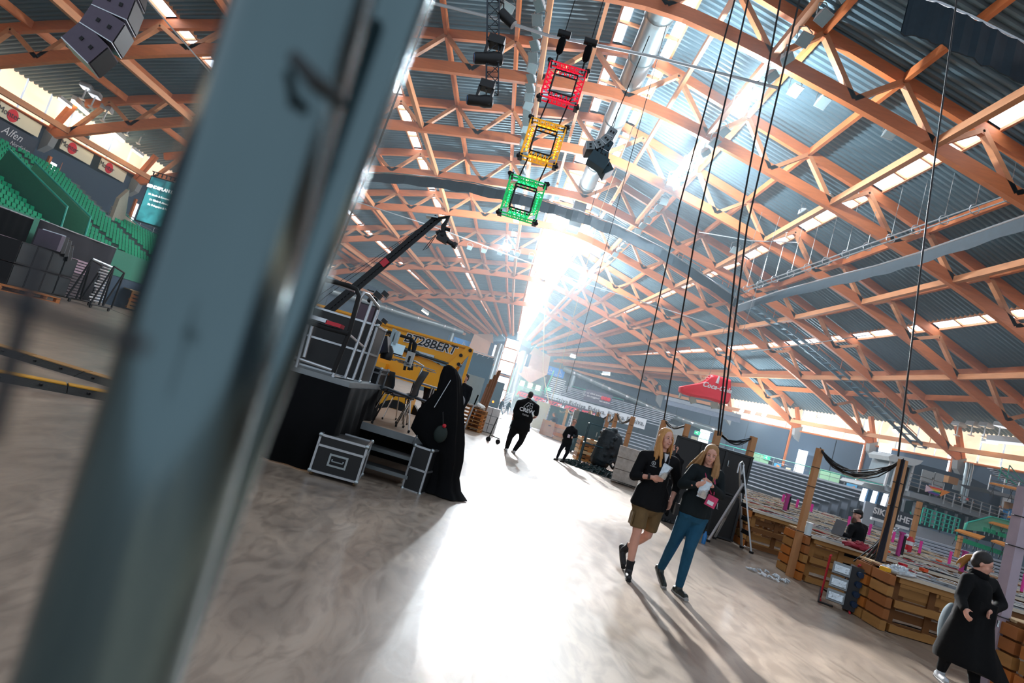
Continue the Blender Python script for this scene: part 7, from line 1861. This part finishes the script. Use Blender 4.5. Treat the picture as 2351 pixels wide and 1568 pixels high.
for (px, py, w, h, lab) in ((1833, 1082, 1.25, 5.2, 'tall'), (1617, 1000, 1.6, 2.2, 'square'), (2028, 1050, 1.4, 3.0, 'narrow')):
    p, tg, nin = onring(px, py, .35); t = thing('window_%d' % wi, None, None, p, math.atan2(tg.y, tg.x), kind='structure'); wi += 1
    for j in range(3): q = MB(); q.box((0, 0, (j - 1) * h / 3), (w, .1, h / 3 - .08)); q.build('pane', win_w, t)
# red skate with silver blade ----------------------------------------------------------------
YS = 36.0
t = thing('giant_skate', 'giant red skate model with silver blade hanging under the right roof', 'skate', D(1625, 900, YS), 0); o = V(t.location)
def S(px, py): v = D(px, py, YS) - o; return (v.x, v.z)
skr = mat('skate_red', '#dc2838', .35, var=.06, em=.10, emc='#ff3040')
side = [(1560, 889), (1563, 887), (1580, 884), (1600, 880), (1614, 875), (1622, 868), (1630, 860), (1640, 861), (1660, 867), (1675, 872), (1675, 890), (1674, 912), (1672, 920), (1667, 928), (1650, 925), (1625, 917), (1600, 913), (1585, 910), (1565, 904), (1559, 898)]
P2 = [S(*p) for p in side]; n_ = len(P2); cx_ = sum(p[0] for p in P2) / n_; cz_ = sum(p[1] for p in P2) / n_; vs = []
LAY = [(-.42, .80), (-.34, .93), (-.2, 1.0), (.2, 1.0), (.34, .93), (.42, .80)]
for y, s_ in LAY: vs += [(cx_ + (p[0] - cx_) * (1 - (1 - s_) * .35), y, cz_ + (p[1] - cz_) * s_) for p in P2]
q = MB(); fs = [(n_ * j + i, n_ * j + (i + 1) % n_, n_ * (j + 1) + (i + 1) % n_, n_ * (j + 1) + i) for j in range(len(LAY) - 1) for i in range(n_)] + [tuple(range(n_)), tuple(range(n_ * len(LAY) - 1, n_ * (len(LAY) - 1) - 1, -1))]
q.add(vs, fs); q.build('boot', skr, t, True)
q = MB(); a, b_ = S(1527, 913), S(1700, 956); q.bar((a[0], 0, a[1]), (b_[0], 0, b_[1]), .12, .22); q.build('blade_tube', alu, t); q = MB(); a, b_ = S(1530, 919), S(1700, 962); q.bar((a[0], 0, a[1]), (b_[0], 0, b_[1]), .04, .5); q.build('blade', mat('blade_steel', '#aeb8c4', .25, .7, var=.2), t)
for (x1, y1, x2, y2, w) in ((1588, 910, 1592, 926, .35), (1640, 923, 1640, 938, .4), (1563, 903, 1560, 913, .1), (1655, 926, 1648, 938, .12)):
    a, b_ = S(x1, y1), S(x2, y2); q = MB(); q.bar((a[0], 0, a[1]), (b_[0], 0, b_[1]), w, .25, (0, 1, 0)); q.build('stanchion', mat('pale_stanchion', '#b8bcae', .5), t)
dv = V((S(1662, 893)[0] - S(1612, 880)[0], 0, S(1662, 893)[1] - S(1612, 880)[1]))
put_text('Coca-Cola', .42, whi, t, (S(1640, 890)[0], -.435, S(1640, 890)[1]), dv, shear=.35, bold=.012, depth=.004)
q = MB(); p = S(1641, 877); q.path([(p[0], -.43, p[1] - .1), (p[0] + .02, -.43, p[1] + .2), (p[0] + .03, -.43, p[1] + .36)], [.1, .07, .04], 8); q.build('bottle_print', whi, t)
for i in range(6): a = S(1600 + i * 5, 881 - i * 2.6 - (i * i) * .25); q = MB(); q.box((a[0], 0, a[1] + .02), (.1, .5, .04), RY(-.4)); q.build('lace', mat('cream_lace', '#d8d2b0', .6), t)
for (px, py) in ((1628, 862), (1670, 872)): a = S(px, py); q = MB(); q.tube((a[0], 0, a[1]), (a[0] + .6, 0, a[1] + 11), .015, 4); q.build('hanging_wire', steel, t)

# right corner: gallery, booth, sign, seats ------------------------------------------------------
def panel(name, pts, Y, th, m, parent, o=V((0, 0, 0))):
    P = [D(a, b_, Y) - o for a, b_ in pts]; n_ = len(P); vs = P + [p + V((0, th, 0)) for p in P]
    q = MB(); q.add(vs, [tuple(range(n_)), tuple(range(2 * n_ - 1, n_ - 1, -1))] + [(i, (i + 1) % n_, (i + 1) % n_ + n_, i + n_) for i in range(n_)]); return q.build(name, m, parent)
def pxrail(parent, A, B_, Y, h, n_, m=alu, r=.035, bars=3, o=V((0, 0, 0))):
    a, b_ = D(*A, Y) - o, D(*B_, Y) - o
    for k in range(bars): q = MB(); z = V((0, 0, h * (1 - k / bars))); q.tube(a + z, b_ + z, r, 5); q.build('rail', m, parent)
    for i in range(n_ + 1): p = a.lerp(b_, i / n_); q = MB(); q.tube(p, p + V((0, 0, h)), r * 1.2, 5); q.build('rail_post', m, parent)
YG = 44.0
g = thing('control_gallery', 'grey two-storey gallery with tube railings at the far right corner', 'gallery', (0, 0, 0))
gp = mat('gallery_grey', '#8d949b', .6, var=.05); dkg = mat('gallery_glass', '#2c3e46', .15, .2, var=.2, scale=1)
panel('upper_floor_edge', [(2090, 1128), (2160, 1145), (2215, 1166), (2310, 1198), (2308, 1208), (2212, 1178), (2150, 1158), (2088, 1140)], YG, 3, gp, g)
panel('lower_front', [(2050, 1150), (2110, 1150), (2310, 1212), (2300, 1250), (2100, 1205), (2050, 1175)], YG + .6, .2, dkg, g)
for i in range(9):
    x = 2052 + i * 24; y = 1140 + (i * 6.6); panel('mullion', [(x, y), (x + 4, y + 1), (x - 5, y + 42), (x - 9, y + 41)], YG + .4, .15, gp, g)
pxrail(g, (2165, 1157), (2310, 1205), YG - .2, 1.05, 7, alu, .035, 4); pxrail(g, (2082, 1122), (2160, 1146), YG, 1.2, 3, alu, .035, 4)
panel('upper_wall', [(2090, 1060), (2225, 1095), (2300, 1130), (2290, 1190), (2085, 1125)], YG + 5, .2, wall_m, g)
b_ = thing('glass_booth', 'white framed glass commentary booth on the gallery beside the tall post', 'booth', (0, 0, 0))
panel('booth_wall', [(2046, 1056), (2098, 1068), (2082, 1126), (2028, 1110)], YG + .5, 2.2, mat('booth_glass', '#8fa3ad', .2, .1, var=.1), b_)
for (x, y) in ((2046, 1056), (2060, 1060), (2074, 1063), (2097, 1068)): panel('mullion', [(x, y), (x + 4, y + 1), (x - 12, y + 60), (x - 16, y + 59)], YG + .3, .15, white, b_)
panel('booth_roof', [(2040, 1048), (2052, 1043), (2120, 1058), (2112, 1066), (2098, 1070), (2042, 1058)], YG, 2.4, mat('pale_roof', '#c6cdd0', .5), b_)
b_ = thing('light_kiosk', 'white ribbed roof kiosk with tall bright panes under the glass booth', 'kiosk', (0, 0, 0))
panel('roof', [(1978, 1114), (1985, 1108), (2040, 1118), (2090, 1130), (2140, 1150), (2130, 1158), (2040, 1132), (1984, 1118)], 47, 3, mat('pale_roof', '#c6cdd0'), b_)
for i in range(5): panel('pane', [(1983 + i * 12, 1121 + i * 3.0), (1992 + i * 12, 1123 + i * 3), (1983 + i * 12, 1152 + i * 3.2), (1974 + i * 12, 1149 + i * 3.2)], 47.2, .1, win_w if i % 2 == 0 else mat('blue_banner_stripe', '#3f6f96', .4), b_)
sg = thing('wall_sign', 'dark sign with big white letters reading the Norwegian word for security', 'sign', D(2052, 1186, 39.5), 0); o = V(sg.location)
panel('board', [(2014, 1157), (2098, 1183), (2088, 1212), (2003, 1187)], 39.5, .12, mat('sign_slate', '#2d3340', .6), sg, o)
dv = D(2095, 1200, 39.5) - D(2010, 1173, 39.5)
put_text('SIKKERHET', .58, whi, sg, (0, -.03, 0), dv, up=(.0, 0, 1), bold=.014, depth=.01)
panel('lower_edge', [(2003, 1187), (2088, 1212), (2086, 1218), (2001, 1193)], 39.4, .2, white, sg, o)
panel('screen_wall', [(1988, 1150), (2012, 1157), (2000, 1238), (1972, 1228)], 47, .2, lgrey, g)
st_ = thing('gallery_stairs', 'grey stairs with turquoise handrail left of the gallery', 'stairs', (0, 0, 0))
for i in range(9):
    panel('tread', [(2056 - i * 2, 1212 + i * 6), (2092 - i * 2, 1224 + i * 6), (2092 - i * 2, 1227 + i * 6), (2055 - i * 2, 1215 + i * 6)], 40 - i * .3, .3, lgrey, st_)
panel('stringer', [(2090, 1196), (2096, 1200), (2040, 1238), (2036, 1232)], 41, .1, lgrey, st_)
q = MB(); q.tube(D(2092, 1182, 40.8), D(2030, 1222, 40.8), .04, 5); q.tube(D(2092, 1182, 40.8), D(2090, 1175, 40.8), .04, 5); q.build('handrail', tq, st_)
pxrail(st_, (2112, 1203), (2196, 1229), 41, 1.15, 8, tq, .04, 4)
panel('landing', [(2100, 1205), (2200, 1236), (2190, 1262), (2096, 1228)], 41.3, .2, lgrey, st_)
# green parapet and seats
t = thing('green_parapet', 'mint green slanted parapet with turquoise rim above the green seats', 'parapet', (0, 0, 0))
panel('parapet_wall', [(2220, 1202), (2276, 1187), (2325, 1200), (2322, 1222), (2270, 1222), (2216, 1216)], 41, .2, mat('mint_parapet', '#6fc2a0', .5), t)
q = MB(); q.path([D(2215, 1216, 40.9), D(2221, 1200, 40.9), D(2276, 1186, 40.9), D(2330, 1200, 40.9)], .06, 6); q.build('rim', tq, t)
def gseat(px, py, Y, label):
    t = thing('stadium_seat', label, 'seat', D(px, py, Y), -PI / 2 * 0 + PI, 'green seats near the gallery on the right')
    t.scale = (.56,) * 3; q = MB(); q.box((0, .16, .38), (.46, .42, .07)); q.build('seat', green_seat, t); q = MB(); q.box((0, -.06, .62), (.46, .06, .45), RX(.15)); q.build('backrest', green_seat, t); q = MB(); q.box((0, 0, .17), (.06, .1, .36)); q.build('leg', steel, t)
for i in range(15): gseat(2196 + i * 9.6, 1248 + i * 3.2, 38, 'green plastic seat in the long lower row beside the gallery stairs')
for i in range(3): gseat(2260 + i * 10, 1227 + i * 3.2, 40, 'green plastic seat in the short upper row, left group of three')
for i in range(3): gseat(2294 + i * 10, 1238 + i * 3.2, 40, 'green plastic seat in the short upper row, right group of three')
t = thing('seat_terrace', 'grey terrace steps under the green seats near the gallery', 'terrace', (0, 0, 0))
for k in range(6): panel('step', [(2090 + k * 4, 1228 + k * 8), (2420, 1322 + k * 9), (2420, 1326 + k * 9), (2089 + k * 4, 1232 + k * 8)], 37.5 - k * .7, .5, lgrey, t)
panel('back_fill', [(2085, 1232), (2420, 1325), (2420, 1385), (2090, 1275)], 38.3, .1, mat('dark_riser', '#3a434e'), t)
orp = mat('orange_plank', '#d98e3c', .5, var=.1)
for (A, B_, C_, D_, Y, lab) in (((2192, 1216), (2202, 1214), (2262, 1231), (2250, 1237), 38.5, 'orange desk plank above the left end of the long green seat row'), ((2275, 1240), (2286, 1239), (2338, 1253), (2332, 1262), 37.5, 'orange desk plank above the right end of the long green seat row'), ((2270, 1198), (2280, 1197), (2343, 1212), (2332, 1217), 40.5, 'orange desk plank in front of the mint parapet'), ((2313, 1185), (2320, 1184), (2352, 1192), (2351, 1196), 41, 'short orange desk plank high at the right edge'), ((2272, 1108), (2278, 1107), (2375, 1128), (2375, 1133), 42, 'orange plank rail on the uppermost balcony at the right edge')):
    t = thing('desk_plank', lab, 'desk', D(*A, Y)); o = V(t.location); P = [D(*p, Y + dy) - o for p, dy in ((A, 0), (B_, .5), (C_, .5), (D_, 0))]
    vs = P + [p + V((0, 0, -.09)) for p in P]; q = MB(); q.add(vs, [(0, 1, 2, 3), (7, 6, 5, 4), (0, 4, 5, 1), (1, 5, 6, 2), (2, 6, 7, 3), (3, 7, 4, 0)]); q.build('plank', orp, t)
    for u in (.1, .5, .9): q = MB(); p = P[0].lerp(P[3], u); q.tube(p + V((0, .1, -.05)), p + V((.25, .1, -.95)), .02, 5); q.tube(p + V((.2, .1, -.05)), p + V((-.05, .1, -.95)), .02, 5); q.build('trestle', black, t)
bc = thing('upper_balcony', 'grey balcony with tube rail and turquoise stair at the right edge', 'balcony', (0, 0, 0))
panel('slab', [(2262, 1122), (2400, 1154), (2400, 1162), (2280, 1134)], 43, 2.5, gp, bc); pxrail(bc, (2268, 1124), (2400, 1155), 43, 1.1, 4, alu, .035, 3)
q = MB(); q.tube(D(2292, 1078, 44), D(2340, 1120, 44), .05, 5); q.tube(D(2300, 1072, 44), D(2345, 1112, 44), .04, 5); q.tube(D(2318, 1068, 44), D(2351, 1110, 44), .04, 5)
q.tube(D(2300, 1072, 44), D(2292, 1100, 44), .04, 5); q.tube(D(2318, 1068, 44), D(2310, 1110, 44), .04, 5); q.build('stair_rail', tq, bc)
for i in range(8): q = MB(); q.box(D(2288 + i * 6.5, 1080 + i * 5.5, 44.3), (1.0, .6, .06)); q.build('stair_tread', lgrey, bc)
for dx in (0, 9):
    t = thing('wall_pipe', 'silver vertical pipe on the right wall, %s of the pair' % ('left' if dx == 0 else 'right'), 'pipe', D(2212 + dx, 1115 + dx * .3, 48)); q = MB(); q.path([(0, 0, -1.6), (0, 0, 1.6), (.0, .1, 1.9)], .16, 10); q.build('pipe_body', duct_m, t, True); q = MB(); q.path([(0, 0, .5), (0, 0, .6)], .19, 10); q.build('coupling', steel, t, True)
for i, (px, py, w, h) in enumerate(((2130, 1095, 1.1, 1.0), (2155, 1105, .9, 1.3), (2200, 1114, .8, .9), (2308, 1158, .7, 1.6))):
    t = thing('pale_door', 'pale grey door on the dark wall of the upper gallery, %s from the booth' % ordn[i].replace('nearest', 'first').replace('second first', 'second'), 'door', D(px, py, 48.6)); q = MB(); q.box((0, 0, 0), (w, .1, h)); q.build('leaf', mat('pale_door', '#a9b0b2', .5), t); q = MB(); q.box((w * .35, -.07, 0), (.06, .06, .15)); q.build('handle', black, t)
# pride flag
t = thing('rainbow_flag', 'rainbow flag hung over the gallery railing', 'flag', D(2150, 1124, 43.6), 0); o = V(t.location)
cs = ['#e0282e', '#ef8a1c', '#f0d42a', '#2f9e4a', '#2d4fa8', '#7a2b86']
tl, tr, bl2, br = D(2137, 1116, 43.6) - o, D(2164, 1123, 43.6) - o, D(2131, 1131, 43.6) - o, D(2154, 1139, 43.6) - o
for i, c in enumerate(cs):
    a = tl.lerp(bl2, i / 6); b__ = tr.lerp(br, i / 6); c_ = tr.lerp(br, (i + 1) / 6); d_ = tl.lerp(bl2, (i + 1) / 6); q = MB(); th = V((0, .02, 0))
    q.add([a, b__, c_, d_, a + th, b__ + th, c_ + th, d_ + th], [(0, 1, 2, 3), (7, 6, 5, 4), (0, 4, 5, 1), (2, 3, 7, 6), (1, 5, 6, 2), (0, 3, 7, 4)]); q.build('stripe', mat('flag' + c, c, .7, var=0), t)
q = MB(); a, b__, c_ = tl + V((-.35, -.01, 0)), bl2 + V((-.25, -.01, 0)), tl.lerp(bl2, .5) + V((.35, -.01, 0)); q.add([a, b__, c_, a + V((0, .02, 0)), b__ + V((0, .02, 0)), c_ + V((0, .02, 0))], [(0, 1, 2), (5, 4, 3), (0, 3, 4, 1), (1, 4, 5, 2), (2, 5, 3, 0)]); q.build('chevron', mat('flag_chevron', '#e9c9d4', .7, var=0), t)
q = MB(); pp = [D(2164, 1124, 43.5) - o, D(2182, 1130, 43.5) - o, D(2158, 1140, 43.5) - o]; q.add(pp + [p + V((0, .02, 0)) for p in pp], [(0, 1, 2), (5, 4, 3), (0, 3, 4, 1), (1, 4, 5, 2), (2, 5, 3, 0)]); q.build('hanging_corner', mat('flag_orange', '#f08a22', .7, var=0), t)
for (px, py, lab) in ((2136, 1112, 'tiny person with blue cap behind the rainbow flag'), (2162, 1119, 'tiny person seated right of the rainbow flag'), (2204, 1140, 'tiny person in dark clothes leaning at the gallery rail, left of three'), (2222, 1146, 'tiny person in red cap at the gallery rail, middle of three'), (2234, 1151, 'tiny person in dark clothes at the gallery rail, right of three'), (2297, 1162, 'tiny bald person in black at the right end of the gallery')):
    p = D(px, py, 45.2); base = V((p.x, p.y, p.z - 1.05)); 
    t = thing('person', lab, 'person', base); q = MB(); H_ = 1.05
    capsule(q, (0, 0, .1), (0, 0, .55), .16, .2); capsule(q, (-.2, 0, .62), (.2, 0, .62), .09, .09); capsule(q, (-.24, 0, .62), (-.28, -.15, .3), .06, .05); capsule(q, (.24, 0, .62), (.28, -.15, .3), .06, .05); capsule(q, (-.1, 0, .1), (-.1, -.05, -.4), .1, .08); capsule(q, (.1, 0, .1), (.1, -.05, -.4), .1, .08); capsule(q, (0, 0, .7), (0, 0, .85), .05, .05)
    blob('body', q, mat('cloth_0b0c0f', '#0b0c0f'), t, .03, 2)
    q = MB(); ell(q, (0, 0, .97), (.09, .1, .12)); q.build('head', skin, t, True)
    if 'bald' not in lab: q = MB(); ell(q, (0, .02, 1.03), (.1, .11, .09)); q.build('hair', red_m if 'red' in lab else (bl if 'blue' in lab else dkhair), t, True)
for (px, py, c, lab) in ((2183, 1103, 'cardboard', 'brown carton stacked on the gallery under the pale doors'), (2322, 1164, 'cardboard', 'brown carton on the shelf at the far right'), (2320, 1177, 'blue', 'bright blue crate at the far right end'), (2308, 1193, 'blue2', 'second blue crate below the first at the far right end')):
    t = thing('storage_box', lab, 'box', D(px, py, 45)); q = MB(); q.box((0, 0, 0), (.75, .5, .5)); q.build('box_body', mat('cardboard', '#a8794e') if c == 'cardboard' else mat('crate_blue', '#1f8ad0', .4), t); q = MB(); q.box((0, 0, .26), (.78, .52, .04)); q.build('lid', mat('cardboard', '#a8794e') if c == 'cardboard' else mat('crate_blue', '#1f8ad0'), t)
t = thing('gallery_clutter', 'dark monitors and cables lined up behind the gallery railing', 'clutter', (0, 0, 0)); q = MB(); rnd = random.Random(31)
for i in range(26): u = rnd.random(); q.box(D(2090 + 200 * u, 1122 + 62 * u + rnd.uniform(-3, 4), 45), (rnd.uniform(.2, .6), .2, rnd.uniform(.15, .5)))
tag(q.build('clutter', blackplastic, t), kind='stuff')
